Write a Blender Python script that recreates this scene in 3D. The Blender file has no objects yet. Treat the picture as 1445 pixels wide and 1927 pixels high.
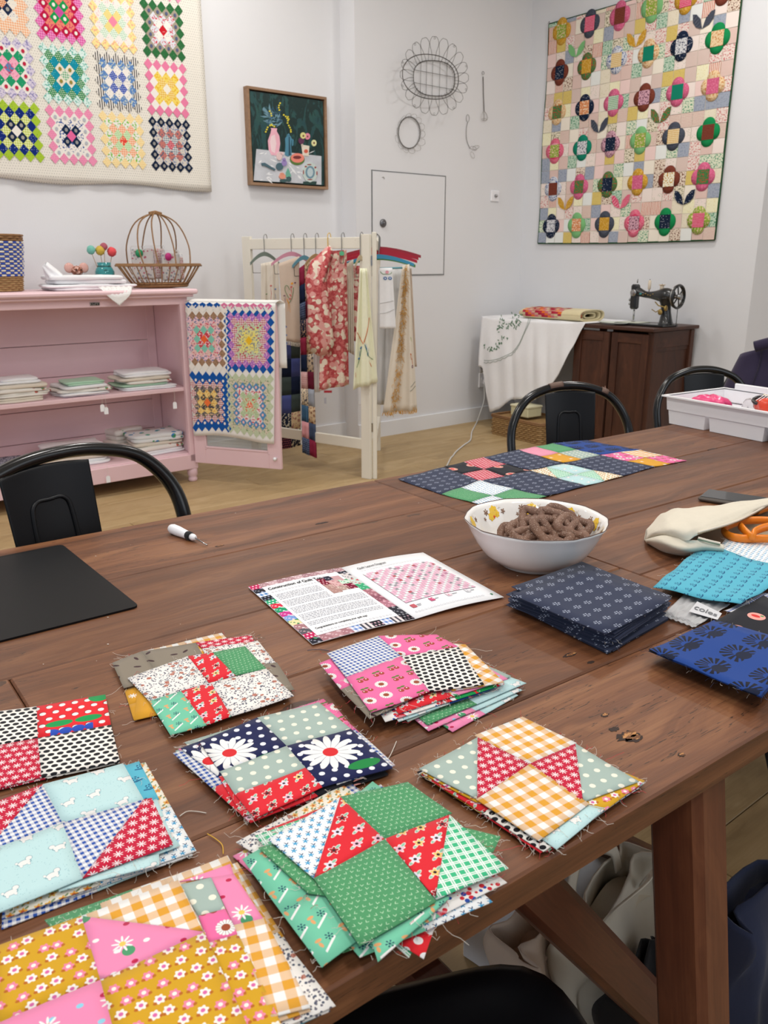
import bpy, math, random
from mathutils import Vector, Matrix
random.seed(7)
S = bpy.context.scene
# ---------------------------------------------------------------- camera
FPX, HOR, PX, PY, H = 1550.0, 489.0, 722.5, 963.5, 1.205
PITCH = math.atan((PY-HOR)/FPX); CP, SP = math.cos(PITCH), math.sin(PITCH)
cam_d = bpy.data.cameras.new('camera'); cam = bpy.data.objects.new('camera', cam_d); S.collection.objects.link(cam)
cam.location = (0, 0, H); cam.rotation_euler = (math.pi/2-PITCH, 0, 0)
cam_d.sensor_fit = 'VERTICAL'; cam_d.sensor_height = 36.0; cam_d.sensor_width = 27.0
cam_d.lens = FPX/1927*36.0; cam_d.clip_start = .02; cam_d.clip_end = 60
cam_d.dof.use_dof = True; cam_d.dof.focus_distance = 1.12; cam_d.dof.aperture_fstop = 16.0
S.camera = cam
# ---------------------------------------------------------------- light and exposure
wd = bpy.data.worlds.new('daylight'); S.world = wd; wd.use_nodes = True
wd.node_tree.nodes['Background'].inputs[0].default_value = (.80, .88, 1.0, 1)
wd.node_tree.nodes['Background'].inputs[1].default_value = .48
S.view_settings.view_transform = 'Standard'; S.view_settings.look = 'None'
S.view_settings.exposure = 0.0; S.view_settings.gamma = 1.0; S.view_settings.use_curve_mapping = False
def area(name, loc, tgt, sx, sy, power, col=(1, 1, 1)):
    l = bpy.data.lights.new(name, 'AREA'); l.shape = 'RECTANGLE'; l.size = sx; l.size_y = sy; l.energy = power; l.color = col
    o = bpy.data.objects.new(name, l); S.collection.objects.link(o); o.location = loc
    o.rotation_euler = (Vector(tgt)-Vector(loc)).to_track_quat('-Z', 'Y').to_euler(); return o
area('shopfront_window_light', (-3.6, -2.6, 2.0), (0, 3.2, .9), 3.2, 2.2, 36, (.86, .93, 1))
area('side_window_light', (4.6, 0.6, 2.2), (0, 3.6, .9), 2.6, 2.0, 24, (.92, .96, 1))
def ceiling_lamp(x, y, p, col=(1.0, .975, .94)):
    area('ceiling_panel_light', (x, y, 3.28), (x, y, 0), .34, .34, p, col)
for x, y, p in [(-2.2, 3.2, 26), (-.6, 4.4, 24), (1.5, 4.6, 26), (.0, 2.4, 25), (1.9, 2.2, 24), (-.9, .6, 26), (.9, .3, 26), (0, -1.3, 26)]:
    ceiling_lamp(x, y, p*.76)
# ---------------------------------------------------------------- survey helpers: pixel of the photograph -> point in the room
def ray(x, y): return (x-PX, FPX*CP+(PY-y)*SP, -FPX*SP+(PY-y)*CP)
def P(x, y, z):
    r = ray(x, y); t = (z-H)/r[2]; return Vector((r[0]*t, r[1]*t, z))
def W(P0, d, x, y):
    r = ray(x, y); nx, ny = -d[1], d[0]
    t = (P0[0]*nx+P0[1]*ny)/(r[0]*nx+r[1]*ny); return Vector((r[0]*t, r[1]*t, H+r[2]*t))
# ---------------------------------------------------------------- object helpers
COL = S.collection
def tag(o, label=None, cat=None, group=None, kind=None):
    if label: o['label'] = label
    if cat: o['category'] = cat
    if group: o['group'] = group
    if kind: o['kind'] = kind
    return o
def empty(name, loc=(0, 0, 0), rz=0.0):
    o = bpy.data.objects.new(name, None); COL.objects.link(o); o.location = loc; o.rotation_euler = (0, 0, rz)
    o.empty_display_size = .05; return o
def thing(name, label, cat, loc=(0, 0, 0), rz=0.0, group=None):
    return tag(empty(name, loc, rz), label, cat, group)
def copy_tree(o, parent=None):
    c = o.copy(); COL.objects.link(c)
    if parent is not None: c.parent = parent
    for ch in [k for k in bpy.data.objects if k.parent == o]: copy_tree(ch, c)
    return c
class MB:
    def __init__(s): s.v = []; s.f = []; s.m = []; s.uv = []; s.sm = []; s.ca = []; s.mi = 0; s.smooth = False; s.col = None
    def V(s, p): s.v.append(tuple(p)); return len(s.v)-1
    def F(s, idx, uv=None, sm=None):
        s.f.append(tuple(idx)); s.m.append(s.mi); s.uv.append(uv); s.sm.append(s.smooth if sm is None else sm); s.ca.append(s.col)
    def box(s, c, d, R=None, bev=0.0):
        hx, hy, hz = d[0]/2, d[1]/2, d[2]/2
        if bev > 0:
            b = min(bev, hx*.9, hy*.9, hz*.9); base = len(s.v)
            pts = {}
            for sx in (-1, 1):
                for sy in (-1, 1):
                    for sz in (-1, 1):
                        for ax in range(3):
                            q = [sx*(hx-b), sy*(hy-b), sz*(hz-b)]; q[ax] = (sx*hx, sy*hy, sz*hz)[ax]
                            p = Vector(q)
                            if R: p = R @ p
                            pts[(sx, sy, sz, ax)] = s.V(p+Vector(c))
            for ax in range(3):
                a, b2 = [k for k in range(3) if k != ax]
                for sg in (-1, 1):
                    def key(u, w):
                        k = [0, 0, 0]; k[ax] = sg; k[a] = u; k[b2] = w; return (k[0], k[1], k[2], ax)
                    q = [pts[key(-1, -1)], pts[key(1, -1)], pts[key(1, 1)], pts[key(-1, 1)]]
                    if (sg == -1) != (ax == 1): q.reverse()
                    s.F(q)
            for ax in range(3):     # edges parallel to ax
                a, b2 = [k for k in range(3) if k != ax]
                for u in (-1, 1):
                    for w in (-1, 1):
                        def key(t, fa):
                            k = [0, 0, 0]; k[ax] = t; k[a] = u; k[b2] = w; return (k[0], k[1], k[2], fa)
                        q = [pts[key(-1, a)], pts[key(1, a)], pts[key(1, b2)], pts[key(-1, b2)]]
                        if (u*w == 1) != (ax == 1): q.reverse()
                        s.F(q)
            for sx in (-1, 1):
                for sy in (-1, 1):
                    for sz in (-1, 1):
                        q = [pts[(sx, sy, sz, k)] for k in range(3)]
                        if sx*sy*sz < 0: q.reverse()
                        s.F(q)
            return s
        ids = []
        for sx, sy, sz in [(-1,-1,-1),(1,-1,-1),(1,1,-1),(-1,1,-1),(-1,-1,1),(1,-1,1),(1,1,1),(-1,1,1)]:
            p = Vector((sx*hx, sy*hy, sz*hz))
            if R: p = R @ p
            ids.append(s.V(p+Vector(c)))
        for q in [(0,3,2,1),(4,5,6,7),(0,1,5,4),(1,2,6,5),(2,3,7,6),(3,0,4,7)]: s.F([ids[k] for k in q])
        return s
    def beam(s, a, b, w, h, up=(0, 0, 1), bev=0.0):
        a, b = Vector(a), Vector(b); d = (b-a); L = d.length; x = d.normalized(); u = Vector(up)
        y = u.cross(x).normalized(); z = x.cross(y)
        return s.box((a+b)/2, (L, w, h), Matrix((x, y, z)).transposed(), bev)
    def tube(s, pts, r, n=8, closed=False, cap=True, flat=1.0):
        pts = [Vector(p) for p in pts]; N = len(pts); rs = r if isinstance(r, (list, tuple)) else [r]*N
        rings = []; prev = None
        for i, p in enumerate(pts):
            if closed: t = (pts[(i+1) % N]-pts[i-1])
            else: t = pts[min(i+1, N-1)]-pts[max(i-1, 0)]
            if t.length < 1e-9: t = Vector((0, 0, 1))
            t.normalize()
            if prev is None:
                a = Vector((0, 0, 1)) if abs(t.z) < .9 else Vector((1, 0, 0))
                nrm = (a-t*a.dot(t)).normalized()
            else:
                nrm = (prev-t*prev.dot(t))
                nrm = nrm.normalized() if nrm.length > 1e-6 else Vector((1, 0, 0))
            prev = nrm; bn = t.cross(nrm)
            rings.append([s.V(p+(nrm*math.cos(2*math.pi*k/n)+bn*math.sin(2*math.pi*k/n)*flat)*rs[i]) for k in range(n)])
        M = N if closed else N-1
        for i in range(M):
            A, B = rings[i], rings[(i+1) % N]
            for k in range(n): s.F([A[k], A[(k+1) % n], B[(k+1) % n], B[k]], sm=n > 4)
        if cap and not closed: s.F(rings[0][::-1], sm=False); s.F(rings[-1], sm=False)
        return s
    def lathe(s, prof, n=24, c=(0, 0, 0), R=None, wav=None, close=False):
        rings = []
        for r, z in prof:
            ring = []
            for k in range(n):
                a = 2*math.pi*k/n; rr = r*(wav(a, z) if wav else 1)
                p = Vector((rr*math.cos(a), rr*math.sin(a), z))
                if R: p = R @ p
                ring.append(s.V(p+Vector(c)))
            rings.append(ring)
        for i in range(len(rings)-1):
            for k in range(n): s.F([rings[i][k], rings[i][(k+1) % n], rings[i+1][(k+1) % n], rings[i+1][k]], sm=True)
        if prof[0][0] > 1e-6: s.F(rings[0][::-1], sm=False)
        if prof[-1][0] > 1e-6: s.F(rings[-1], sm=False)
        return s
    def ball(s, c, r, n=10, sc=(1, 1, 1), R=None):
        m = max(4, n//2+1)
        prof = [(max(1e-7, math.sin(math.pi*i/m)), -math.cos(math.pi*i/m)) for i in range(m+1)]
        Q = Matrix.Diagonal(Vector(sc)*r)
        if R: Q = R @ Q
        return s.lathe(prof, n, c, Q)
    def grid(s, fn, nu, nv, uvf=None, close_u=False):
        ids = [[s.V(fn(i/nu, j/nv)) for i in range(nu+1)] for j in range(nv+1)]
        for j in range(nv):
            for i in range(nu):
                uv = None
                if uvf: uv = [uvf(i/nu, j/nv), uvf((i+1)/nu, j/nv), uvf((i+1)/nu, (j+1)/nv), uvf(i/nu, (j+1)/nv)]
                s.F([ids[j][i], ids[j][i+1], ids[j+1][i+1], ids[j+1][i]], uv)
        return ids
    def prism(s, poly, a, b, uvs=False):
        """poly: 2d points, a->function mapping 2d to 3d bottom, b->top"""
        lo = [s.V(a(p)) for p in poly]; hi = [s.V(b(p)) for p in poly]; n = len(poly)
        uv = [tuple(p) for p in poly] if uvs else None
        s.F(lo[::-1], uv[::-1] if uv else None); s.F(hi, uv)
        for k in range(n): s.F([lo[k], lo[(k+1) % n], hi[(k+1) % n], hi[k]], [poly[k], poly[(k+1) % n], poly[(k+1) % n], poly[k]] if uvs else None)
        return s
    def build(s, name, mats, parent=None, bevel=0, solid=0, sub=0):
        me = bpy.data.meshes.new(name); me.from_pydata(s.v, [], s.f)
        if not isinstance(mats, (list, tuple)): mats = [mats]
        for m in mats: me.materials.append(m)
        me.polygons.foreach_set('material_index', s.m); me.polygons.foreach_set('use_smooth', s.sm)
        if any(u is not None for u in s.uv):
            ul = me.uv_layers.new(name='UVMap'); flat = []
            for f, u in zip(s.f, s.uv):
                if u is None: flat += [0.0]*(2*len(f))
                else:
                    for q in u: flat += [q[0], q[1]]
            ul.data.foreach_set('uv', flat)
        if any(c is not None for c in s.ca):
            for an, at_ in (('ca', 'FLOAT_COLOR'), ('cb', 'FLOAT_COLOR'), ('pat', 'FLOAT')): me.attributes.new(an, at_, 'FACE')
            fa = []; fb = []; fc = []
            for c in s.ca:
                c = c or ((.8, .8, .8), (.8, .8, .8), 0)
                fa += [*c[0], 1]; fb += [*c[1], 1]; fc.append(c[2])
            me.attributes['ca'].data.foreach_set('color', fa); me.attributes['cb'].data.foreach_set('color', fb); me.attributes['pat'].data.foreach_set('value', fc)
        me.update()
        o = bpy.data.objects.new(name, me); COL.objects.link(o)
        if parent is not None: o.parent = parent
        if solid: md = o.modifiers.new('t', 'SOLIDIFY'); md.thickness = solid; md.offset = 0
        if bevel: md = o.modifiers.new('b', 'BEVEL'); md.width = bevel; md.segments = 2; md.limit_method = 'ANGLE'
        if sub: md = o.modifiers.new('s', 'SUBSURF'); md.levels = sub; md.render_levels = sub
        return o
def lin(h):
    h = h.lstrip('#'); c = [int(h[i:i+2], 16)/255 for i in (0, 2, 4)]
    return tuple(x/12.92 if x <= .04045 else ((x+.055)/1.055)**2.4 for x in c)
def spline(pts, n=6, closed=False):
    pts = [Vector(p) for p in pts]; N = len(pts); out = []
    rng = range(N) if closed else range(N-1)
    for i in rng:
        p0 = pts[(i-1) % N] if closed or i > 0 else pts[0]; p1 = pts[i]; p2 = pts[(i+1) % N]
        p3 = pts[(i+2) % N] if closed or i+2 < N else pts[-1]
        for k in range(n):
            t = k/n
            out.append(.5*((2*p1)+(-p0+p2)*t+(2*p0-5*p1+4*p2-p3)*t*t+(-p0+3*p1-3*p2+p3)*t**3))
    if not closed: out.append(pts[-1])
    return out
# ---------------------------------------------------------------- node expressions
NT = None
class X:
    def __init__(s, o): s.o = o
    def __add__(s, b): return mth('ADD', s, b)
    def __radd__(s, b): return mth('ADD', b, s)
    def __sub__(s, b): return mth('SUBTRACT', s, b)
    def __rsub__(s, b): return mth('SUBTRACT', b, s)
    def __mul__(s, b): return mth('MULTIPLY', s, b)
    def __rmul__(s, b): return mth('MULTIPLY', b, s)
    def __truediv__(s, b): return mth('DIVIDE', s, b)
    def __lt__(s, b): return mth('LESS_THAN', s, b)
    def __gt__(s, b): return mth('GREATER_THAN', s, b)
def put(inp, v):
    if isinstance(v, X): NT.links.new(v.o, inp)
    elif isinstance(v, tuple): inp.default_value = (*v[:3], 1) if len(inp.default_value) == 4 else v[:3]
    else: inp.default_value = v
def mth(op, *a):
    n = NT.nodes.new('ShaderNodeMath'); n.operation = op
    for i, v in enumerate(a): put(n.inputs[i], v)
    return X(n.outputs[0])
def frac(a): return mth('FRACT', a)
def flr(a): return mth('FLOOR', a)
def ab(a): return mth('ABSOLUTE', a)
def sn(a): return mth('SINE', a)
def cs(a): return mth('COSINE', a)
def at2(a, b): return mth('ARCTAN2', a, b)
def hyp(a, b): return mth('SQRT', a*a+b*b)
def mx(a, b): return mth('MAXIMUM', a, b)
def mn(a, b): return mth('MINIMUM', a, b)
def mix(f, a, b):
    n = NT.nodes.new('ShaderNodeMix'); n.data_type = 'RGBA'; put(n.inputs[0], f); put(n.inputs[6], a); put(n.inputs[7], b); return X(n.outputs[2])
def vec(x, y, z=0.0):
    n = NT.nodes.new('ShaderNodeCombineXYZ'); put(n.inputs[0], x); put(n.inputs[1], y); put(n.inputs[2], z); return X(n.outputs[0])
def rnd(v):
    n = NT.nodes.new('ShaderNodeTexWhiteNoise'); put(n.inputs['Vector'], v); return X(n.outputs['Value'])
def noise(v, sc, det=3.0, rough=.55, dist=0.0):
    n = NT.nodes.new('ShaderNodeTexNoise'); put(n.inputs['Vector'], v); n.inputs['Scale'].default_value = sc; n.inputs['Detail'].default_value = det
    n.inputs['Roughness'].default_value = rough; n.inputs['Distortion'].default_value = dist; return X(n.outputs['Fac'])
def voro(v, sc, rand=1.0, feat='F1'):
    n = NT.nodes.new('ShaderNodeTexVoronoi'); n.feature = feat; put(n.inputs['Vector'], v); n.inputs['Scale'].default_value = sc
    n.inputs['Randomness'].default_value = rand; return X(n.outputs['Distance']), X(n.outputs['Color'])
def ramp(f, stops):
    n = NT.nodes.new('ShaderNodeValToRGB'); put(n.inputs[0], f); e = n.color_ramp.elements
    while len(e) < len(stops): e.new(.5)
    for k, (p, c) in enumerate(stops): e[k].position = p; e[k].color = (*c, 1)
    return X(n.outputs[0])
def coords(which='UV'):
    if which == 'UV': n = NT.nodes.new('ShaderNodeUVMap'); return X(n.outputs[0])
    n = NT.nodes.new('ShaderNodeTexCoord'); return X(n.outputs[which])
def sep(v):
    n = NT.nodes.new('ShaderNodeSeparateXYZ'); put(n.inputs[0], v); return X(n.outputs[0]), X(n.outputs[1]), X(n.outputs[2])
def mapv(v, sc=(1, 1, 1), loc=(0, 0, 0)):
    n = NT.nodes.new('ShaderNodeMapping'); put(n.inputs[0], v); n.inputs['Scale'].default_value = sc; n.inputs['Location'].default_value = loc; return X(n.outputs[0])
def attr(nm, kind='Color'):
    n = NT.nodes.new('ShaderNodeAttribute'); n.attribute_name = nm; return X(n.outputs[kind])
def newmat(name, fn=None, color=None, rough=.6, metal=0.0, bump=None, bd=.001, spec=.5, trans=0.0, alpha=1.0, emis=0.0, coat=0.0, sheen=0.0, ior=1.45, roughfn=None, subs=0):
    global NT
    m = bpy.data.materials.new(name); m.use_nodes = True; NT = m.node_tree; b = NT.nodes['Principled BSDF']
    if fn: put(b.inputs['Base Color'], fn())
    else: b.inputs['Base Color'].default_value = (*color, 1)
    b.inputs['Roughness'].default_value = rough; b.inputs['Metallic'].default_value = metal; b.inputs['IOR'].default_value = ior
    b.inputs['Specular IOR Level'].default_value = spec; b.inputs['Transmission Weight'].default_value = trans; b.inputs['Alpha'].default_value = alpha
    b.inputs['Coat Weight'].default_value = coat; b.inputs['Sheen Weight'].default_value = sheen
    if roughfn: put(b.inputs['Roughness'], roughfn())
    if bump:
        n = NT.nodes.new('ShaderNodeBump'); n.inputs['Strength'].default_value = .6; n.inputs['Distance'].default_value = bd
        put(n.inputs['Height'], bump()); NT.links.new(n.outputs[0], b.inputs['Normal'])
    m.diffuse_color = (*(color or (.5, .5, .5)), 1)
    return m
def plain(name, h, rough=.6, var=.06, **k):
    c = lin(h)
    def fn():
        n = noise(coords('Object'), 14, 3)
        return mix(n, tuple(x*(1-var) for x in c), tuple(min(1, x*(1+var)) for x in c))
    return newmat(name, fn, c, rough, **k)
# ---------------------------------------------------------------- surface materials
def paint_wall(name, h):
    c = lin(h)
    return newmat(name, lambda: mix(noise(coords('Object'), 1.7, 4), tuple(x*.96 for x in c), c), c, .75, bump=lambda: noise(coords('Object'), 160, 2), bd=.0006)
M_WALL = paint_wall('wall_paint', 'E6E6E8'); M_WALL2 = paint_wall('wall_paint_cool', 'E2E3E6'); M_TRIM = paint_wall('trim_paint', 'EDEEF0'); M_CEIL = paint_wall('ceiling_paint', 'F0F0F0')
def wood_fn(dark, mid, light, sx=1.2, sy=26, knots=True, seed=None):
    def fn():
        oi = NT.nodes.new('ShaderNodeObjectInfo'); rv = X(oi.outputs['Random'])
        o = coords('Object'); x, y, z = sep(o)
        v = vec(x*sx+rv*37, y*sy+rv*11, z*sy)
        warp = noise(vec(x*3+rv*9, y*9, z*9), 1.0, 3)
        g = noise(vec(x*sx+rv*37, y*sy+rv*11+warp*3.5, z*sy), 1.0, 7, .62, .6)
        fine = noise(vec(x*9+rv*5, y*330, z*330), 1.0, 3, .7)
        c = ramp(g*.78+fine*.22, [(.30, lin(dark)), (.5, lin(mid)), (.70, lin(light))])
        c = mix(mth('MULTIPLY', rv, .38), c, lin(dark))
        if knots:
            d, _ = voro(vec(x*2.6+rv*20, y*6.5+rv*7, z*5), 1.0)
            k = mth('LESS_THAN', d+noise(o, 30, 3)*.10, .135)
            c = mix(k*.75, c, lin('2C1C14'))
            crack = mth('LESS_THAN', ab(noise(vec(x*3+rv*5, y*46+rv*3, z*120), 1.0, 4, .6)-.5), .0035)*(noise(vec(x*2.2, y*3+rv*8, z*30), 1.3, 2) > .56)
            c = mix(crack*.85, c, lin('1E120C'))
        return c
    return fn
M_TABLE = newmat('reclaimed_table_wood', wood_fn('472A1A', '764A2F', '9E6D48'), lin('7F573F'), .42,
                 bump=lambda: noise(mapv(coords('Object'), (6, 190, 190)), 1.0, 4, .7), bd=.0007, roughfn=lambda: .36+noise(mapv(coords('Object'), (4, 60, 60)), 1.0, 3)*.22)
M_LEG = newmat('table_leg_wood', wood_fn('45251A', '6A3B27', '8A5538', 1.0, 18, False), lin('6B3B28'), .42, bump=lambda: noise(mapv(coords('Object'), (6, 120, 120)), 1.0, 3), bd=.0004)
M_OAK = newmat('oak_floor', wood_fn('9A8058', 'B4996E', 'C6AD85', .9, 9, False), lin('BFA070'), .5, bump=lambda: noise(mapv(coords('Object'), (3, 90, 90)), 1.0, 3), bd=.0003)
M_CAB = newmat('sewing_cabinet_wood', wood_fn('331C13', '4C2C1E', '633C2A', 1.0, 14, False), lin('5B3626'), .45)
M_FRAME = newmat('oak_picture_frame', wood_fn('7C5E44', '96755A', 'A88869', 2, 30, False), lin('96755A'), .55)
M_PINK = newmat('pink_painted_wood', lambda: mix((noise(coords('Object'), 9, 5, .7) > .705)*.5, mix(noise(coords('Object'), 2.2, 3), lin('E3BFC5'), lin('EFD0D4')), lin('A98286')), lin('E9C8CD'), .5,
                bump=lambda: noise(coords('Object'), 30, 4), bd=.0006)
M_CREAMP = newmat('cream_painted_wood', lambda: mix((noise(coords('Object'), 22, 5, .7) > .70)*.6, lin('E9E4D6'), lin('B8A98E')), lin('E9E4D6'), .55)
M_BLK = plain('black_metal', '101216', .38, metal=.0, spec=.35)
M_BLKG = plain('gloss_black_metal', '0E1013', .2, spec=.6)
M_MAT = plain('black_mat', '0C0C0F', .5, var=.15, spec=.22)
M_WHITEPL = plain('white_plastic', 'F4F4F7', .3, .01)
M_CHINA = plain('white_china', 'F3F1EE', .12, .01, coat=.5)
M_WIRE = plain('dark_wire', '4A4640', .45, metal=.6)
M_STEEL = plain('steel', 'A8A8A8', .25, metal=1.0)
M_IRON = plain('old_iron', '1B1D1F', .3, coat=.4)
M_GOLD = plain('worn_gilt', '9C8449', .4, metal=.5)
M_WICK = newmat('wicker', lambda: mix(noise(mapv(coords('Object'), (50, 50, 160)), 1.0, 3), lin('6E4A2C'), lin('A47C50')), lin('8A6340'), .6)
M_WICKL = newmat('light_wicker', lambda: mix(noise(mapv(coords('Object'), (40, 40, 90)), 1.0, 3), lin('7C5D3A'), lin('BE9A66')), lin('A8855A'), .65)
def linen(name, h, var=.06, sc=60): 
    c = lin(h)
    return newmat(name, lambda: mix(noise(coords('Object'), sc, 3), tuple(x*(1-var) for x in c), c), c, .9, sheen=.1, bump=lambda: noise(coords('Object'), 45, 4, .6), bd=.0015)
M_WLIN = linen('white_linen', 'F5F5F7'); M_CLIN = linen('cream_linen', 'E4DACA'); M_CALICO = linen('calico', 'DDD5C3'); M_BEIGE = linen('beige_linen', 'D2BDAA')
M_GLIN = linen('mint_linen', 'B8DCC0'); M_YLIN = linen('pale_yellow_linen', 'F0EFD2'); M_NAVYF = linen('navy_felt', '232B46'); M_PURP = linen('purple_jacket', '2E2640'); M_BLKF = linen('black_canvas', '17171A')
M_PAPER = plain('paper', 'F4F5F8', .6, .01); M_INK = plain('grey_ink', '4A4C52', .8); M_INKD = plain('dark_ink', '1D1D22', .8)
M_ORANGE = plain('orange_plastic', 'E8821E', .3); M_CORD = plain('white_cord', 'DCDCDA', .5)
M_GLASS = newmat('aqua_glass', None, lin('7CCBCB'), .05, trans=.85, ior=1.3); M_CLEAR = newmat('clear_film', None, (.95, .96, .97), .12, trans=.9, ior=1.08, spec=.8)
M_MESHG = newmat('door_glass', None, (.75, .78, .76), .08, trans=.75, ior=1.1)
# ---------------------------------------------------------------- printed fabrics (UV in metres)
WHT = lin('F2F1EE')
def cell(u, v, s, stag=.5, jit=0.0, sy=None):
    V_ = v/(sy or s); row = flr(V_); U_ = u/s+row*stag; colm = flr(U_)
    x = frac(U_)-.5; y = frac(V_)-.5
    r1 = rnd(vec(colm, row, 1.0)); r2 = rnd(vec(colm, row, 5.0))
    if jit: x = x+(r1-.5)*jit; y = y+(r2-.5)*jit
    return x, y, r1, r2
def UVm():
    x, y, z = sep(coords('UV')); return x, y
def fabric(name, fn, base, rough=.85):
    def f2():
        u, v = UVm(); c = fn(u, v)
        w = noise(vec(u, v, 0.0), 1500, 2); return mix(w*.22, c, mix(.5, c, (.12, .12, .14)))
    return newmat('fabric_'+name, f2, lin(base), rough, sheen=.08, spec=.2)
def petal(x, y, R, n, d=.3, ph=0.0):
    r = hyp(x, y); t = at2(y, x); return r, mth('LESS_THAN', r, (cs(t*n+ph)*d+(1-d))*R)
def f_gingham(a, p, bg=WHT):
    return lambda u, v: (lambda s_: mix(s_*.40+(s_ > 1.5)*.20+(s_ > .5)*.0, bg, lin(a)))((frac(u/p) < .5)+(frac(v/p) < .5)) if p < .01 else (lambda s_: mix((s_ > .5)*.62+(s_ > 1.5)*.38, bg, lin(a)))((frac(u/p) < .5)+(frac(v/p) < .5))
def f_dots(bg, fg, s, r, stag=.5, ey=1.0, sy=None):
    def fn(u, v):
        x, y, a, b = cell(u, v, s, stag, 0, sy); y = y*ey*((sy or s)/s); return mix(hyp(x, y) < r, lin(bg), lin(fg))
    return fn
def f_star(bg, fg, s):
    def fn(u, v):
        x, y, a, b = cell(u, v, s); r, m = petal(x, y, .43, 8, .50); return mix(mx(m, r < .11)*(1-(r < .03)), lin(bg), lin(fg))
    return fn
def f_leaf(bg, fg, s, w=.075):
    def fn(u, v):
        x, y, a, b = cell(u, v, s, .5, .25); t = (a-.5)*2.4; X_ = x*cs(t)-y*sn(t); Y_ = x*sn(t)+y*cs(t)
        m = (ab(Y_+.12-ab(X_)*1.25) < w)*(ab(X_) < .26); return mix(m, lin(bg), lin(fg))
    return fn
def f_floral(bg, cols, s, R=.3, n=5, cen='F4D9A0', leaf=None, out=None, jit=.25, d=.22, lsc=1.0):
    def fn(u, v):
        c = lin(bg)
        x, y, a, b = cell(u, v, s, .5, jit)
        if leaf:
            X_ = ab(x*.8+y*.6)-R*1.25; Y_ = x*.6-y*.8; L = hyp(X_*1.0, Y_*2.2) < R*.62*lsc
            if out: c = mix(hyp(X_, Y_*2.2) < R*.82*lsc, c, lin(out))
            c = mix(L, c, lin(leaf))
        r, m = petal(x, y, R, n, d)
        if out: r2, m2 = petal(x, y, R*1.22, n, d); c = mix(m2, c, lin(out))
        pc = lin(cols[0])
        for k in range(1, len(cols)): pc = mix(b > k/len(cols), pc, lin(cols[k]))
        c = mix(m, c, pc); c = mix(r < R*.34, c, lin(cen)); return c
    return fn
def f_sprig(bg, c1, c2, s):
    def fn(u, v):
        x, y, a, b = cell(u, v, s, .5, .15); r, m = petal(x, y+.1, .32, 5, .32)
        c = mix(m, lin(bg), lin(c1)); k = (ab(x+(y-.25)*.8) < .06)*(ab(y-.25) < .14); return mix(k, mix((ab(x-.2-(y-.2)*.5) < .055)*(ab(y-.2) < .12), c, lin(c2)), lin(c2))
    return fn
def f_trellis(bg, fg, p):
    def fn(u, v):
        a = frac(u/p); b = frac(v/p)
        l = mx(mx(ab(a-.38) < .075, ab(a-.62) < .075), mx(ab(b-.38) < .075, ab(b-.62) < .075)); return mix(l, lin(bg), lin(fg))
    return fn
def f_bigdaisy(bg, dot, cx, cy, R=.026, extra=True):
    def fn(u, v):
        x, y, a, b = cell(u, v, .0125); c = mix(hyp(x, y) < .22, lin(bg), lin(dot))
        if extra:
            c = mix(hyp((u-cx-.020)*1.0, (v-cy+R*1.12)*2.4) < .016, c, lin('16853F'))
            c = mix(hyp((u-cx+.055), (v-cy+.004)) < .017, c, lin('D8272C'))
        X_ = u-cx; Y_ = v-cy; r = hyp(X_, Y_); t = at2(Y_, X_); e = ab(cs(t*7)); m = r < (e*.42+.58)*R
        c = mix(m, c, mix(e < .16, WHT, lin('9AA0B4'))); return mix(r < R*.26, c, lin('D8272C'))
    return fn
def f_conedaisy(bg, ink, s):
    def fn(u, v):
        x, y, a, b = cell(u, v, s, .5); y = y-.14; r = hyp(x, y); t = at2(y, x); e = ab(cs(t*8.0))
        m = mth('GREATER_THAN', e, .62)*(r > .14)*(r < .20+ab(sn(a*9+t*3))*.04+.20)*(y > -.24)
        c = mix(m, lin(bg), lin(ink)); h = hyp(x*.75, y+.12) < .16
        c = mix(h, c, lin(ink)); return mix(h*(frac(u*900)*frac(v*900) > .6)*.5, c, lin('2A5AA8'))
    return fn
def f_outline(bg, fg, s):
    def fn(u, v):
        x, y, a, b = cell(u, v, s, .5, .08); t = at2(y, x); r = hyp(x, y); m = (ab(r-.165) < .050)*(cs(t*6) > .05)
        m = mx(m, r < .045); m = mx(m, (ab(r-.265) < .016)*(cs(t*6) > .35)*(ab(y) < .14)); return mix(m*.85, lin(bg), lin(fg))
    return fn
def f_ditsy(bg, cols, sc=260):
    def fn(u, v):
        p = vec(u, v, 0.0); d, cc = voro(p, sc); r, g, b = sep(cc); c = mix((d < .42)*(r > .25), lin(bg), mix(g > .5, lin(cols[0]), lin(cols[1])))
        d2, c2 = voro(p, sc*.27); r2, g2, b2 = sep(c2); m = (d2+noise(p, sc*1.3, 2)*.25 < .42)*(r2 > .35)
        return mix(m, c, mix(noise(p, sc*1.6, 2) > .5, lin(cols[2]), lin(cols[3])))
    return fn
def f_dog(u, v):
    c = mix((voro(vec(u, v, 0.0), 420)[0] < .16), lin('BFE0E2'), lin('8FBFC6'))
    x, y, a, b = cell(u, v, .026, .5, .2); s = (b > .5)*2-1; x = x*s
    def blob(k): return mn(mn(hyp(x*.62, y) - .105*k, hyp(x-.17, y-.13)-.085*k), mn(hyp((x+.19), (y-.08)*.8)-.04*k, hyp(ab(x)-.11, (y+.11)*.7)-.042*k))
    c = mix(blob(1.22) < 0, c, lin('86AEB8')); return mix(blob(1.0) < 0, c, lin('EDEBE8'))
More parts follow.
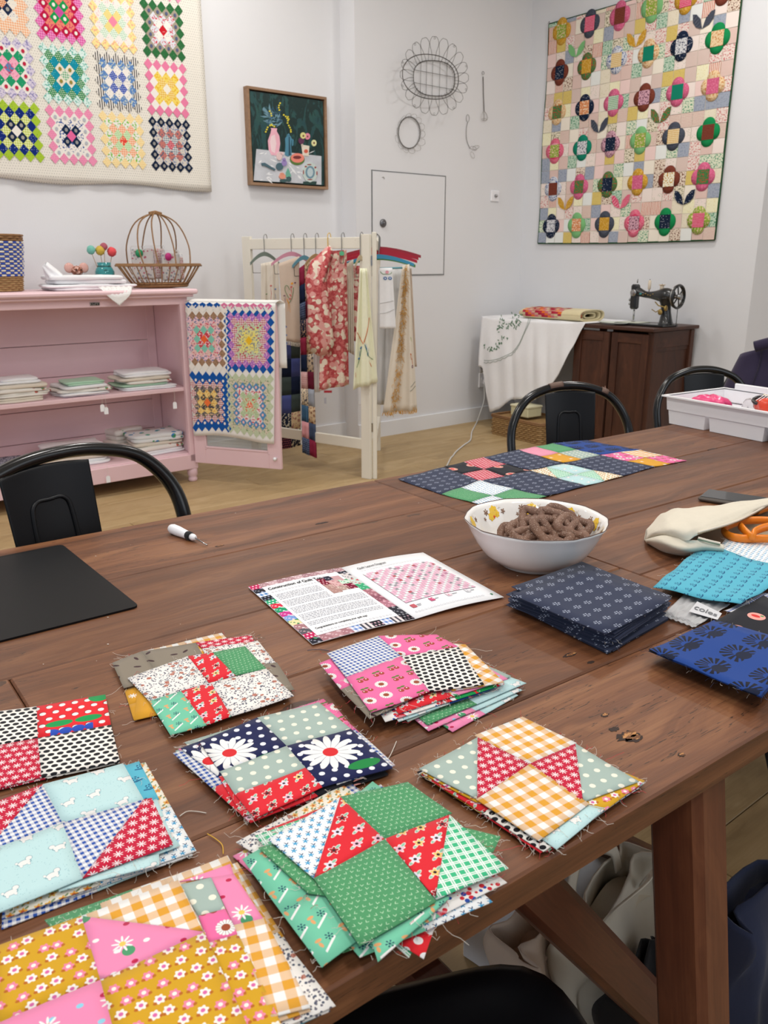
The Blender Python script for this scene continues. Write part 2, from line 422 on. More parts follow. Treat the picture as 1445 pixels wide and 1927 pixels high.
def f_vine(u, v):
    c = lin('74C7A6'); x, y, a, b = cell(u, v, .019, .5, .1)
    c = mix((ab(y+.18-x*.5) < .05)*(ab(x) < .34), c, WHT)
    r = hyp(x-.18, y-.12); t = at2(y-.12, x-.18); c = mix((cs(t*6) > .2)*(ab(r-.12) < .045), c, lin('1E4E62')); c = mix(r < .05, c, lin('1E4E62'))
    q = hyp((x+.24)*1.0, (y-.22)*1.9) < .14; q2 = hyp((x+.28)*1.9, y*1.0) < .13; return mix(mx(q, q2), c, lin('E2A56E'))
def f_cherrypink(u, v):
    c = lin('EF6FA6'); x, y, a, b = cell(u, v, .021, .5, .06); isd = a > .5
    r, t = hyp(x, y), at2(y, x); d = mth('LESS_THAN', r, (ab(cs(t*8))*.12+.88)*.34)
    dc = mix(ab(cs(t*8)) < .2, WHT, lin('6B3030')); dc = mix(r < .15, dc, lin('9C4A2C'))
    ch = mx(hyp(ab(x)-.17, y+.12) < .15, 0.0); lf = hyp((ab(x)-.12)*1.0, (y-.15)*1.7) < .13
    cc = mix(lf, c, lin('5E7C34')); cc = mix(ch, cc, mix(hyp(ab(x)-.2, y+.07) < .04, lin('A8402F'), WHT))
    return mix(isd, cc, mix(d, c, dc))
def f_pinkdot(u, v):
    x, y, a, b = cell(u, v, .017, .5, .3); c = mix(hyp(x, y*1.3) < .13, lin('F08CB6'), mix(b > .33, lin('C2214F'), mix(b > .66, lin('8FCFE6'), WHT)))
    x, y, a, b = cell(u+.01, v+.02, .043, .5, .2); r, m = petal(x, y, .17, 9, .4); c = mix(hyp(x-.05, y+.18) < .10, c, lin('4E9A6C')); c = mix(m, c, WHT); return mix(r < .05, c, lin('E8C860'))
def f_mustflower(u, v):
    c = lin('D2A11C'); x, y, a, b = cell(u, v, .0112, .5, .34)
    c = mix((hyp(ab(x)-.27, (y+.17)*1.5) < .16)*1.0, c, lin('B8661C'))
    r, m = petal(x, y, .34, 6, .14); pk = b > .5
    c = mix(m, c, mix(pk, lin('F7EFE6'), lin('EE86A4'))); return mix(r < .13, c, mix(pk, lin('D868A8'), lin('F7EFE6')))
def f_cherryred(u, v):
    x, y, a, b = cell(u, v, .0125, .5); c = mix(hyp(x+.02, y-.03) < .27, lin('E4232C'), lin('14141E')); c = mix(hyp(x, y) < .25, c, WHT)
    cx, cy = .034, -.056; c = mix(hyp(u-.062, v+.002) < .011, c, lin('149A4E')); c = mix(hyp(u-cx+.012, (v-cy-.012)*2.2) < .013, c, lin('149A4E')); c = mix(hyp(u-cx-.016, (v-cy-.012)*2.2) < .013, c, lin('149A4E'))
    return mix((hyp(ab(frac((u-cx)/.012)-.5)*.012, v-cy+.004) < .0062)*(ab(u-cx) < .02), c, lin('2B4FB8'))
def f_melon(u, v):
    x, y, a, b = cell(u, v, .058, .5, .1); r = hyp(x, y); c = mix(r < .19, lin('17181F'), lin('F0A79C')); c = mix(hyp(x*1.6, y-.02) < .10, c, lin('D8332F')); return mix(hyp(x-.10, y+.08) < .04, c, lin('4E9A5C'))
def f_taupe(u, v):
    x, y, a, b = cell(u, v, .022, .5, .4); t = a*6; X_ = x*cs(t)-y*sn(t); Y_ = x*sn(t)+y*cs(t); return mix(hyp(X_, Y_*2.4) < .2, lin('8A8071'), lin('40272A'))
def f_must(u, v):
    x, y, a, b = cell(u, v, .04, .5, .3); r, m = petal(x, y, .13, 8, .4); return mix(m, lin('DDA02A'), WHT)
def f_teal(u, v):
    x, y, a, b = cell(u, v, .0175, .5, .1); r, t = hyp(x, y-.06), at2(y-.06, x)
    m = mx((ab(r-.15) < .045)*(cs(t*5) > -.2), r < .05); m = mx(m, (ab(y+.22-ab(x)*.25) < .045)*(ab(x) < .32)); return mix(m, lin('58B4CC'), lin('10507E'))
FAB = {
 'blue gingham': (f_gingham('1F4FA8', .0055), '6F8FC8'), 'yellow gingham': (f_gingham('E0A030', .0145), 'F0D090'), 'navy daisy': (f_bigdaisy('161D4E', 'EEF0F6', .012, -.036), '161D4E'),
 'navy daisy right': (f_bigdaisy('161D4E', 'EEF0F6', .033, -.028, .028), '161D4E'), 'sage dot': (f_dots('A6B9B1', 'F1EEDC', .0140, .20), 'A9BCB4'), 'red floral': (f_floral('DE2430', ['E4DCEC', 'F4C870', 'F3B6CC', 'A81822'], .0168, .235, 5, '332026', '8FC0A6', 'F0E6E0', .2), 'DE2430'),
 'green leaf': (f_leaf('4F9866', 'BFE2BE', .0050, .07), '529B68'), 'blue sprig': (f_sprig('F2F5F6', '3C9FD0', '1C3A66', .0078), 'E0EAF0'), 'mint trellis': (f_trellis('3DB883', 'EAF5EE', .0072), '60C090'),
 'red star': (f_star('C4163A', 'F8EDEF', .0094), 'C4163A'), 'black dot': (f_dots('F3EFE8', '15151A', .0082, .37, .5, 1.2, .0068), '606060'), 'cherry red dot': (f_cherryred, 'E4232C'),
 'red big dot': (f_dots('E0202A', 'F4F0F0', .0125, .27), 'E0202A'), 'pink cherry': (f_cherrypink, 'EF6FA6'), 'brown ditsy': (f_ditsy('F1EDE8', ['4A5468', '6E6A78', 'A8604E', 'C88A78'], 420), 'C8A898'), 'taupe leaf': (f_taupe, '8A8071'),
 'mustard': (f_must, 'DDA02A'), 'mint vine': (f_vine, '74C7A6'), 'pale blue dog': (f_dog, 'BFE0E2'), 'mustard flower': (f_mustflower, 'D2A11C'), 'pink dot': (f_pinkdot, 'F08CB6'), 'navy outline': (f_outline('30374E', 'B4BCD0', .0225), '353C54'),
 'blue cone daisy': (f_conedaisy('19418C', '0A0F22', .050), '1C4797'), 'teal flower': (f_teal, '58B4CC'), 'black melon': (f_melon, '17181F'), 'pink star': (f_dots('F0A6BE', 'B8304C', .006, .25), 'F0A6BE'),
 'orange blossom': (f_floral('F1ECDD', ['E8A43C', 'EDB95A'], .009, .36, 5, 'C8602C', '8A9A70', None, .3), 'F0D8A8'), 'red daisy navy': (f_floral('D62630', ['D62630', 'F0F0F0'], .014, .3, 7, '202858', '202858', None, .2), 'D62630'),
 'red white': (f_ditsy('F3EFEA', ['D22A36', '2C50A8', 'D22A36', 'E88A94'], 200), 'E0A0A0')}
FM = {k: fabric(k.replace(' ', '_'), f, b) for k, (f, b) in FAB.items()}
# quilt cotton: colour pair and pattern code carried by the faces
def quilt_fn():
    u, v = UVm(); A, B, pt = attr('ca'), attr('cb'), attr('pat', 'Fac')
    def isp(k): return (ab(pt-k) < .4)
    x, y, a, b = cell(u, v, .009, .5, .1); dots = hyp(x, y) < .26
    ging = ((frac(u/.011) < .5)+(frac(v/.011) < .5))*.5
    cx = frac(u)-.5; cy = frac(v)-.5
    dits = noise(vec(u, v, 0.0), 95, 2) > .55
    strp = frac(u/.012) < .45
    fl = (at2(y, x)*0.0+hyp(x, y) < .34)*(frac(u/.018) < .6)
    tiny = voro(vec(u, v, 0.0), 95, .5)[0] < .2
    return mix(isp(1)*dots+isp(2)*ging+isp(3)*dits+isp(4)*strp+isp(5)*tiny, A, B)
M_QUILT = newmat('quilting_cotton', quilt_fn, (.6, .5, .5), .9, spec=.2)
def thr(h): return plain('thread_'+h, h, .8)
M_THR = thr('DAD3C8'); M_THR_R = thr('C9444A'); M_THR_N = thr('3A4158')
# ---------------------------------------------------------------- the room
T = .755
E1 = Vector((.805386, .592751, 0)); E2 = Vector((-.592751, .805386, 0)); TANG = math.atan2(E1.y, E1.x)
def TE(a, b, z=0): return E1*a+E2*b+Vector((0, 0, z))
_a, _b = P(712, 822, 0), P(905, 790, 0)
MD = (_b-_a).normalized(); RD = Vector((MD.y, -MD.x, 0)); AWAY = -RD
MIDP = _a
CORNER = W(MIDP, MD, 975, 600); CORNER.z = 0
STEP = W(MIDP, MD, 669, 300); STEP.z = 0
LEFTP = STEP+AWAY*.15
MANG = math.atan2(MD.y, MD.x)
HC = 3.4
def slab(name, a, b, z0, z1, th, mat, side=1, parent=None):
    """vertical wall slab from a to b, thickness th to the outer side (side = +1: left of a->b)"""
    a, b = Vector(a), Vector(b); d = (b-a); L = d.length; n = Vector((-d.y, d.x, 0)).normalized()*side
    ang = math.atan2(d.y, d.x); m = MB(); m.box((L/2, th/2*side, (z0+z1)/2), (L, th, z1-z0))
    o = m.build(name, mat, parent); o.location = (a.x, a.y, 0); o.rotation_euler = (0, 0, ang)
    if parent is None: tag(o, kind='structure')
    return o
lw0 = LEFTP-MD*5.2
slab('wall_left', lw0, LEFTP, 0, HC, .15, M_WALL, 1)
slab('wall_step', LEFTP-MD*0, STEP, 0, HC, .15, M_WALL, 1)
slab('wall_back', STEP+MD*.15, CORNER+MD*.15, 0, HC, .15, M_WALL, 1)
FARC = W(CORNER, RD, 1408, 600); FARC.z = 0
slab('wall_right', CORNER, FARC, 0, HC, .15, M_WALL2, 1)
FD = (RD*.35+MD*.93).normalized()
slab('wall_far', FARC, FARC+FD*3.4, 0, HC, .15, M_WALL, 1)
far2 = FARC+FD*3.4
slab('wall_side', far2, far2+RD*9, 0, HC, .15, M_WALL, 1)
bh, bt = .105, .015
for nm, a, b in [('baseboard_left', lw0, LEFTP), ('baseboard_back', STEP, CORNER), ('baseboard_right', CORNER, FARC), ('baseboard_far', FARC, far2)]:
    slab(nm, a, b, 0, bh, bt, M_TRIM, -1)
# floor of oak planks along MD
fl = MB(); fl.box((0, 0, -.03), (16, 16, .03)); f = tag(fl.build('floor', M_OAK), kind='structure'); f.location = MIDP-MD*1+RD*3; f.rotation_euler = (0, 0, MANG)
mesh_cache = {}
def floor_plank(L, wdt):
    k = round(L, 2)
    if k not in mesh_cache: mm = MB(); mm.box((0, 0, 0), (L-.002, wdt-.0025, .015), None, .0015); o = mm.build('plank', M_OAK, f); mesh_cache[k] = o.data; return o
    o = bpy.data.objects.new('plank', mesh_cache[k]); COL.objects.link(o); o.parent = f; return o
rw = random.Random(3); wd_ = .185
for j in range(-15, 23):
    x = -3.6-rw.random()*1.4
    while x < 4.6:
        L = rw.choice((1.4, 1.8, 2.2)); o = floor_plank(L, wd_); o.location = (x+L/2, j*wd_-.5+.0, -.0075); x += L
    # planks lie in the floor's own frame
ce = MB(); ce.box((0, 0, HC+.05), (12, 8.6, .1)); o = tag(ce.build('ceiling', M_CEIL), kind='structure'); o.location = MIDP+RD*3.6-MD*.4; o.rotation_euler = (0, 0, MANG)
# access panel in the back wall
def wall_frame(P0, D, px, py, off=0.0):
    w = W(P0, D, px, py); return (w-Vector((P0[0], P0[1], 0))).dot(D), w.z
def on_wall(P0, D, s, z, off=0.0): return Vector((P0[0], P0[1], 0))+D*s+Vector((D.y, -D.x, 0))*off+Vector((0, 0, z))
s0, zt = wall_frame(MIDP, MD, 699, 320); s1, _ = wall_frame(MIDP, MD, 838, 330); _, zb = wall_frame(MIDP, MD, 836, 517)
ap = empty('door_1', on_wall(MIDP, MD, 0, 0), MANG); tag(ap, kind='structure')
m = MB(); w_ = s1-s0; zc = (zt+zb)/2; hh = zt-zb
m.box((s0+w_/2, -.003, zc), (w_-.012, .006, hh-.012), None, .001); m.build('door_leaf', M_WALL, ap)
m = MB()
for c, d in [((s0+w_/2, -.002, zt), (w_+.006, .004, .004)), ((s0+w_/2, -.002, zb), (w_+.006, .004, .004)), ((s0, -.002, zc), (.004, .004, hh)), ((s1, -.002, zc), (.004, .004, hh))]: m.box(c, d)
m.build('door_gap', plain('gap_shadow', '6C6C6C'), ap)
sl, zl = wall_frame(MIDP, MD, 719, 420)
m = MB(); m.lathe([(0.0001, -.012), (.022, -.012), (.026, -.008), (.026, 0)], 20, (sl, -.006, zl), Matrix.Rotation(-math.pi/2, 3, 'X')); m.ball((sl, -.02, zl), .009, 8); m.build('lock', plain('lock_metal', '77777A', .35, metal=.8), ap)
m = MB(); sl, zl = wall_frame(MIDP, MD, 720, 337)
m.tube([(sl-.012, -.007, zl+.01), (sl, -.011, zl+.012), (sl+.01, -.007, zl)], .0015, 5); m.build('hook', M_STEEL, ap)
# wall plate with knob, socket
def wall_plate(px, py, w, h, knob, label, cat):
    s_, z_ = wall_frame(MIDP, MD, px, py); t = thing('wall_plate' if knob else 'power_socket', label, cat, on_wall(MIDP, MD, s_, z_), MANG)
    m = MB(); m.box((0, -.006, 0), (w, .012, h), None, .003); m.build('plate', M_WHITEPL, t)
    m = MB()
    if knob: m.lathe([(.012, 0), (.012, .01), (.008, .018), (.0001, .02)], 14, (.0, -.012, 0), Matrix.Rotation(math.pi/2, 3, 'X')); m.build('knob', M_STEEL, t)
    else:
        m.box((-.012, -.014, .01), (.012, .006, .02), None, .002); m.build('switch', M_WHITEPL, t)
        m = MB(); m.box((.018, -.026, -.012), (.036, .03, .036), None, .005); m.build('plug', M_WHITEPL, t)
    return t
wall_plate(930, 369, .082, .075, True, 'small white wall plate with a round metal knob beside the access panel', 'wall plate')
wall_plate(906, 715, .07, .11, False, 'white power socket with a plug low on the back wall', 'socket')
# ---------------------------------------------------------------- the big table
tb = thing('work_table', 'long dark reclaimed wood work table with plank top on trestle legs', 'table', (0, 0, 0), TANG)
edges = [.357, .545, .735, .925, 1.125, 1.385]
A0, A1, J = -.75, 2.62, .990
rt = random.Random(5)
def tabplank(a0, a1, b0, b1):
    m = MB(); m.box((0, 0, 0), (a1-a0-.0012, b1-b0-.0012, .032), None, .0022)
    o = m.build('plank', M_TABLE, tb); o.location = ((a0+a1)/2, (b0+b1)/2, T-.016+rt.uniform(-.0006, .0)); return o
left = [.357, .545, .735, .92, 1.15, 1.385]; right = [.357, .50, .70, .905, 1.13, 1.385]
for k in range(5):
    if k == 2: tabplank(A0, .153, left[k], left[k+1]); tabplank(.153, J, left[k], left[k+1])
    else: tabplank(A0, J, left[k], left[k+1])
    tabplank(J, A1, right[k], right[k+1])
def tmesh(m, nm, mat=M_LEG):
    """table part: own frame with the grain along x"""
    return m.build(nm, mat, tb)
def legbeam(nm, a, b, w, h, mat=M_LEG):
    a, b = Vector(a), Vector(b); d = b-a; L = d.length; m = MB(); m.box((0, 0, 0), (L, w, h), None, .008)
    o = m.build(nm, mat, tb); o.location = (a+b)/2
    x = d.normalized(); up = Vector((0, 1, 0)) if abs(x.y) < .5 else Vector((1, 0, 0)); z = (up-x*up.dot(x)).normalized(); y = z.cross(x)
    o.rotation_euler = Matrix((x, y, z)).transposed().to_euler(); return o
def TW(e2v, px, py):
    w = W(E2*e2v, E1, px, py); return Vector((w.dot(E1), e2v, w.z))
# near leg of the trestle under the front edge, splayed outwards
legbeam('leg', (.672, .398+.002, .723), (.672, .29, 0), .053, .062)
legbeam('leg', (.672, 1.32, .723), (.672, 1.43, 0), .053, .062)
legbeam('leg', (2.3, .42, .723), (2.3, .31, 0), .053, .062); legbeam('leg', (2.3, 1.32, .723), (2.3, 1.43, 0), .053, .062)
legbeam('leg', (-.6, .42, .723), (-.6, .31, 0), .053, .062); legbeam('leg', (-.6, 1.32, .723), (-.6, 1.43, 0), .053, .062)
for a in (.672, 2.3, -.6):
    legbeam('crossbar', (a, .44, .10), (a, 1.28, .10), .05, .07); legbeam('bearer', (a, .385, .698), (a, 1.36, .698), .05, .05)
p0, p1 = TW(.50, 1003, 1675), TW(.50, 1235, 1905); d_ = (p1-p0); p0 = p0-d_*.55; p1 = p1+d_*.35
if p0.z > .70: p0 = p1+(p0-p1)*((.70-p1.z)/(p0.z-p1.z))
legbeam('brace', p0, p1, .055, .085)
p0, p1 = TW(.80, 1160, 1590), TW(.80, 1410, 1705); legbeam('brace', p0-(p1-p0)*.9, p1+(p1-p0)*.3, .05, .08)
legbeam('bearer', (.99, .42, .69), (.99, 1.32, .69), .06, .06)
legbeam('stretcher', (-.58, .87, .15), (2.28, .87, .15), .05, .07)
# black metal stool in front
def metal_stool(loc, rz):
    t = thing('metal_stool', 'black metal stool seat with rounded corners at the near side of the table', 'stool', loc, rz); t.scale = (.85, .85, 1)
    m = MB(); m.smooth = True; n = 44
    def sup(a, r, k=4.2): c_, s_ = math.cos(a), math.sin(a); q = (abs(c_)**k+abs(s_)**k)**(-1/k); return r*q*c_, r*q*s_
    rings = []
    for r, z in [(.0, -.012), (.06, -.011), (.125, -.009), (.135, -.002), (.16, 0), (.172, -.003), (.178, -.012), (.178, -.04)]:
        rings.append([m.V((*sup(2*math.pi*k/n, max(r, 1e-4)), z)) for k in range(n)])
    for i in range(len(rings)-1):
        for k in range(n): m.F([rings[i][k], rings[i+1][k], rings[i+1][(k+1) % n], rings[i][(k+1) % n]])
    o = m.build('seat', M_BLK, t); o.location = (0, 0, .455); md = o.modifiers.new('t', 'SOLIDIFY'); md.thickness = .003
    for sx in (-1, 1):
        for sy in (-1, 1):
            m = MB(); m.tube([(sx*.13, sy*.13, .43), (sx*.19, sy*.19, .0)], [.014, .016], 8); m.build('leg', M_BLK, t)
    m = MB()
    for a, b in [((-1, -1), (1, 1)), ((-1, 1), (1, -1))]: m.tube([(a[0]*.15, a[1]*.15, .28), (b[0]*.15, b[1]*.15, .28)], .008, 6)
    m.build('brace', M_BLK, t)
metal_stool((.082, .572, 0), .28)

# knots and filled cracks in the boards
M_KD, M_KL = plain('knot_dark', '2A1810', .6, .4), newmat('knot_light', lambda: mix(noise(mapv(coords('Object'), (90, 260, 90)), 1.0, 4) > .5, lin('6E4526'), lin('B8834E')), lin('A87848'), .6)
def knot(px, py, ra, rb_, seed, light=True):
    p = P(px, py, T+.0002); a, b = p.dot(E1), p.dot(E2); r = random.Random(seed)
    def poly(sa, sb, n, j, ox=0): return [(a+ox+sa*math.cos(2*math.pi*k/n)*(1+r.uniform(-j, j)), b+sb*math.sin(2*math.pi*k/n)*(1+r.uniform(-j, j))) for k in range(n)]
    m = MB(); m.prism(poly(ra, rb_, 22, .28), lambda q: (q[0], q[1], T-.002), lambda q: (q[0], q[1], T+.00015)); m.build('wood_knot', M_KD, tb)
    if light: m = MB(); m.prism(poly(ra*.72, rb_*.62, 18, .3, ra*.25), lambda q: (q[0], q[1], T-.002), lambda q: (q[0], q[1], T+.0003)); m.build('wood_knot', M_KL, tb)
knot(1180, 1385, .0125, .0080, 1); knot(1192, 1388, .010, .006, 5); knot(1155, 1372, .006, .0035, 2, False); knot(1138, 1345, .005, .003, 3); knot(606, 984, .013, .0035, 4, False); knot(1072, 1232, .010, .0038, 6); knot(1112, 1246, .005, .003, 7, False)
knot(412, 1027, .008, .003, 8); knot(1340, 845, .018, .004, 9, False); knot(1282, 1420, .004, .003, 10)
# ---------------------------------------------------------------- patchwork on the table
def crop(x0, y0, s): return lambda pts: [(x0+a/s, y0+b/s) for a, b in pts]
rb = random.Random(11)
LOCAL = ('navy daisy', 'navy daisy right', 'cherry red dot')
def patch_mesh(fab, pts, L0, zf, uvo, ax, n=6, th=.0007):
    """pts: 3 or 4 world xy points; zf(world xy)->z ; L0 the thing's origin; ax = unit axis for the print"""
    m = MB(); m.smooth = True; q = [Vector((p[0], p[1], 0)) for p in pts]
    if len(q) == 3: f = lambda u, v: (q[0]*(1-u)+q[1]*u)*(1-v)+q[2]*v
    else: f = lambda u, v: (q[0]*(1-u)+q[1]*u)*(1-v)+(q[3]*(1-u)+q[2]*u)*v
    ay = Vector((-ax.y, ax.x, 0))
    def uv(p): r = p-uvo; return (r.dot(ax), r.dot(ay))
    top = []; bot = []
    for j in range(n+1):
        rt_, rb_ = [], []
        for i in range(n+1):
            p = f(i/n, j/n); z = zf(p); rt_.append((m.V((p.x-L0.x, p.y-L0.y, z-L0.z)), uv(p)))
            edge = i in (0, n) or j in (0, n)
            if edge: rb_.append((i, m.V((p.x-L0.x, p.y-L0.y, z-th-L0.z)), uv(p)))
        top.append(rt_); bot.append({a: (b, c) for a, b, c in rb_})
    for j in range(n):
        for i in range(n):
            a, b, c, d = top[j][i], top[j][i+1], top[j+1][i+1], top[j+1][i]
            m.F([a[0], b[0], c[0], d[0]], [a[1], b[1], c[1], d[1]])
    def sk(a, b, A, B): m.F([a[0], A[0], B[0], b[0]], [a[1], A[1], B[1], b[1]], sm=False)
    for i in range(n):
        sk(top[0][i], top[0][i+1], bot[0][i], bot[0][i+1]); sk(top[n][i+1], top[n][i], bot[n][i+1], bot[n][i])
        sk(top[i+1][0], top[i][0], bot[i+1][0], bot[i][0]); sk(top[i][n], top[i+1][n], bot[i][n], bot[i+1][n])
    return m
def frays(root, cs_, zf, L0, count, mats=(M_THR,), ln=.012):
    """loose threads fringing the cut edges"""
    for mi, mat in enumerate(mats):
        m = MB(); cnt = int(count*.75) if mi == 0 else max(2, count//5)
        for k in range(cnt):
            e = rb.randrange(len(cs_)); a, b = Vector((*cs_[e][:2], 0)), Vector((*cs_[(e+1) % len(cs_)][:2], 0)); t = rb.random(); p = a.lerp(b, t)
            out = (p-sum((Vector((*c[:2], 0)) for c in cs_), Vector())/len(cs_)).normalized(); d = (out+(b-a).normalized()*rb.uniform(-1.3, 1.3)).normalized()
            l = ln*rb.uniform(.2, .85)*(2.4 if rb.random() < .10 else 1); z = zf(p)-.0005; pts = [p-L0+Vector((0, 0, z))]
            w = rb.uniform(-.8, .8)
            for q in range(1, 5):
                pp = p+d*l*q/4+Vector((-d.y, d.x, 0))*w*l*(q/4)**2
                pts.append(Vector((pp.x-L0.x, pp.y-L0.y, max(T+.0008, z+rb.uniform(-.0016, .0014)*q*.5)-L0.z)) if True else None)
            pts[0].z = z-L0.z
            m.tube(pts, .00017, 3, cap=False)
        if m.f: o = m.build('loose_threads', mat, root); tag(o, kind='stuff')
def block(label, patches, z, group, curl=.0, n=6, thr=0, ln=.012, outline=None, wob=.0005, thrm=(M_THR,), seed=0, flat=None, name='patchwork_block'):
    """patches: [(fabric, [px points])] seen in the photograph at height z"""
    W_ = []
    for fab, pts in patches: W_.append((fab, [P(x, y, z) for x, y in pts]))
    allp = [p for _, ps in W_ for p in ps]; c = sum(allp, Vector())/len(allp); rad = max((p-c).length for p in allp)
    ax = None
    q = W_[0][1]; ax = (q[1]-q[0]); ax.z = 0; ax.normalize()
    o0 = q[0].copy(); o0.z = 0
    ph = seed*1.7
    def zf(p):
        r = math.hypot(p.x-c.x, p.y-c.y)/rad; s_ = math.sin(p.x*55+ph)*math.cos(p.y*48+ph*1.3)
        return z+wob*s_+curl*max(0, r-.45)**2*(1+.8*math.sin(math.atan2(p.y-c.y, p.x-c.x)*2+ph))
    L0 = Vector((c.x, c.y, z)); t = thing(name, label, 'quilt block', L0, 0, group)
    for k, (fab, ps) in enumerate(W_):
        m = patch_mesh(fab, ps, L0, zf, Vector((ps[0].x, ps[0].y, 0)) if fab in LOCAL else o0+ax*(.0017*k), (Vector((ps[1].x-ps[0].x, ps[1].y-ps[0].y, 0)).normalized() if fab in LOCAL else ax), n); m.build('patch', FM[fab], t)
    if thr: frays(t, outline and [P(x, y, z) for x, y in outline] or hull([(p.x, p.y) for p in allp]), zf, L0, thr, thrm, ln)
    return t
def hull(pts):
    pts = sorted(set((round(a, 5), round(b, 5)) for a, b in pts))
    def half(ps):
        o = []
        for p in ps:
            while len(o) > 1 and (o[-1][0]-o[-2][0])*(p[1]-o[-2][1])-(o[-1][1]-o[-2][1])*(p[0]-o[-2][0]) <= 0: o.pop()
            o.append(p)
        return o[:-1]
    return half(pts)+half(pts[::-1])
def four(c, fabs, tri=None):
    """px corners TL,TR,BR,BL -> four patches; a fabric given as (a, b, diag) splits the patch in two triangles"""
    tl, tr, br, bl = [Vector((*p, 0)) for p in c]
    mid = lambda a, b: (a+b)/2
    t_, r_, b_, l_ = mid(tl, tr), mid(tr, br), mid(br, bl), mid(bl, tl); ce_ = (tl+tr+br+bl)/4
    quads = [(tl, t_, ce_, l_), (t_, tr, r_, ce_), (ce_, r_, br, b_), (l_, ce_, b_, bl)]
    out = []
    for q, f_ in zip(quads, fabs):
        q = [(p.x, p.y) for p in q]
        if isinstance(f_, tuple):
            if f_[2] == 0: out += [(f_[0], [q[0], q[1], q[3]]), (f_[1], [q[1], q[2], q[3]])]
            else: out += [(f_[0], [q[0], q[1], q[2]]), (f_[1], [q[0], q[2], q[3]])]
        else: out.append((f_, q))
    return out
ORD = ['topmost', 'second', 'third', 'fourth', 'fifth', 'sixth', 'seventh', 'eighth', 'ninth', 'tenth']
def stack(where, tops, under, dz=.0016, n=6, curl=.002, thr=26, thrm=(M_THR,), z0=None):
    """tops: full specs of the upper blocks, first = topmost [(text, patches)]; under: [(corners, fabs)] going down"""
    N = len(tops)+len(under); z0 = z0 or T+.0012
    for k in range(N):
        z = z0+(N-1-k)*dz+.0006; place = ORD[k] if k < N-1 or N == 1 else 'lowest'
        if N == 1: place = 'only'
        sd = hash(where) % 7 if False else len(where) % 7
        if k < len(tops):
            txt, ps = tops[k]; block(f'{txt} block, {place} of {where}', ps, z, 'loose patchwork blocks', curl if k == 0 else curl*.5, n, thr, seed=sd, thrm=thrm)
        else:
            cs_, fb = under[k-len(tops)]; nm = fb[0][0] if isinstance(fb[0], tuple) else fb[0]; nb = fb[2][0] if isinstance(fb[2], tuple) else fb[2]
            block(f'{nm} and {nb} block, {place} of {where}', four(cs_, fb), z, 'loose patchwork blocks', 0, 4, max(6, thr//2), seed=sd, thrm=thrm)
def shift(c, dx, dy, rot=0, s=1.0):
    cx = sum(p[0] for p in c)/4; cy = sum(p[1] for p in c)/4; a = math.radians(rot)
    o = []
    for x, y in c:
        X_, Y_ = (x-cx)*s, (y-cy)*s/.62; o.append((cx+dx+X_*math.cos(a)-Y_*math.sin(a), cy+dy+(X_*math.sin(a)+Y_*math.cos(a))*.62))
    return o
# S1: taupe, brown ditsy and red floral stack, back left
K = crop(180, 1160, 2.491)
c1 = K([(150, 290), (700, 140), (930, 375), (350, 555)])
stack('the back left stack', [
 ('brown ditsy, red floral and green', [('brown ditsy', K([(150, 290), (432, 185), (530, 310), (250, 395)])), ('red floral', K([(432, 185), (548, 170), (655, 275), (530, 310)])), ('green leaf', K([(548, 170), (700, 140), (800, 245), (655, 275)])),
   ('mint vine', K([(250, 395), (400, 350), (520, 510), (350, 555)])), ('red floral', K([(400, 350), (540, 308), (635, 468), (520, 510)])), ('brown ditsy', K([(540, 308), (800, 245), (930, 375), (635, 468)]))]),
 ('taupe leaf print and red star', [('taupe leaf', K([(78, 218), (215, 165), (300, 290), (132, 335)])), ('taupe leaf', K([(215, 165), (468, 122), (540, 240), (300, 290)])), ('red star', K([(468, 122), (728, 86), (745, 118), (500, 150)])),
   ('brown ditsy', K([(500, 150), (760, 113), (845, 217), (540, 240)])), ('taupe leaf', K([(540, 240), (850, 215), (932, 345), (640, 420)]))])],
 [(K([(215, 165), (590, 76), (830, 330), (180, 485)]), ('yellow gingham', 'yellow gingham', 'red daisy navy', 'mustard')), (K([(135, 345), (560, 150), (760, 360), (178, 483)]), ('mustard', 'pink dot', 'mustard', 'mustard'))], thr=34, thrm=(M_THR, M_THR_R))
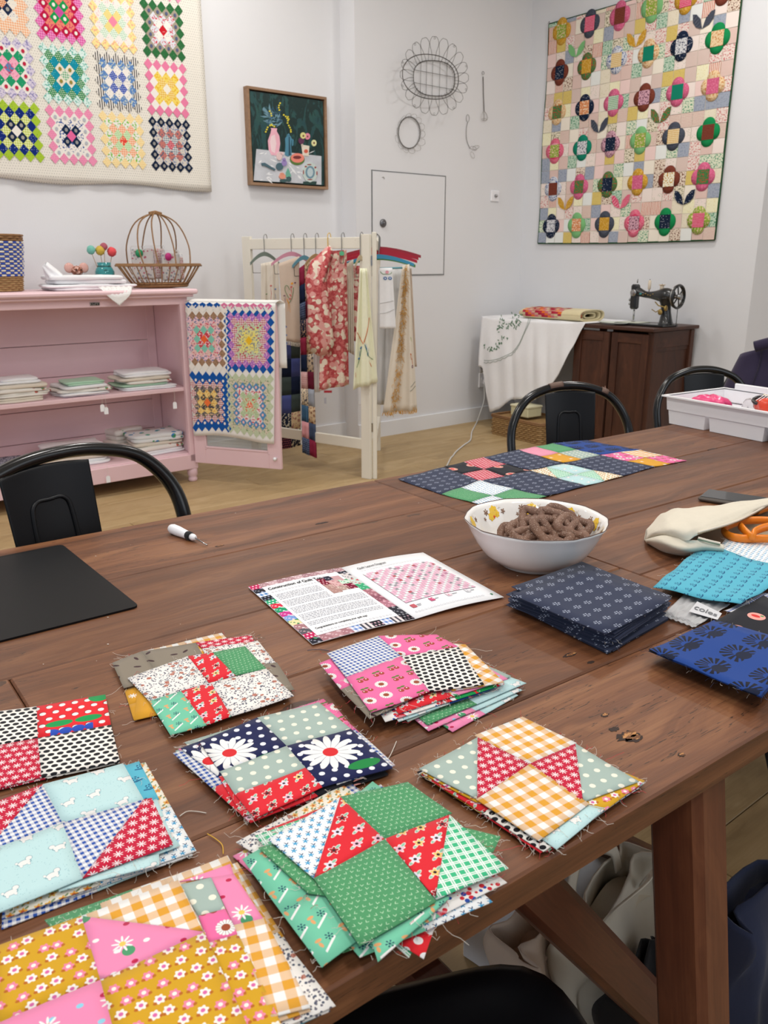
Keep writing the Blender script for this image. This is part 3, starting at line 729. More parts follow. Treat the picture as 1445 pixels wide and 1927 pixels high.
# S2: pink cherry / gingham / black dots stack
K = crop(440, 1020, 2.58)
c2 = K([(415, 590), (985, 470), (1215, 700), (640, 850)])
stack('the stack beside the booklet', [
 ('blue gingham, pink and black dot', [('blue gingham', K([(452, 540), (700, 455), (812, 552), (545, 655)])), ('pink cherry', K([(700, 455), (985, 450), (1090, 510), (812, 552)])), ('black dot', K([(812, 552), (1090, 510), (1215, 690), (950, 725)])), ('pink cherry', K([(545, 655), (812, 552), (950, 725), (665, 835)]))]),
 ('pink cherry and yellow gingham', [('pink cherry', K([(415, 588), (700, 470), (760, 600), (520, 715)])), ('yellow gingham', K([(900, 480), (1125, 500), (1312, 683), (1060, 720)])), ('taupe leaf', K([(520, 715), (760, 600), (900, 740), (660, 862)]))])],
 [(K([(640, 640), (1080, 520), (1330, 665), (800, 830)]), ('pink dot', 'yellow gingham', 'pink dot', 'red floral')), (K([(600, 650), (1060, 520), (1312, 690), (735, 872)]), ('pink cherry', 'red floral', 'cherry red dot', 'red white')),
  (K([(640, 660), (1050, 560), (1290, 700), (800, 870)]), ('blue sprig', 'blue gingham', 'blue cone daisy', 'pale blue dog')), (K([(650, 650), (1150, 560), (1345, 650), (845, 870)]), ('pink dot', 'mustard', 'sage dot', 'sage dot')),
  (K([(700, 680), (1150, 580), (1420, 685), (940, 885)]), ('pink dot', 'mustard', 'pale blue dog', 'green leaf')), (K([(690, 700), (1140, 610), (1400, 720), (945, 915)]), ('pink cherry', 'mustard', 'pale blue dog', 'pink dot')),
  (K([(760, 720), (1160, 640), (1380, 745), (1062, 922)]), ('pink dot', 'green leaf', 'pale blue dog', 'pink dot'))], dz=.0023, thr=38, curl=.004, thrm=(M_THR, M_THR_R))
# S3: navy daisy
K = crop(180, 1160, 2.491)
c3 = K([(400, 615), (1045, 405), (1390, 710), (745, 950)])
stack('the navy daisy stack', [
 ('navy daisy, sage and red', [('navy daisy', K([(485, 585), (757, 475), (895, 607), (582, 728)])), ('sage dot', K([(757, 475), (1045, 405), (1197, 525), (895, 607)])), ('navy daisy right', K([(895, 607), (1197, 525), (1392, 710), (1062, 800)])),
   ('sage dot', K([(582, 728), (895, 607), (985, 708), (652, 832)])), ('red floral', K([(652, 832), (985, 708), (1062, 800), (745, 950)]))]),
 ('navy and red daisy', [('navy daisy', K([(398, 618), (590, 545), (780, 690), (578, 752)])), ('pink cherry', K([(900, 470), (1110, 408), (1215, 528), (1010, 600)])), ('blue gingham', K([(1010, 600), (1215, 528), (1395, 700), (1130, 790)])), ('red floral', K([(578, 752), (780, 690), (960, 850), (690, 940)]))])],
 [(shift(c3, -14, 6, -2), ('blue gingham', 'blue gingham', 'black melon', 'red floral')), (shift(c3, 6, -8, 1), ('sage dot', 'pink cherry', 'blue gingham', 'blue sprig')), (shift(c3, -6, 7, 2), ('pink dot', 'sage dot', 'black melon', 'red star')),
  (shift(c3, -10, 4, -1), ('sage dot', 'pink dot', 'navy daisy', 'red floral'))], thr=36, thrm=(M_THR, M_THR_R))
# S4: green leaf / blue sprig / trellis, at the front
K = crop(420, 1440, 2.491)
c4 = K([(210, 355), (865, 80), (1335, 485), (640, 855)])
stack('the large green stack', [
 ('green, blue sprig, red and trellis', [('green leaf', K([(548, 150), (865, 80), (1072, 225), (757, 345)])), ('blue sprig', K([(208, 350), (548, 150), (425, 530)])), ('red floral', K([(548, 150), (757, 345), (425, 530)])),
   ('green leaf', K([(425, 530), (757, 345), (998, 635), (640, 855)])), ('red floral', K([(757, 345), (1060, 232), (994, 622)])), ('mint trellis', K([(1060, 232), (1337, 483), (994, 628)]))]),
 ('mint vine and green leaf', [('green leaf', K([(165, 390), (330, 350), (560, 620), (400, 600)])), ('mint vine', K([(640, 640), (960, 560), (1060, 620), (725, 922)])), ('green leaf', K([(1000, 260), (1300, 335), (1265, 405), (1100, 420)]))])],
 [(K([(90, 440), (640, 120), (1090, 480), (462, 945)]), ('mint vine', 'mint vine', 'mint vine', 'mint vine')), (K([(240, 470), (700, 75), (1330, 548), (700, 860)]), ('mint trellis', 'mint vine', 'red white', 'mint vine')),
  (K([(150, 330), (690, 130), (1262, 640), (640, 900)]), ('mint trellis', 'mint trellis', 'blue sprig', 'mint vine')), (K([(205, 300), (740, 90), (1070, 690), (560, 880)]), ('red floral', 'blue gingham', 'red big dot', 'green leaf')),
  (K([(60, 360), (560, 90), (1080, 500), (940, 905)]), ('brown ditsy', 'orange blossom', 'green leaf', 'red big dot')), (K([(190, 290), (600, 80), (1060, 560), (870, 900)]), ('blue cone daisy', 'blue gingham', 'mint vine', 'mint trellis')),
  (K([(45, 425), (500, 190), (1000, 560), (330, 690)]), ('pink dot', 'red daisy navy', 'mint vine', 'red daisy navy'))], dz=.0022, thr=42, curl=.004, thrm=(M_THR, M_THR_R))
# S5: yellow gingham, sage dot, red star
K = crop(760, 1320, 2.109)
c5 = K([(60, 270), (470, 60), (955, 315), (560, 585)])
stack('the right front stack', [
 ('yellow gingham, sage dot and red star', [('yellow gingham', K([(280, 135), (470, 60), (685, 165), (500, 248)])), ('sage dot', K([(60, 270), (292, 142), (290, 388)])), ('red star', K([(292, 142), (500, 248), (290, 388)])),
   ('red star', K([(500, 248), (680, 166), (712, 398)])), ('sage dot', K([(680, 166), (932, 318), (712, 398)])), ('yellow gingham', K([(500, 248), (735, 405), (535, 555), (286, 390)]))]),
 ('mustard flower and pale blue dog', [('mustard flower', K([(70, 285), (330, 200), (520, 400), (285, 400)])), ('mustard flower', K([(700, 210), (956, 315), (800, 432), (600, 380)])), ('pale blue dog', K([(600, 380), (800, 425), (606, 588), (460, 480)]))])],
 [(shift(c5, -2, 9, 0, .97), ('red floral', 'pink cherry', 'cherry red dot', 'black dot')), (shift(c5, -4, 11, 1, .97), ('mustard flower', 'mustard', 'blue sprig', 'red floral')), (shift(c5, 0, 6, -1), ('black dot', 'red floral', 'pale blue dog', 'red floral')), (shift(c5, -8, 5, 0, .98), ('black melon', 'mustard', 'pale blue dog', 'black dot'))], thr=46, thrm=(M_THR, M_THR_R))
# S6: black dots and cherry, far left
K = crop(0, 1280, 2.978)
stack('the black dot stack', [('black dot and cherry red', [('black dot', K([(-190, 205), (205, 145), (212, 325), (-190, 400)])), ('cherry red dot', K([(205, 145), (590, 80), (622, 250), (212, 325)])), ('black dot', K([(212, 325), (622, 250), (672, 458), (232, 545)])), ('red star', K([(-190, 400), (212, 325), (232, 545), (-160, 640)]))])],
 [(K([(-190, 215), (585, 85), (670, 462), (-160, 645)]), ('black dot', 'green leaf', 'black dot', 'red star')), (K([(-180, 225), (575, 90), (668, 464), (-150, 640)]), ('mustard', 'red floral', 'black dot', 'blue sprig'))], thr=10)
# S7: pale blue dogs, gingham and star
c7 = K([(-330, 760), (690, 465), (970, 922), (-80, 1330)])
stack('the pale blue stack', [
 ('pale blue dog, blue gingham and red star', [('red star', K([(-190, 745), (240, 585), (-85, 960)])), ('blue gingham', K([(240, 588), (350, 800), (-85, 960)])), ('pale blue dog', K([(240, 586), (690, 465), (805, 668), (350, 800)])),
   ('pale blue dog', K([(-85, 960), (350, 800), (462, 1108), (-60, 1325)])), ('blue gingham', K([(350, 800), (805, 668), (462, 1108)])), ('red star', K([(805, 668), (850, 660), (972, 924), (462, 1108)]))]),
 ('teal flower and pale blue dog', [('teal flower', K([(660, 490), (780, 455), (892, 668), (780, 690)])), ('pale blue dog', K([(600, 750), (880, 665), (985, 935), (700, 1040)])), ('pale blue dog', K([(300, 1090), (890, 965), (893, 1035), (330, 1180)]))])],
 [(K([(0, 700), (700, 470), (1010, 925), (-40, 1300)]), ('green leaf', 'teal flower', 'pale blue dog', 'green leaf')), (K([(60, 680), (815, 460), (1100, 955), (30, 1330)]), ('yellow gingham', 'orange blossom', 'blue sprig', 'orange blossom')),
  (K([(80, 690), (800, 470), (1080, 980), (10, 1340)]), ('yellow gingham', 'orange blossom', 'blue sprig', 'blue gingham')), (K([(60, 700), (770, 540), (1085, 965), (8, 1395)]), ('mustard', 'teal flower', 'pale blue dog', 'blue gingham'))], thr=26, dz=.002)
# S8: mustard flowers, bottom left
stack('the bottom left stack', [
 ('mustard flower, gingham and pink', [('mustard flower', K([(-40, 1500), (455, 1318), (562, 1680), (-30, 1930)])), ('yellow gingham', K([(455, 1318), (1000, 1120), (1145, 1412)])), ('pink dot', K([(455, 1318), (1145, 1412), (562, 1680)])),
   ('mustard flower', K([(562, 1680), (1145, 1412), (1420, 2010), (700, 2200)])), ('pink dot', K([(-30, 1930), (562, 1680), (700, 2200), (60, 2350)]))]),
 ('pink dot, sage and gingham', [('sage dot', K([(1005, 1145), (1182, 1103), (1262, 1280), (1112, 1322)])), ('pink dot', K([(1000, 1128), (1290, 1028), (1310, 1090), (1182, 1103)])), ('pink dot', K([(1182, 1103), (1310, 1085), (1480, 1340), (1310, 1370)])), ('pink cherry', K([(1112, 1322), (1262, 1280), (1335, 1420), (1165, 1470)])),
   ('mustard flower', K([(1165, 1470), (1335, 1420), (1650, 2080), (1430, 2120)])), ('yellow gingham', K([(1310, 1370), (1480, 1325), (1740, 1830), (1520, 1890)]))])],
 [(K([(560, 1250), (1275, 980), (1740, 1850), (900, 2150)]), ('yellow gingham', 'yellow gingham', 'yellow gingham', 'mustard flower')), (K([(250, 1345), (1230, 1000), (1880, 1820), (1000, 2200)]), ('green leaf', 'yellow gingham', 'brown ditsy', 'mustard flower')),
  (K([(300, 1400), (1330, 1020), (1850, 1850), (1000, 2200)]), ('green leaf', 'yellow gingham', 'brown ditsy', 'mustard flower')), (K([(500, 1400), (1300, 1100), (1780, 1880), (1000, 2250)]), ('mustard', 'pink dot', 'teal flower', 'pink dot'))], dz=.0022, thr=22)
# cut navy squares
K = crop(730, 800, 2.021)
nc = K([(470, 648), (735, 545), (1078, 665), (828, 800)])
for k in range(15):
    zt_ = T+.0014+k*.0021; top = k == 14
    c = nc if top else shift(K([(465, 660), (730, 560), (1070, 690), (850, 825)]), rb.uniform(-9, 7), rb.uniform(-3, 3), rb.uniform(-4, 4), 1.0)
    ps = [P(x, y, zt_ if top else T+.016) for x, y in c]; 
    c0 = sum(ps, Vector())/4; L0 = Vector((c0.x, c0.y, zt_)); ax = (ps[1]-ps[0]); ax.z = 0; ax.normalize()
    t = thing('fabric_square', 'navy outline flower square, %s in the thick navy pile' % (ORD[14-k] if 14-k < 3 else ('lowest' if k == 0 else 'in the middle layers')), 'fabric', L0, 0, 'navy squares in the pile')
    zf = (lambda zz, cc: (lambda p: zz+.0004*math.sin(p.x*60)*math.cos(p.y*50)+(.0035*max(0, (p-cc).length/.1-.45) if zz > T+.028 else 0)))(zt_, Vector((c0.x, c0.y, 0)))
    m = patch_mesh('navy outline', ps, L0, zf, ps[0], ax, 6 if top else 3, .0009); m.build('cloth', FM['navy outline'], t)
    frays(t, [(p.x, p.y) for p in ps], zf, L0, 14, (M_THR_N, M_THR), .008)
# laid out quilt section
K = crop(720, 800, 2.408)
row0 = [(70, 245), (278, 190), (455, 147), (615, 113), (770, 82), (925, 68)]
row1 = [(268, 312), (443, 254), (665, 206), (820, 173), (985, 136), (1165, 112)]
row2 = [(540, 385), (742, 324), (918, 275), (1088, 231), (1230, 188), (1378, 160)]
def lay(q, fabs, label, z=.0022, sd=0):
    K4 = K(q); block(label, four(K4, fabs) if isinstance(fabs, tuple) else [(fabs, K4)], T+z, 'laid out quilt section', .004, 5 if isinstance(fabs, tuple) else 9, 10, seed=sd, wob=.0012, name='quilt_section_piece')
G4 = lambda a, b: (a, b, a, b)
lay([row0[0], row0[1], row1[1], row1[0]], 'navy outline', 'navy outline flower square at the left corner of the laid out quilt section', sd=1)
lay([row0[1], row0[2], row1[2], row1[1]], ('black melon', 'red star', 'black melon', 'red star'), 'black melon print and red star block in the laid out quilt section', sd=2)
lay([row0[2], row0[3], row1[3], row1[2]], 'navy outline', 'navy outline flower square behind the black melon block in the laid out section', sd=3)
lay([row0[3], row0[4], row1[4], row1[3]], ('pink star', 'green leaf', 'sage dot', 'mustard'), 'sage dot, pink and green block in the back row of the laid out quilt section', sd=4)
lay([row0[4], row0[5], row1[5], row1[4]], 'blue cone daisy', 'blue cone daisy fabric square at the far end of the laid out quilt section', sd=5)
lay([row1[0], row1[1], row2[1], row2[0]], ('green leaf', 'blue sprig', 'green leaf', 'blue sprig'), 'green leaf and blue sprig four patch block behind the china bowl', sd=6)
lay([row1[1], row1[2], row2[2], row2[1]], 'navy outline', 'navy outline flower square in the middle of the laid out section', sd=7)
lay([row1[2], row1[3], row2[3], row2[2]], (('orange blossom', 'mint trellis', 0), 'pale blue dog', ('mint trellis', 'orange blossom', 0), 'pale blue dog'), 'pale blue and orange blossom block in the front row of the laid out quilt section', sd=8)
lay([row1[3], row1[4], row2[4], row2[3]], 'navy outline', 'navy outline flower square next to the pink cherry block of the laid out section', sd=9)
lay([row1[4], row1[5], row2[5], row2[4]], ('pink cherry', 'yellow gingham', 'pink cherry', 'mustard'), 'pink cherry and yellow gingham block at the right end of the laid out section', sd=10)
# cloth at the right edge
K = crop(1140, 880, 4.19)
def cloth_piece(label, fab, pts, z, curl=.003, n=9, sd=0, thr=16, wob=.0015, name='fabric_piece', thrm=(M_THR,)):
    return block(label, [(fab, K(pts))], z, 'fabric pieces at the right edge', curl, n, thr, seed=sd, wob=wob, name=name, thrm=thrm)
cloth_piece('white fabric with small blue sprigs beside the zip pouch', 'blue sprig', [(870, 640), (955, 558), (1420, 570), (1500, 850)], T+.012, sd=1)
cloth_piece('turquoise flower fabric piece at the right edge of the table', 'teal flower', [(372, 935), (755, 612), (1500, 820), (1060, 1085)], T+.014, .006, 12, 2, wob=.003)
cloth_piece('blue gingham square between the turquoise and black fabrics', 'blue gingham', [(940, 1130), (1200, 985), (1500, 1010), (1180, 1200)], T+.006, sd=3)
for k in range(3):
    cloth_piece('black melon print fabric square under the blue daisy squares, %s' % ORD[k], 'black melon', [(655+k*6, 1310-k*3), (1240, 1015), (1620, 1180), (1200, 1560)], T+.008-k*.002, .001, 6, 4, 8)
bc = [(335, 1440), (850, 1200), (1560, 1390), (1215, 1812)]
for k in range(6):
    cloth_piece('royal blue cone daisy fabric square, %s in the blue pile' % (ORD[k] if k < 5 else 'lowest'), 'blue cone daisy', [(a+(k % 3)*7, b+k*2) for a, b in bc], T+.0205-k*.0018, .0045 if k == 0 else .002, 9 if k == 0 else 5, 5, 12, thrm=(M_THR_N, M_THR))
# stray threads on the wood
def strand(px, label, mat, z=T+.0012):
    pts = spline([P(x, y, z) for x, y in px], 6); c = sum(pts, Vector())/len(pts); m = MB(); m.tube([p-c for p in pts], .0004, 5); o = m.build('loose_thread', mat); o.location = c; tag(o, label, 'thread', 'stray threads on the table')
strand([(390, 1569), (405, 1578), (418, 1590), (420, 1607)], 'short yellow thread lying on the wood left of the green block', thr('E0B040'))
strand([(338, 1536), (352, 1527), (370, 1527), (388, 1530)], 'white thread lying on the wood right of the pale blue blocks', M_THR)
strand([(578, 1224), (600, 1222), (625, 1226)], 'blue thread lying between the booklet and the tall stack', M_THR_N)
strand([(722, 1440), (735, 1420), (746, 1395)], 'white thread curling beyond the navy daisy block', M_THR)
# ---------------------------------------------------------------- pink cabinet (local x along the wall, local y towards the wall)
FC = P(375, 905, 0); FC.z = 0
def LC(x, y, z=0.0): return FC+MD*x+AWAY*y+Vector((0, 0, z))
WL = (LEFTP-FC).dot(AWAY)      # distance to the left wall
CL, CDp = 1.52, WL-.06
cab = thing('pink_cabinet', 'pale pink painted open cabinet with two shelves and its glass door open', 'cabinet', FC, MANG)
def part(nm, mat, *boxes, parent=cab, bev=.002):
    m = MB()
    for b in boxes: m.box(b[0], b[1], None, b[2] if len(b) > 2 else bev)
    return m.build(nm, mat, parent)
part('top', M_PINK, ((-CL/2+.0, CDp/2-.02, 1.045), (CL+.09, CDp+.06, .026), .008), ((-CL/2, CDp/2-.015, 1.025), (CL+.05, CDp+.03, .016), .004))
part('frieze', M_PINK, ((-CL/2, .012, .998), (CL, .024, .04)))
part('side_panel', M_PINK, ((-.012-.0, CDp/2+.01, .57), (.022, CDp-.02, .9)))
part('side_panel', M_PINK, ((-CL+.012, CDp/2+.01, .57), (.022, CDp-.02, .9)))
for x in (-.022, -CL+.022): part('stile', M_PINK, ((x, .012, .57), (.044, .026, .9)))
hs = [(.10, .26), (.26, .43), (.43, .60), (.60, .77), (.77, 1.02)]
for a, b in hs: part('back_board', M_PINK, ((-CL/2, CDp-.008, (a+b)/2), (CL-.03, .014, b-a-.003)))
part('back_stile', M_PINK, ((-.05, CDp-.018, .57), (.05, .008, .9)))
SH = [.535, .165]
for z in SH: part('shelf', M_PINK, ((-CL/2, CDp/2-.005+.012, z-.010), (CL-.046, CDp-.03, .020)))
part('plinth', M_PINK, ((-CL/2, .012, .118), (CL, .026, .082)), ((-CL/2, CDp/2, .09), (CL-.05, CDp-.03, .02)))
for x, y in ((-.024, .03), (-CL+.024, .03), (-.024, CDp-.03), (-CL+.024, CDp-.03)):
    m = MB(); m.lathe([(.022, 0), (.026, .008), (.024, .02), (.020, .026), (.028, .036), (.030, .085)], 16, (x, y, 0)); m.build('foot', M_PINK, cab)
s_ = (W(FC, MD, 178, 572)-FC).dot(MD)
m = MB(); m.box((s_, -.003, .995), (.05, .004, .016), None, .002); o = m.build('lock_plate', plain('lock_plate_metal', '8C8680', .4, metal=.6), cab)
m = MB()
for k in range(4): m.box((s_-.016+k*.011, -.006, .995+.002*math.sin(k*2)), (.006, .002, .008))
m.build('keyhole', M_INKD, cab)
# open door
a0 = LC(-.012, -.004, 0); b0 = P(531, 883, .113); b0.z = 0; DDR = (b0-a0).normalized(); DW = (b0-a0).length; DANG = math.atan2(DDR.y, DDR.x)
door = empty('door', (a0-FC), 0); door.parent = cab
la = FC+Vector((0, 0, 0)); dl = Matrix.Rotation(-MANG, 3, 'Z') @ (a0-FC); door.location = dl; door.rotation_euler = (0, 0, DANG-MANG)
tag(door, 'open cabinet door with a mesh glass pane')
z0, z1 = .113, .985
def dpart(nm, mat, *bx, bev=.002):
    m = MB()
    for b in bx: m.box(b[0], b[1], None, bev)
    return m.build(nm, mat, door)
dpart('door_frame', M_PINK, ((.035, 0, (z0+z1)/2), (.07, .022, z1-z0)), ((DW-.035, 0, (z0+z1)/2), (.07, .022, z1-z0)), ((DW/2, 0, z0+.045), (DW-.14, .022, .09)), ((DW/2, 0, z1-.035), (DW-.14, .022, .07)))
dpart('bead', M_PINK, ((.073, -.006, (z0+z1)/2), (.01, .016, z1-z0-.16)), ((DW-.073, -.006, (z0+z1)/2), (.01, .016, z1-z0-.16)), ((DW/2, -.006, z0+.094), (DW-.14, .016, .01)), ((DW/2, -.006, z1-.075), (DW-.14, .016, .01)))
m = MB(); m.box((DW/2, .004, (z0+z1)/2), (DW-.14, .003, z1-z0-.16)); m.build('glass_pane', M_MESHG, door)
m = MB()
for k in range(48):
    x = .08+k*(DW-.16)/47; m.beam((x, .0, z0+.10), (x, .0, z0+.36), .0006, .0006)
for k in range(14): z = z0+.10+k*.018; m.beam((.08, .0, z), (DW-.08, .0, z), .0006, .0006)
m.build('wire_mesh', plain('mesh_grey', '8F8A84', .5), door)
m = MB(); m.lathe([(.008, 0), (.006, .008), (.011, .018), (.0001, .026)], 12, (DW-.03, -.011, z0+.06), Matrix.Rotation(math.pi/2, 3, 'X')); m.build('door_knob', M_WHITEPL, door)
# ------------------------------------------------ granny square patchwork maths (shared by the quilts)
DOTP = 9
def granny(m, cx, cy, pitch, rings, pos, lift, clip=None, sx=1.0):
    n = len(rings)-1
    for i2 in range(-n, n+1):
        for j2 in range(-n, n+1):
            if (i2-j2) % 2: continue
            if (n % 2) != 0 and False: continue
            k = max(abs(i2), abs(j2)); A, B, pt = rings[k]; x, y = cx+i2*pitch/2*sx, cy+j2*pitch/2
            if clip and not clip(x, y): continue
            q = [(x-pitch/2*sx, y), (x, y-pitch/2), (x+pitch/2*sx, y), (x, y+pitch/2)]
            m.col = (lin(A), lin(B), 0 if pt == DOTP else pt); m.F([m.V(pos(*p, lift)) for p in q], q)
            if pt == DOTP:
                m.col = (lin(B), lin(B), 0); pl_ = [(x+pitch*.17*sx*math.cos(t*math.pi/4), y+pitch*.17*math.sin(t*math.pi/4)) for t in range(8)]
                m.F([m.V(pos(*p, lift*1.5)) for p in pl_], pl_)
Wc = 'EFEAE2'
GR = {
 'r0c0': [('D88A58', Wc, 1), ('1F2D4C', 'A8A49C', 9), ('EDE6DA', '2B63B0', 5), ('F3E6D6', 'F0A46A', 2), ('F3E6D6', 'F0A46A', 2)],
 'r0c1': [('C84FA0', Wc, 0), ('169B50', Wc, 9), ('E98A70', 'D23E6E', 3), ('C01445', Wc, 9), ('D63E9A', 'EFA5D0', 2)],
 'r0c2': [('F28AA6', Wc, 0), ('EBD98C', Wc, 0), ('EAF2E4', '3FAE7A', 1), (Wc, 'E87FA0', 5), ('F4E39A', 'F0B090', 3)],
 'r0c3': [('C8202E', Wc, 5), (Wc, '8B8FA0', 5), ('D8DCE2', 'CF3448', 3), ('A39A88', '5A6080', 9), ('2F6B3E', '5E8F60', 5)],
 'r1c0': [('5C86B4', 'C8435A', 3), ('F3B0C4', 'E886A8', 3), ('239A6A', Wc, 5), (Wc, 'C22848', 9), ('D8CFE0', '8C86B8', 3)],
 'r1c1': [(Wc, '47A86A', 2), ('EDE4D0', '96883C', 9), ('148FA6', '5CC0D0', 5), ('1D8A4C', Wc, 1), ('DDF0EA', '62B6A6', 3)],
 'r1c2': [(Wc, '5A7A88', 1), ('1440A8', 'E0E8F4', 1), (Wc, '6A7A98', 5), ('5C86C0', 'C8CEC0', 3), (Wc, '101014', 4)],
 'r1c3': [('F3EBDC', 'D8D8B0', 5), ('F4E2A0', 'E6AE22', 2), ('F2D86A', 'E6AE22', 3), (Wc, Wc, 0), ('E780A4', Wc, 0)],
 'r2c0': [(Wc, Wc, 0), ('14264A', 'A8A49C', 9), ('EEF0C0', 'B8C93C', 2), ('0F2A78', 'B0C0E0', 5), ('A9C93A', '6E9A28', 5)],
 'r2c1': [('E86AA0', Wc, 0), ('142A4C', '9A9A98', 9), (Wc, '3F5CA0', 3), (Wc, 'B8BCC4', 9), ('F09CBC', 'E06A98', 1)],
 'r2c2': [('E84A3C', 'F0C8A0', 3), ('D5EAC0', '66B05A', 1), ('F6DCC8', 'F0955A', 2), (Wc, '7BC23E', 3), ('F8E6B0', 'F0B860', 1)],
 'r2c3': [('C8304A', 'F0D8D8', 1), (Wc, '4E7088', 2), ('C87A70', '5A6478', 3), ('D8CFC2', '7C8CB0', 3), ('15243F', '9A9690', 9)],
}
def cloth_grid(m, pos, x0, x1, y0, y1, nx, ny, col, lift=0.0):
    m.col = col; m.grid(lambda u, v: pos(x0+(x1-x0)*u, y0+(y1-y0)*v, lift), nx, ny, lambda u, v: (x0+(x1-x0)*u, y0+(y1-y0)*v))
# quilt draped over the open door
def doorpos(x, z, lift):     # x from hinge, z height
    y = -.020-lift-.004*math.sin(x*31)*(1.02-z)-.006*math.sin(x*14+1)*(1-z)
    p = Matrix.Rotation(DANG, 3, 'Z') @ Vector((x*(1-.10*(.99-z)), y, 0)); return a0+p+Vector((0, 0, z+.012*math.sin(x*9)*(z < .4)))-Vector(dq_loc)
dq_loc = tuple(a0+Vector((0, 0, .5)))
dq = thing('draped_quilt', 'bright diamond patchwork quilt folded over the open pink cabinet door', 'quilt', dq_loc)
xr = DW+.006; xl = .012; zb_ = .268; ztp = .992
m = MB(); m.smooth = True; cloth_grid(m, doorpos, xl, xr, zb_, ztp, 24, 30, (lin('EFEDE8'), lin('EFEDE8'), 0))
m.build('cloth', M_QUILT, dq, solid=.004)
BLU = ('1857A8', Wc, 0)
DB = [((.385, .80), [('F0C030', Wc, 0), ('F2E27A', '8A9098', 3), ('E8E090', '8090A0', 3), ('C8D4B8', 'C83048', 3), ('F0E8E8', 'C03050', 2), ('B070C0', 'E8B0D8', 3), BLU]),
      ((.115, .80), [('F06A3A', Wc, 0), ('D04050', 'F0E0E0', 3), ('86C8B4', 'B0D8C8', 5), ('E8C8C0', 'D86078', 3), ('F0C8D0', '6F7FA0', 3), ('A8856A', '8E6E54', 3), (Wc, Wc, 0)]),
      ((.115, .46), [('F07A40', Wc, 0), ('4A4A50', 'E8C070', 3), ('F0D48A', 'E0A850', 3), ('5A5A60', 'D8B890', 3), ('F4F0EC', 'B02838', 2), (BLU[0], Wc, 9), BLU]),
      ((.385, .46), [('F06A3A', 'F0E0D0', 3), ('CBDCB4', 'E06040', 3), ('B8CCA0', 'D0DEC0', 3), ('E8E4E0', 'D85060', 3), ('5C92C0', 'F0C0C0', 9), ('D8CDB8', '88A078', 3), ('C4CFAE', 'DCE2CC', 5)])]
for (cx, cz), rg in DB:
    m = MB(); granny(m, cx, cz, .0485, rg, doorpos, .0035, lambda x, y: xl < x < xr and zb_ < y < ztp, sx=.88); m.build('patchwork_square', M_QUILT, dq)
m = MB()
for k in range(13):
    x = xl+.02+k*.0425
    if x > xr-.01: break
    for z, c_ in ((ztp-.012, 'E47CA8' if x > .24 else '1857A8'), (ztp-.034, Wc)):
        q = [(x-.021, z), (x, z-.021), (x+.021, z), (x, z+.021)]; m.col = (lin(c_), lin(c_), 0); m.F([m.V(doorpos(p[0], min(p[1], ztp), .0045)) for p in q], q)
m.build('border_diamonds', M_QUILT, dq)
m = MB(); m.smooth = True
def backpos(x, z, lift): return a0+Matrix.Rotation(DANG, 3, 'Z') @ Vector((x, .022+lift+.004*math.sin(x*30), 0))+Vector((0, 0, z))-Vector(dq_loc)
cloth_grid(m, backpos, .1, xr+.035, .66, ztp, 12, 10, (lin('EFEDE8'), lin('EFEDE8'), 0))
m.col = (lin('EFEDE8'), lin('EFEDE8'), 0); m.grid(lambda u, v: doorpos(xl, ztp, 0).lerp(doorpos(xr, ztp, 0), u).lerp(backpos(.1, ztp, 0).lerp(backpos(xr+.035, ztp, 0), u), v)+Vector((0, 0, .014*math.sin(v*math.pi))), 12, 6)
m.build('back_flap', M_QUILT, dq, solid=.003)
m = MB(); granny(m, xr+.02, .83, .0425, [BLU, (Wc, Wc, 0), BLU, BLU], lambda x, z, l: backpos(x, z, l)+RD*.0, -.047 if False else .003, lambda x, y: x < xr+.03); m.build('patchwork_square', M_QUILT, dq)
# ------------------------------------------------ folded linens
def folded(label, loc, w, d, h, layers, mat, rz=0, parent=None, group='folded linens', cat='linen', sag=.006, seed=0, edge=None):
    t = thing('folded_linen', label, cat, loc, rz, group); r = random.Random(seed)
    for k in range(layers):
        z0_, z1_ = h*k/layers, h*(k+1)/layers; hh_ = (z1_-z0_); m = MB(); m.smooth = True; dx, dy = r.uniform(-.01, .01), r.uniform(-.008, .008); ww, dd = w*r.uniform(.94, 1.12), d*r.uniform(.94, 1.1)
        n = 40; prof = []; w_k, d_k = 1.14, 1.12
        for q in range(n):     # rounded slab ring profile
            a = 2*math.pi*q/n; c_, s__ = math.cos(a), math.sin(a); e = (abs(c_)**9+abs(s__)**9)**(-1/9)*(1+.045*math.sin(a*3+seed+k)+.022*math.sin(a*7+seed*2+k)); prof.append((c_*e, s__*e))
        lv = [(.0, 0), (.96, 0), (.993, .22), (1.0, .5), (.993, .78), (.96, 1.0), (.45, 1.06), (.0, 1.03)]
        rings = []
        for s__, t_ in lv:
            ring = []
            for c_, e_ in prof:
                x, y = c_*ww/2*s__, e_*dd/2*s__; z = z0_+hh_*t_*.98+(math.sin(x*19+seed)*math.cos(y*23+seed)*.0030+math.sin(x*47+y*30+seed)*.0010)*(t_ > .7)*(.4+.6*(k == layers-1))
                if abs(x) > ww*.3: z -= sag*((abs(x)/ww*2-.6)**2)*t_
                ring.append(m.V((x+dx, y+dy, max(0.0003, z))))
            rings.append(ring)
        for i in range(len(rings)-1):
            for q in range(n): m.F([rings[i][q], rings[i][(q+1) % n], rings[i+1][(q+1) % n], rings[i+1][q]])
        m.build('fold', mat if not edge or k else edge, t)
    return t
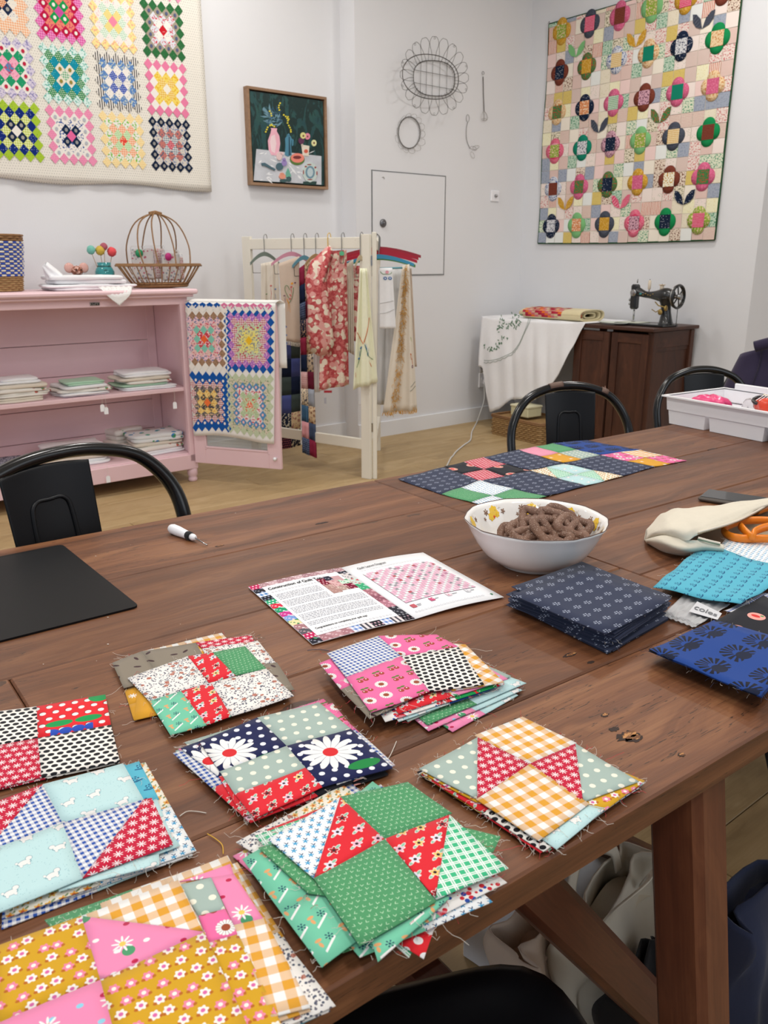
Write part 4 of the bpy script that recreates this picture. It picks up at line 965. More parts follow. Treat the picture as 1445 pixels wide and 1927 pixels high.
M_EMBL = newmat('embroidered_linen', lambda: mix((voro(coords('Object'), 26)[0] < .23)*(noise(coords('Object'), 12, 2) > .5), lin('ECE8E0'), mix(noise(coords('Object'), 40, 1) > .5, lin('C8635A'), lin('5E9A62'))), (.85, .82, .78), .9)
M_EMBB = newmat('blue_embroidered_linen', lambda: mix((voro(coords('Object'), 22)[0] < .3), lin('E4E6E4'), mix(noise(coords('Object'), 30, 1) > .5, lin('3A86C8'), lin('4FA070'))), (.8, .85, .85), .9)
M_CHKF = newmat('navy_lattice_cloth', lambda: mix(noise(coords('Object'), 130, 1) > .52, lin('20284A'), lin('C8C8D4')), (.2, .2, .3), .9)
dy_ = .10
def shelf_pile(px, y, zs, items):
    """px: column of the pile; items bottom to top (label, mat, w, d, h, layers)"""
    s_ = (W(FC+AWAY*y, MD, px, 740 if zs == SH[0] else 860)-FC).dot(MD); z = zs+.0008
    for k, (lb, mt, w, d, h, ly) in enumerate(items):
        folded(lb, LC(s_+rb.uniform(-.008, .008), y+rb.uniform(-.005, .005), z), w, d, h, ly, mt, MANG+rb.uniform(-.05, .05), seed=px+k); z += h+.0028
shelf_pile(32, .16, SH[0], [('cream folded linen at the bottom of the left pile on the upper shelf', M_CLIN, .24, .20, .022, 2), ('red embroidered linen third up in the left pile, upper shelf', M_EMBL, .235, .20, .02, 2), ('pale embroidered linen in the middle of the left pile', M_EMBL, .23, .19, .016, 1), ('cream linen second from the top of the left pile', M_CLIN, .22, .19, .018, 1), ('white folded linen topping the left pile on the upper shelf', M_WLIN, .20, .18, .024, 2)])
shelf_pile(150, .15, SH[0], [('white linen at the bottom of the middle pile, upper shelf', M_WLIN, .27, .21, .018, 2), ('embroidered white linen in the middle pile, upper shelf', M_EMBL, .26, .20, .015, 1), ('white linen under the mint cloth on the upper shelf', M_WLIN, .25, .2, .015, 1), ('mint green folded cloth topping the middle pile', M_GLIN, .19, .17, .016, 2)])
shelf_pile(268, .16, SH[0], [('white linen at the bottom of the right pile, upper shelf', M_WLIN, .29, .21, .018, 2), ('green edged linen second up in the right pile', M_GLIN, .26, .20, .010, 1), ('embroidered linen third up in the right pile, upper shelf', M_EMBL, .28, .20, .014, 1), ('cream linen in the right pile, upper shelf', M_CLIN, .28, .20, .016, 1), ('white folded linen topping the right pile on the upper shelf', M_WLIN, .26, .19, .026, 2)])
shelf_pile(140, .20, SH[1], [('white linen at the bottom of the middle pile on the lower shelf', M_WLIN, .33, .22, .03, 2), ('cream linen with gold stitching, middle pile of the lower shelf', M_CLIN, .33, .20, .04, 2), ('white folded linen topping the middle pile, lower shelf', M_WLIN, .31, .18, .03, 2)])
shelf_pile(290, .19, SH[1], [('white linen at the bottom of the right pile on the lower shelf', M_WLIN, .30, .21, .025, 2), ('red embroidered linen in the right pile of the lower shelf', M_EMBL, .28, .20, .022, 1), ('cream linen in the right pile of the lower shelf', M_CLIN, .28, .20, .018, 1), ('blue and green printed cloth topping the right pile, lower shelf', M_EMBB, .27, .19, .04, 2)])
shelf_pile(255, .22, SH[1], [])
folded('beige embroidered cloth between the two lower shelf piles', LC((W(FC+AWAY*.3, MD, 245, 830)-FC).dot(MD), .38, SH[1]+.001), .20, .13, .12, 4, M_EMBL, MANG+.2, seed=4)
shelf_pile(10, .16, SH[1], [('navy lattice printed cloth at the left end of the lower shelf', M_CHKF, .16, .18, .075, 4)])
# price tags hanging from the shelf
def price_tag(px, py, py0, label):
    s_ = (W(FC, MD, px, py)-FC).dot(MD); w = W(FC-AWAY*.012, MD, px, py); z = w.z; t = thing('price_tag', label, 'tag', LC(s_, -.0135, z), MANG, 'price tags')
    m = MB(); poly = [(-.011, -.018), (.011, -.018), (.011, .012), (.005, .019), (-.005, .019), (-.011, .012)]; m.prism(poly, lambda p: (p[0], 0, p[1]), lambda p: (p[0], -.0012, p[1])); m.build('card', M_PAPER, t)
    zt_ = W(FC-AWAY*.012, MD, px, py0).z-z; m = MB(); m.tube([(0, -.0016, .012), (.002, -.001, zt_*.6), (0, -.001, max(zt_-.003, .02)), (0, .012, zt_+.004)], .0006, 4); m.build('string', M_THR, t)
price_tag(191, 768, 742, 'left one of two white price tags hanging side by side'); price_tag(198, 773, 742, 'right one of two white price tags hanging side by side'); price_tag(327, 763, 731, 'single white price tag at the right end of the shelf')
price_tag(202, 902, 878, 'white price tag on the bottom rail of the cabinet')
# ------------------------------------------------ on top of the cabinet
ZT = 1.059
def ontop(px, py, y=None):
    """point on the cabinet top seen at the pixel"""
    p = P(px, py, ZT) if False else None
    w = W(FC+AWAY*y, MD, px, py); return (w-FC).dot(MD)
# linens with lace
s_ = ontop(160, 520, .14)
folded('white folded linen lying under the lace cloth on the cabinet top', LC(s_, .15, ZT+.0005), .42, .24, .028, 2, M_WLIN, MANG+.03, seed=2)
lin2 = folded('rumpled white linen with a lace corner on the cabinet top', LC(s_+.005, .15, ZT+.031), .36, .21, .04, 2, M_WLIN, MANG-.08, seed=6)
m = MB(); m.smooth = True
def scrunch(u, v): a = u*2*math.pi; r = (.05-.035*v)*(1+.22*math.sin(a*5+v*3)); return Vector((-.15-.045*v+r*.7*math.cos(a), -.02+r*math.sin(a), .03+.062*v+.012*math.cos(a)))
m.grid(scrunch, 30, 8); m.build('gathered_end', M_WLIN, lin2, solid=.002)
M_LACE = newmat('lace', lambda: mix(voro(coords('Object'), 120, .3)[0] < .3, lin('F0EEEC'), lin('C9C3C0')), (.9, .9, .9), .9)
m = MB(); m.smooth = True
pts_ = [(.02, -.175, -.035), (.20, -.165, -.03), (.19, -.192, -.052), (.12, -.2, -.10), (.095, -.2, -.105), (.07, -.199, -.085), (.05, -.195, -.055)]
m.grid(lambda u, v: Vector((.015+.17*u+(.5-u)*.11*v, -.155-.04*min(1, v*3), -.012-.018*min(1, v*2)-.075*v*(1-.35*abs(2*u-1))-.002*math.sin(u*40))), 24, 8); o = m.build('lace_corner', M_LACE, lin2, solid=.0012)
# blue and white woven bin
def woven_bin(loc):
    t = thing('woven_bin', 'tall natural wicker bin with blue and white woven bands', 'basket', loc)
    n = 34; rr = lambda z: .098+.030*(z/.30)
    def bandring(nm, mat, z0_, z1_, rows, rope=.006):
        m = MB()
        for k in range(rows):
            z = z0_+(z1_-z0_)*(k+.5)/rows; r0 = rr(z)
            m.tube([((r0+.0035*math.cos(math.pi*(q+k)))*math.cos(2*math.pi*q/n), (r0+.0035*math.cos(math.pi*(q+k)))*math.sin(2*math.pi*q/n), z) for q in range(n)], (z1_-z0_)/rows*.52, 5, closed=True)
        m.build(nm, mat, t)
    bandring('base_weave', M_WICKL, 0, .07, 7)
    for nm_, ph_, hx in (('blue_weave', 0, '2A50B8'), ('white_weave', 1, 'E4DCCB')):
        m = MB()
        for k in range(15):
            z = .0745+k*.0107; r0 = rr(z)+.001; am = .0052 if (k % 3 != 2 or ph_) else .0025
            m.tube([((r0+am*math.cos(math.pi*(q+k+ph_)))*math.cos(2*math.pi*q/n), (r0+am*math.cos(math.pi*(q+k+ph_)))*math.sin(2*math.pi*q/n), z) for q in range(n)], .0054, 5, closed=True)
        m.build(nm_, plain(nm_+'_cane', hx, .5), t)
    bandring('rim', M_WICK, .23, .262, 3)
    m = MB(); m.lathe([(.001, .004), (.095, .004), (.1, .01), (.122, .25)], 24); m.build('inner_wall', M_WICK, t)
    m = MB()
    for q in range(n): a = 2*math.pi*(q+.5)/n; m.tube([(rr(0)*math.cos(a), rr(0)*math.sin(a), .0), (rr(.25)*math.cos(a), rr(.25)*math.sin(a), .25)], .0025, 4)
    m.build('stakes', M_WICKL, t)
woven_bin(LC(ontop(-5, 500, .20), .20, ZT+.001))
# mouse figurine
s_ = ontop(146, 500, .30)
t = thing('mouse_figurine', 'glossy brown ceramic mouse figurine with big round ears', 'figurine', LC(s_, .33, ZT+.006), MANG)
M_MOUSE = newmat('brown_glaze', lambda: mix(noise(coords('Object'), 60, 3) > .55, lin('8A4E38'), lin('D8A898')), (.4, .2, .15), .15, coat=.6)
m = MB(); m.ball((0, 0, .032), .038, 14, (1.2, .8, .8)); m.build('body', M_MOUSE, t); m = MB(); m.ball((0, -.015, .085), .030, 14, (1.05, .95, .9)); m.ball((0, -.045, .078), .010, 8); m.build('head', M_MOUSE, t)
for sx in (-1, 1):
    m = MB(); m.lathe([(.0001, .004), (.020, .003), (.026, 0), (.024, -.004), (.0001, -.005)], 16, (sx*.038, -.01, .10), Matrix.Rotation(math.pi/2, 3, 'X')); m.build('ear', plain('pink_glaze', 'D9A79C', .2), t)
    m = MB(); m.ball((sx*.013, -.042, .09), .004, 8); m.build('eye', M_INKD, t)
m = MB(); m.box((.0, -.05, .008), (.18, .05, .012), None, .005); m.build('base', plain('aqua_glaze', '8FC8D0', .2), t)
# aqua jar with pompoms
s_ = ontop(199, 503, .30)
jl = LC(s_, .32, ZT+.001); t = thing('glass_jar', 'aqua glass jar holding four woollen pompom sticks', 'jar', jl, 0)
m = MB(); m.lathe([(.001, .003), (.046, .0), (.050, .01), (.050, .085), (.040, .105), (.034, .112), (.036, .132), (.033, .132), (.031, .112), (.046, .083), (.046, .012), (.001, .007)], 24); m.build('jar_body', newmat('aqua_jar_glass', None, lin('5FBDC0'), .06, trans=.55, ior=1.35), t)
m = MB(); m.tube([(.037*math.cos(a/10*2*math.pi), .037*math.sin(a/10*2*math.pi), .113) for a in range(10)], .0018, 5, closed=True); m.tube([(.05, -.0, .08), (.02, -.046, .095), (-.03, -.04, .07)], .0018, 5); m.build('wire_bail', M_WIRE, t)
def pompom(nm, col, dx, dz, r, lb):
    tt = thing('pompom_stick', lb, 'pompom', jl+MD*dx*.2+Vector((0, 0, .02)), 0, 'pompoms in the jar'); m = MB(); c0 = MD*dx+Vector((0, 0, dz)); m.tube([(0, 0, 0), c0-Vector((0, 0, r*.5))], .0014, 5); m.build('stick', M_WICKL, tt)
    m = MB(); m.smooth = True; rr_ = random.Random(r*1e4); m.ball(c0, r, 22)
    for k, v in enumerate(m.v): d = (Vector(v)-c0); m.v[k] = tuple(c0+d*(1+rr_.uniform(-.09, .09)))
    m.build('pompom', linen('wool_'+col, col, .25, 260), tt)
pompom('p', '7CC4B4', -.052, .175, .022, 'aqua woollen pompom on the left in the jar'); pompom('p', 'D9B54A', -.012, .172, .024, 'mustard yellow woollen pompom at the front of the jar'); pompom('p', 'F0555A', .040, .166, .024, 'coral red woollen pompom on the right in the jar'); pompom('p', 'B8606E', .006, .192, .019, 'dusty pink woollen pompom peeking behind the yellow one')
# cane basket with tall handle
s_ = ontop(306, 525, .17); cb = LC(s_+.0, .20, ZT+.001); t = thing('cane_basket', 'oval cane basket with flared open sides and a tall looped handle', 'basket', cb, MANG)
m = MB(); N_ = 30
def ov(a, rx, ry, z): return Vector((rx*math.cos(a), ry*math.sin(a), z))
for k in range(4): m.tube([ov(2*math.pi*q/32, .150+.006*(k % 2), .088+.006*(k % 2), .006+k*.0055) for q in range(32)], .0042, 5, closed=True)
m.build('base_ring', M_WICK, t)
m = MB()
for k in range(30): a = 2*math.pi*(k+.5)/30; m.tube([ov(a, .150, .088, .01), ov(a, .188, .112, .058), ov(a, .228, .140, .115)], .0032, 5)
m.build('spokes', M_WICK, t)
m = MB()
for k in range(3): m.tube([ov(2*math.pi*q/36, .230+.004*k, .142+.003*k, .115+(k % 2)*.006) for q in range(36)], .0055, 5, closed=True)
m.build('rim', M_WICK, t)
m = MB()
for sg in (-1, 1):
    for w0, hh in ((.128, .40), (.048, .405)):
        m.tube(spline([Vector((-w0, sg*.11*(1 if w0 > .1 else 1), .10)), Vector((-w0*1.12, sg*.075, .22)), Vector((-w0*.80, sg*.03, .335)), Vector((0, sg*.004, hh-.02)), Vector((w0*.80, sg*.03, .335)), Vector((w0*1.12, sg*.075, .22)), Vector((w0, sg*.11, .10))], 5), .0040, 6)
m.build('handle', M_WICK, t)
m = MB(); m.tube([(-.034, 0, .380), (0, 0, .388), (.034, 0, .380)], .009, 8); m.build('handle_binding', M_WICK, t)
m = MB(); m.grid(lambda u, v: Vector(((u-.5)*.28*math.sqrt(max(0, 1-(2*v-1)**2)), (v-.5)*.16, .008)), 10, 6); m.build('base', M_WICK, t)
# clear packets standing in the basket
M_PKA = newmat('printed_scraps', lambda: mix(voro(coords('Object'), 55)[0] < .32, lin('E6E1DC'), mix(noise(coords('Object'), 45, 2) > .5, lin('C8405E'), lin('8E9AA4'))), (.8, .7, .7), .8)
M_PKB = newmat('pink_scraps', lambda: mix(voro(coords('Object'), 80, .4)[0] < .3, lin('EBD8D4'), lin('C04A5C')), (.8, .7, .7), .8)
for k, (dx, dyy, w, h, dz, rz, lc, mt, lb) in enumerate([(-.085, .012, .125, .165, .035, -.05, '1F8A5A', M_PKA, 'clear packet of fabric scraps with a green round label'), (-.005, .032, .115, .17, .035, .06, None, M_PKB, 'clear packet of fabric scraps in the middle of the basket'), (.068, .0, .11, .155, .025, .1, 'B82A78', M_PKA, 'clear packet of fabric scraps with a magenta round label'), (.118, .02, .08, .13, .03, .3, 'D9C9B0', M_PKB, 'small clear packet at the right end of the basket')]):
    q = thing('fabric_packet', lb, 'packet', cb+MD*dx+AWAY*dyy+Vector((0, 0, .012)), MANG+rz, 'packets in the cane basket')
    m = MB(); m.box((0, 0, dz+h*.46), (w*.94, .018, h*.92), None, .006); m.build('contents', mt, q)
    m = MB(); m.box((0, 0, dz+h*.5+.0), (w, .024, h*1.05), None, .008); m.build('clear_bag', M_CLEAR, q)
    if lc: m = MB(); m.lathe([(.0001, .0012), (.021, .001), (.021, 0)], 20, (-w*.18, -.013, dz+h*.8), Matrix.Rotation(math.pi/2, 3, 'X')); m.build('round_label', plain('label_'+lc, lc, .5), q)
# ---------------------------------------------------------------- granny square quilt on the left wall
qa = LEFTP.copy(); qa.z = 0
def qpos(s, z, lift):
    off = .018+lift+.006*math.sin(s*13+z)*max(0, 2.3-z)+.004*math.sin(s*34)*max(0, 1.85-z)/.25
    return qa+MD*s+RD*off+Vector((0, 0, z+(.010*math.sin(s*8+.6) if z < 1.62 else 0)))-Vector(q_loc)
q_loc = tuple(qa+MD*(-1.8)+Vector((0, 0, 2.2)))
qt = thing('wall_quilt', 'unfinished quilt of granny squares on cream dotted cloth pinned to the wall', 'quilt', q_loc)
def s_of(px, py): w = W(LEFTP, MD, px, py); return (w-LEFTP).dot(MD), w.z
m = MB(); m.smooth = True; cloth_grid(m, qpos, -2.75, -.958, 1.592, 2.95, 60, 40, (lin('EAE5DA'), lin('EAE5DA'), 0)); m.build('backing_cloth', newmat('cream_dotted_cotton', lambda: (lambda uv: mix((hyp(cell(*uv, .0125, .5, .1)[0], cell(*uv, .0125, .5, .1)[1]) < .12), lin('EAE5DA'), lin('5A564E')))(UVm()), lin('EAE5DA'), .9), qt, solid=.003)
cols = [-2.02, -1.747, -1.472, -1.195]; rows = [2.385, 2.100, 1.818]
for ri, z in enumerate(rows):
    for ci, s in enumerate(cols):
        m = MB(); m.smooth = False; rr_ = GR['r%dc%d' % (ri, ci)]
        granny(m, s+.0*ri, z, .0560, rr_, qpos, .0042, sx=.885); m.build('granny_square', M_QUILT, qt)
keys = list(GR)
for k, (s, z) in enumerate([(-2.29, 2.385), (-2.29, 2.1), (-2.29, 1.818)]+[(c, 2.67) for c in cols]+[(-2.57, 2.385), (-2.57, 2.1), (-2.57, 1.818), (-2.57, 2.67), (-2.29, 2.67)]):
    m = MB(); granny(m, s, z, .0560, GR[keys[(k*5+3) % 12]], qpos, .0042, sx=.885); m.build('granny_square', M_QUILT, qt)
m = MB()
for k in range(26): s = -2.1+k*.045; z = 1.598; m.tube([qpos(s, z, 0), qpos(s+.004, z-.01-.02*rb.random(), 0), qpos(s-.003, z-.018-.03*rb.random(), 0)], .0004, 3, cap=False)
tag(m.build('loose_threads', M_THR, qt), kind='stuff')
# ---------------------------------------------------------------- framed still life
K = crop(440, 40, 2.779)
ps = [s_of(*q) for q in ((461, 166), (609, 184), (607, 356), (465, 349))]
sa, sb = -.705, -.138; zb2, zt2 = 1.635, 2.172; fd_ = .042
pt_ = thing('framed_painting', 'framed still life painting with flowers, fruit and coffee pot on white cloth', 'painting', LEFTP+MD*((sa+sb)/2)+Vector((0, 0, (zb2+zt2)/2)), MANG)
fw, fh = (sb-sa)/2, (zt2-zb2)/2
for nm, c, d in [('frame_rail', (0, -fd_/2, fh-.008), (2*fw, fd_, .016)), ('frame_rail', (0, -fd_/2, -fh+.008), (2*fw, fd_, .016)), ('frame_rail', (-fw+.008, -fd_/2, 0), (.016, fd_, 2*fh-.032)), ('frame_rail', (fw-.008, -fd_/2, 0), (.016, fd_, 2*fh-.032))]:
    m = MB(); m.box(c, d, None, .0012); m.build(nm, M_FRAME, pt_)
m = MB(); m.box((0, -.018, 0), (2*fw-.048, .03, 2*fh-.048)); m.build('canvas', newmat('dark_green_oil_paint', lambda: mix(noise(mapv(coords('Object'), (14, 14, 7)), 1.0, 4, .6, 2) > .52, lin('16302E'), mix(noise(coords('Object'), 22, 4), lin('173A4A'), lin('2E5A4C'))), lin('1C3A38'), .35, bump=lambda: noise(coords('Object'), 60, 4), bd=.002), pt_)
m = MB(); m.box((0, -.004, 0), (2*fw-.032, .006, 2*fh-.032)); m.build('backing', M_INKD, pt_)
PL = LEFTP+RD*.034
def pp(zx, zy, lay=0):      # crop pixel -> painting local
    x, y = K([(zx, zy)])[0]; w = W(PL, MD, x, y); return ((w-LEFTP).dot(MD)-(sa+sb)/2, w.z-(zb2+zt2)/2)
lay_ = [0]
def paint(nm, col, polys, lay=None, var=.12):
    lay_[0] += 1; th = .0335+lay_[0]*.00022; m = MB()
    for pl in polys:
        q = [pp(*p) for p in pl]
        a = sum(q[i][0]*q[(i+1) % len(q)][1]-q[(i+1) % len(q)][0]*q[i][1] for i in range(len(q)))
        if a < 0: q.reverse()
        m.prism(q, lambda p: (p[0], -.032, p[1]), lambda p: (p[0], -th, p[1]))
    return m.build('painted_'+nm, plain('paint_'+col+nm, col, .45, var), pt_)
def ell(cx, cy, rx, ry, n=18, a0=0): return [(cx+rx*math.cos(2*math.pi*k/n+a0), cy+ry*math.sin(2*math.pi*k/n+a0)) for k in range(n)]
def leafp(x, y, l, w, ang): c_, s__ = math.cos(ang), math.sin(ang); return [(x+a*c_-b*s__, y+a*s__+b*c_) for a, b in ((0, 0), (l*.5, w), (l, 0), (l*.5, -w))]
m_ = paint('tablecloth', 'C9CCD2', [[(118, 668), (458, 705), (458, 855), (104, 832)]], var=.25)
rp = random.Random(2)
_s1 = paint('cloth_strokes', 'F0F1F4', [leafp(rp.uniform(120, 400), rp.uniform(690, 835), rp.uniform(18, 50), rp.uniform(2, 6), rp.uniform(-.9, .9)) for _ in range(34)])
_s3 = paint('leaves', '6E95A4', [leafp(200+rp.uniform(-18, 30), 530+rp.uniform(-60, 30), rp.uniform(26, 50), 5, a) for a in [rp.uniform(-3.2, .2) for _ in range(26)]]+[leafp(150+k*6, 470+k*5, 26, 4, -1.2-k*.1) for k in range(8)])
_s4 = paint('dark_leaves', '2F5468', [leafp(205+rp.uniform(-30, 40), 510+rp.uniform(-60, 30), rp.uniform(20, 36), 4, rp.uniform(-3, 0)) for _ in range(20)])
_s2 = paint('yellow_flowers', 'E4D63A', [ell(x+rp.uniform(-4, 4), y, 4.5, 4.5, 8) for x, y in [(242, 428), (240, 440), (238, 452), (236, 464), (190, 470), (192, 482), (194, 494), (262, 490), (270, 498), (276, 508), (280, 520), (284, 532), (290, 545), (294, 556), (298, 568), (300, 578), (205, 545), (196, 540), (186, 545), (178, 555), (172, 566), (168, 578), (212, 550), (280, 500), (288, 512)]])
paint('vase', 'EFB4C4', [[(192, 585), (196, 565), (192, 558), (226, 560), (224, 575), (238, 600), (242, 640), (236, 680), (222, 702), (196, 700), (182, 672), (178, 625)]])
paint('vase_light', 'F6D8DC', [[(196, 600), (214, 592), (222, 640), (214, 690), (196, 680), (188, 630)]])
paint('coffee_pot', '4D87A0', [[(268, 612), (278, 600), (296, 600), (302, 615), (298, 650), (302, 700), (282, 708), (266, 700), (270, 655)], [(276, 598), (286, 586), (294, 598)], [(300, 612), (312, 620), (310, 650), (304, 652), (304, 624)]])
paint('coffee_pot_shade', '25485A', [[(286, 604), (292, 604), (296, 700), (286, 704)]])
paint('melon_rind', '5C7A3A', [ell(331, 722, 39, 31, 22)]); paint('melon', 'EE8A78', [ell(332, 715, 35, 25, 22)]); paint('melon_seeds', '7A3030', [ell(330, 712, 22, 9, 14)])
paint('jug', 'E8DCCB', [[(352, 645), (394, 652), (390, 706), (360, 703)], [(350, 645), (360, 640), (360, 660)]]); paint('jug_flower', 'D86048', [ell(376, 680, 11, 10)])
paint('jug_stems', '5E2E50', [ell(352, 625, 15, 18)]); paint('pink_flower', 'E08AA0', [ell(384, 602, 14, 17)]); paint('yellow_flower', 'DCD890', [ell(361, 598, 14, 17)]); paint('pale_flower', 'E4E2A8', [ell(418, 637, 13, 17)]); paint('flower_eyes', '7A4A3A', [ell(418, 637, 5, 6), ell(362, 600, 5, 6), ell(384, 603, 4, 5)])
paint('plate_shadow', '27443E', [[(362, 838), (432, 838), (428, 856), (362, 854)]]); paint('plate', 'C9D6D0', [ell(397, 790, 40, 53, 10, .3)]); paint('plate_ring', '6F93A4', [ell(397, 790, 25, 34, 12)]); paint('plate_centre', 'BFD0D4', [ell(397, 790, 16, 24, 10)]); paint('plate_marks', '9C4040', [ell(374, 760, 6, 4), ell(424, 765, 5, 5), ell(396, 828, 14, 3), ell(392, 750, 12, 3), ell(362, 790, 3, 12), ell(432, 795, 3, 12)])
paint('small_jug', 'E7C9C8', [ell(236, 705, 15, 22), ell(250, 692, 9, 8)]); paint('spoon', '4A6874', [[(142, 742), (160, 740), (216, 774), (212, 782), (158, 756), (146, 756)], ell(238, 760, 19, 20, 12)]); paint('violet', '9A86C0', [ell(262, 742, 14, 16), ell(262, 724, 8, 9)])
paint('orange_cup', 'E69A80', [ell(252, 812, 17, 14), ell(250, 798, 10, 6)]); paint('green_jug', '6CAF98', [[(272, 790), (282, 768), (290, 790), (298, 812), (270, 816)]]); paint('cup_shadow', '3E5A5C', [ell(258, 834, 19, 9), ell(286, 826, 12, 14)])
for _s in (_s1, _s2, _s3, _s4): tag(_s, kind='stuff')
# ---------------------------------------------------------------- flower quilt on the right wall
def r_of(px, py): w = W(CORNER, RD, px, py); return (w-CORNER).dot(RD), w.z
f_loc = CORNER+RD*.9+Vector((0, 0, 2.05)); IN = Vector((-RD.y, RD.x, 0)); IN = -MD     # into the room
QS0, QS1, QZ0, QZ1 = .178, 1.606, 1.325, 2.78
def fpos(s, z, lift):
    off = .014+lift+.006*math.sin(s*8)*math.sin(z*7)+.004*max(0, 1.5-z)*math.sin(s*30)
    return CORNER+RD*s+IN*off+Vector((0, 0, z+.008*math.sin((s-.178)/1.43*math.pi)*(-1 if z < 1.4 else 1)*(1 if z < 1.4 or z > 2.7 else 0)))-f_loc
fq = thing('flower_quilt', 'pastel patchwork quilt with rows of four petal flowers, hung on the right wall', 'quilt', f_loc)
m = MB(); m.smooth = True; cloth_grid(m, fpos, QS0, QS1, QZ0, QZ1, 30, 30, (lin('EADFD0'), lin('EADFD0'), 0)); m.build('backing_cloth', M_QUILT, fq, solid=.008)
NX, NZ = 18, 17; dx_, dz_ = (QS1-QS0)/NX, .254/3
pal = [('EFE6D6', 'EFE6D6', 0), ('EDD0CA', 'EDD0CA', 0), ('DEC2B8', 'DEC2B8', 0), ('E9DFC9', 'C9C08A', 5), ('E2D3C4', 'C06A70', 1), ('A3AAB8', '8F98AA', 3), ('EEE8DA', 'C8573F', 4), ('DCE0C8', '5E9A78', 3), ('E6DCC6', '7E7A58', 3), ('D8C070', 'C4A040', 5), ('F0E2DA', 'F0E2DA', 0), ('E4D4C2', '7A4A34', 3), ('EADBD2', 'CC7A78', 3), ('E8EAE6', 'E8EAE6', 0), ('BFD3BE', '4E8F6E', 3), ('EEDFD6', '6F9A60', 5), ('D8C2B8', 'D8C2B8', 0), ('F0EBC8', 'D8C46A', 5)]
rq = random.Random(21); m = MB(); m.smooth = True
z_base = QZ0-.0
for j in range(-1, NZ+1):
    za = QZ0+.118-1.5*dz_+j*dz_; zb3 = za+dz_; za = max(za, QZ0); zb3 = min(zb3, QZ1)
    if zb3-za < .004: continue
    for i in range(NX):
        m.col = tuple(lin(c) if isinstance(c, str) else c for c in rq.choice(pal)); s0_, s1_ = QS0+i*dx_, QS0+(i+1)*dx_
        uvq = [(s0_, za), (s1_, za), (s1_, zb3), (s0_, zb3)]; e = .0012; ids = [m.V(fpos(a, b, .007+.0012*math.sin(i*3+j*5))) for a, b in [(s0_+e, za+e), (s1_-e, za+e), (s1_-e, zb3-e), (s0_+e, zb3-e)]]
        m.F(ids, uvq); ctr = m.V(fpos((s0_+s1_)/2, (za+zb3)/2, .0085)); m.f.pop(); m.m.pop(); m.uv.pop(); m.sm.pop(); m.ca.pop()
        cu = ((s0_+s1_)/2, (za+zb3)/2)
        for k in range(4): m.F([ids[k], ids[(k+1) % 4], ctr], [uvq[k], uvq[(k+1) % 4], cu])
tag(m.build('patches', M_QUILT, fq), 'small pastel patches sewn in a grid', kind='stuff')
g, ch, pk, dpk, lg, br, og, tn, nv, gr, tl = ('C8962E', 'D8B060', 3), ('3C414E', '6A6E7A', 1), ('CF5F84', 'DC7C9A', 3), ('D63C66', 'F0C8D0', 1), ('7DB87A', '8CC48A', 0), ('6B2F22', '9A5A48', 1), ('3F7A45', 'A85038', 3), ('E4C9A0', 'C98A50', 3), ('17243C', 'E0E0E4', 5), ('16884E', '16884E', 0), ('128066', '128066', 0)
bl, yg, mu, ors, mv, kh = ('D4D6DC', '3C5A94', 3), ('F2E6C4', 'CF9A2C', 2), ('8EA83C', 'E8C8A8', 3), ('D98A58', 'F0DCC0', 3), ('D0A2B0', '6A3A50', 3), ('D8D8DA', '4A5068', 3)
grid_f = [[(g, mu), (ch, dpk), (pk, br), (lg, mu), (g, dpk), (br, dpk)], [(br, nv), (og, g), (bl, yg), (tn, tl), (nv, kh), (gr, tn)], [(tn, og), (nv, ors), (pk, ('E8F0E0', '2F8A4E', 2)), (br, mv), (pk, tl), (tn, pk)],
          [(dpk, mu), (tl, kh), (mv, nv), (lg, mu), (ch, yg), (gr, br)], [(bl, br), (pk, og), (og, nv), (g, pk), (br, ('F0EBD8', 'C8962E', 3)), (pk, og)], [(nv, kh), (lg, ors), (ch, g), (dpk, mv), (gr, nv), (mu, dpk)]]
for r_ in range(6):
    for c in range(6):
        A, B = grid_f[r_][c]; cs0 = QS0+(1.5+3*c)*dx_; cz0 = QZ0+.118+.254*(5-r_); fl_ = None; m = MB(); hx_, hz_ = dx_/2, dz_/2; m.col = (lin(A[0]), lin(A[1]), A[2])
        for dxs, dzs in ((1, 0), (-1, 0), (0, 1), (0, -1)):
            pts = []
            for k in range(13):
                a = math.pi*k/12-math.pi/2
                if dxs: p = (cs0+dxs*(hx_+math.cos(a)*hx_*1.0), cz0+math.sin(a)*hz_*1.08*dxs)
                else: p = (cs0-math.sin(a)*hx_*1.08*dzs, cz0+dzs*(hz_+math.cos(a)*hz_*1.0))
                pts.append(p)
            c_ = m.V(fpos(cs0+dxs*hx_*1.3, cz0+dzs*hz_*1.3, .0122)); ids = [m.V(fpos(*p, .0105)) for p in pts]; lo = [m.V(fpos(*p, .007)) for p in pts]
            for k in range(12): m.F([ids[k], ids[k+1], c_], [pts[k], pts[k+1], (cs0+dxs*hx_, cz0+dzs*hz_)], sm=True); m.F([lo[k], lo[k+1], ids[k+1], ids[k]])
            m.F([ids[12], ids[0], c_], [pts[12], pts[0], (cs0+dxs*hx_, cz0+dzs*hz_)], sm=True)
        fo = m.build('flower_petals', M_QUILT, fq); m = MB(); m.col = (lin(B[0]), lin(B[1]), B[2]); q = [(cs0-hx_, cz0-hz_), (cs0+hx_, cz0-hz_), (cs0+hx_, cz0+hz_), (cs0-hx_, cz0+hz_)]
        m.F([m.V(fpos(*p, .0125)) for p in q], q); m.build('flower_centre', M_QUILT, fo)
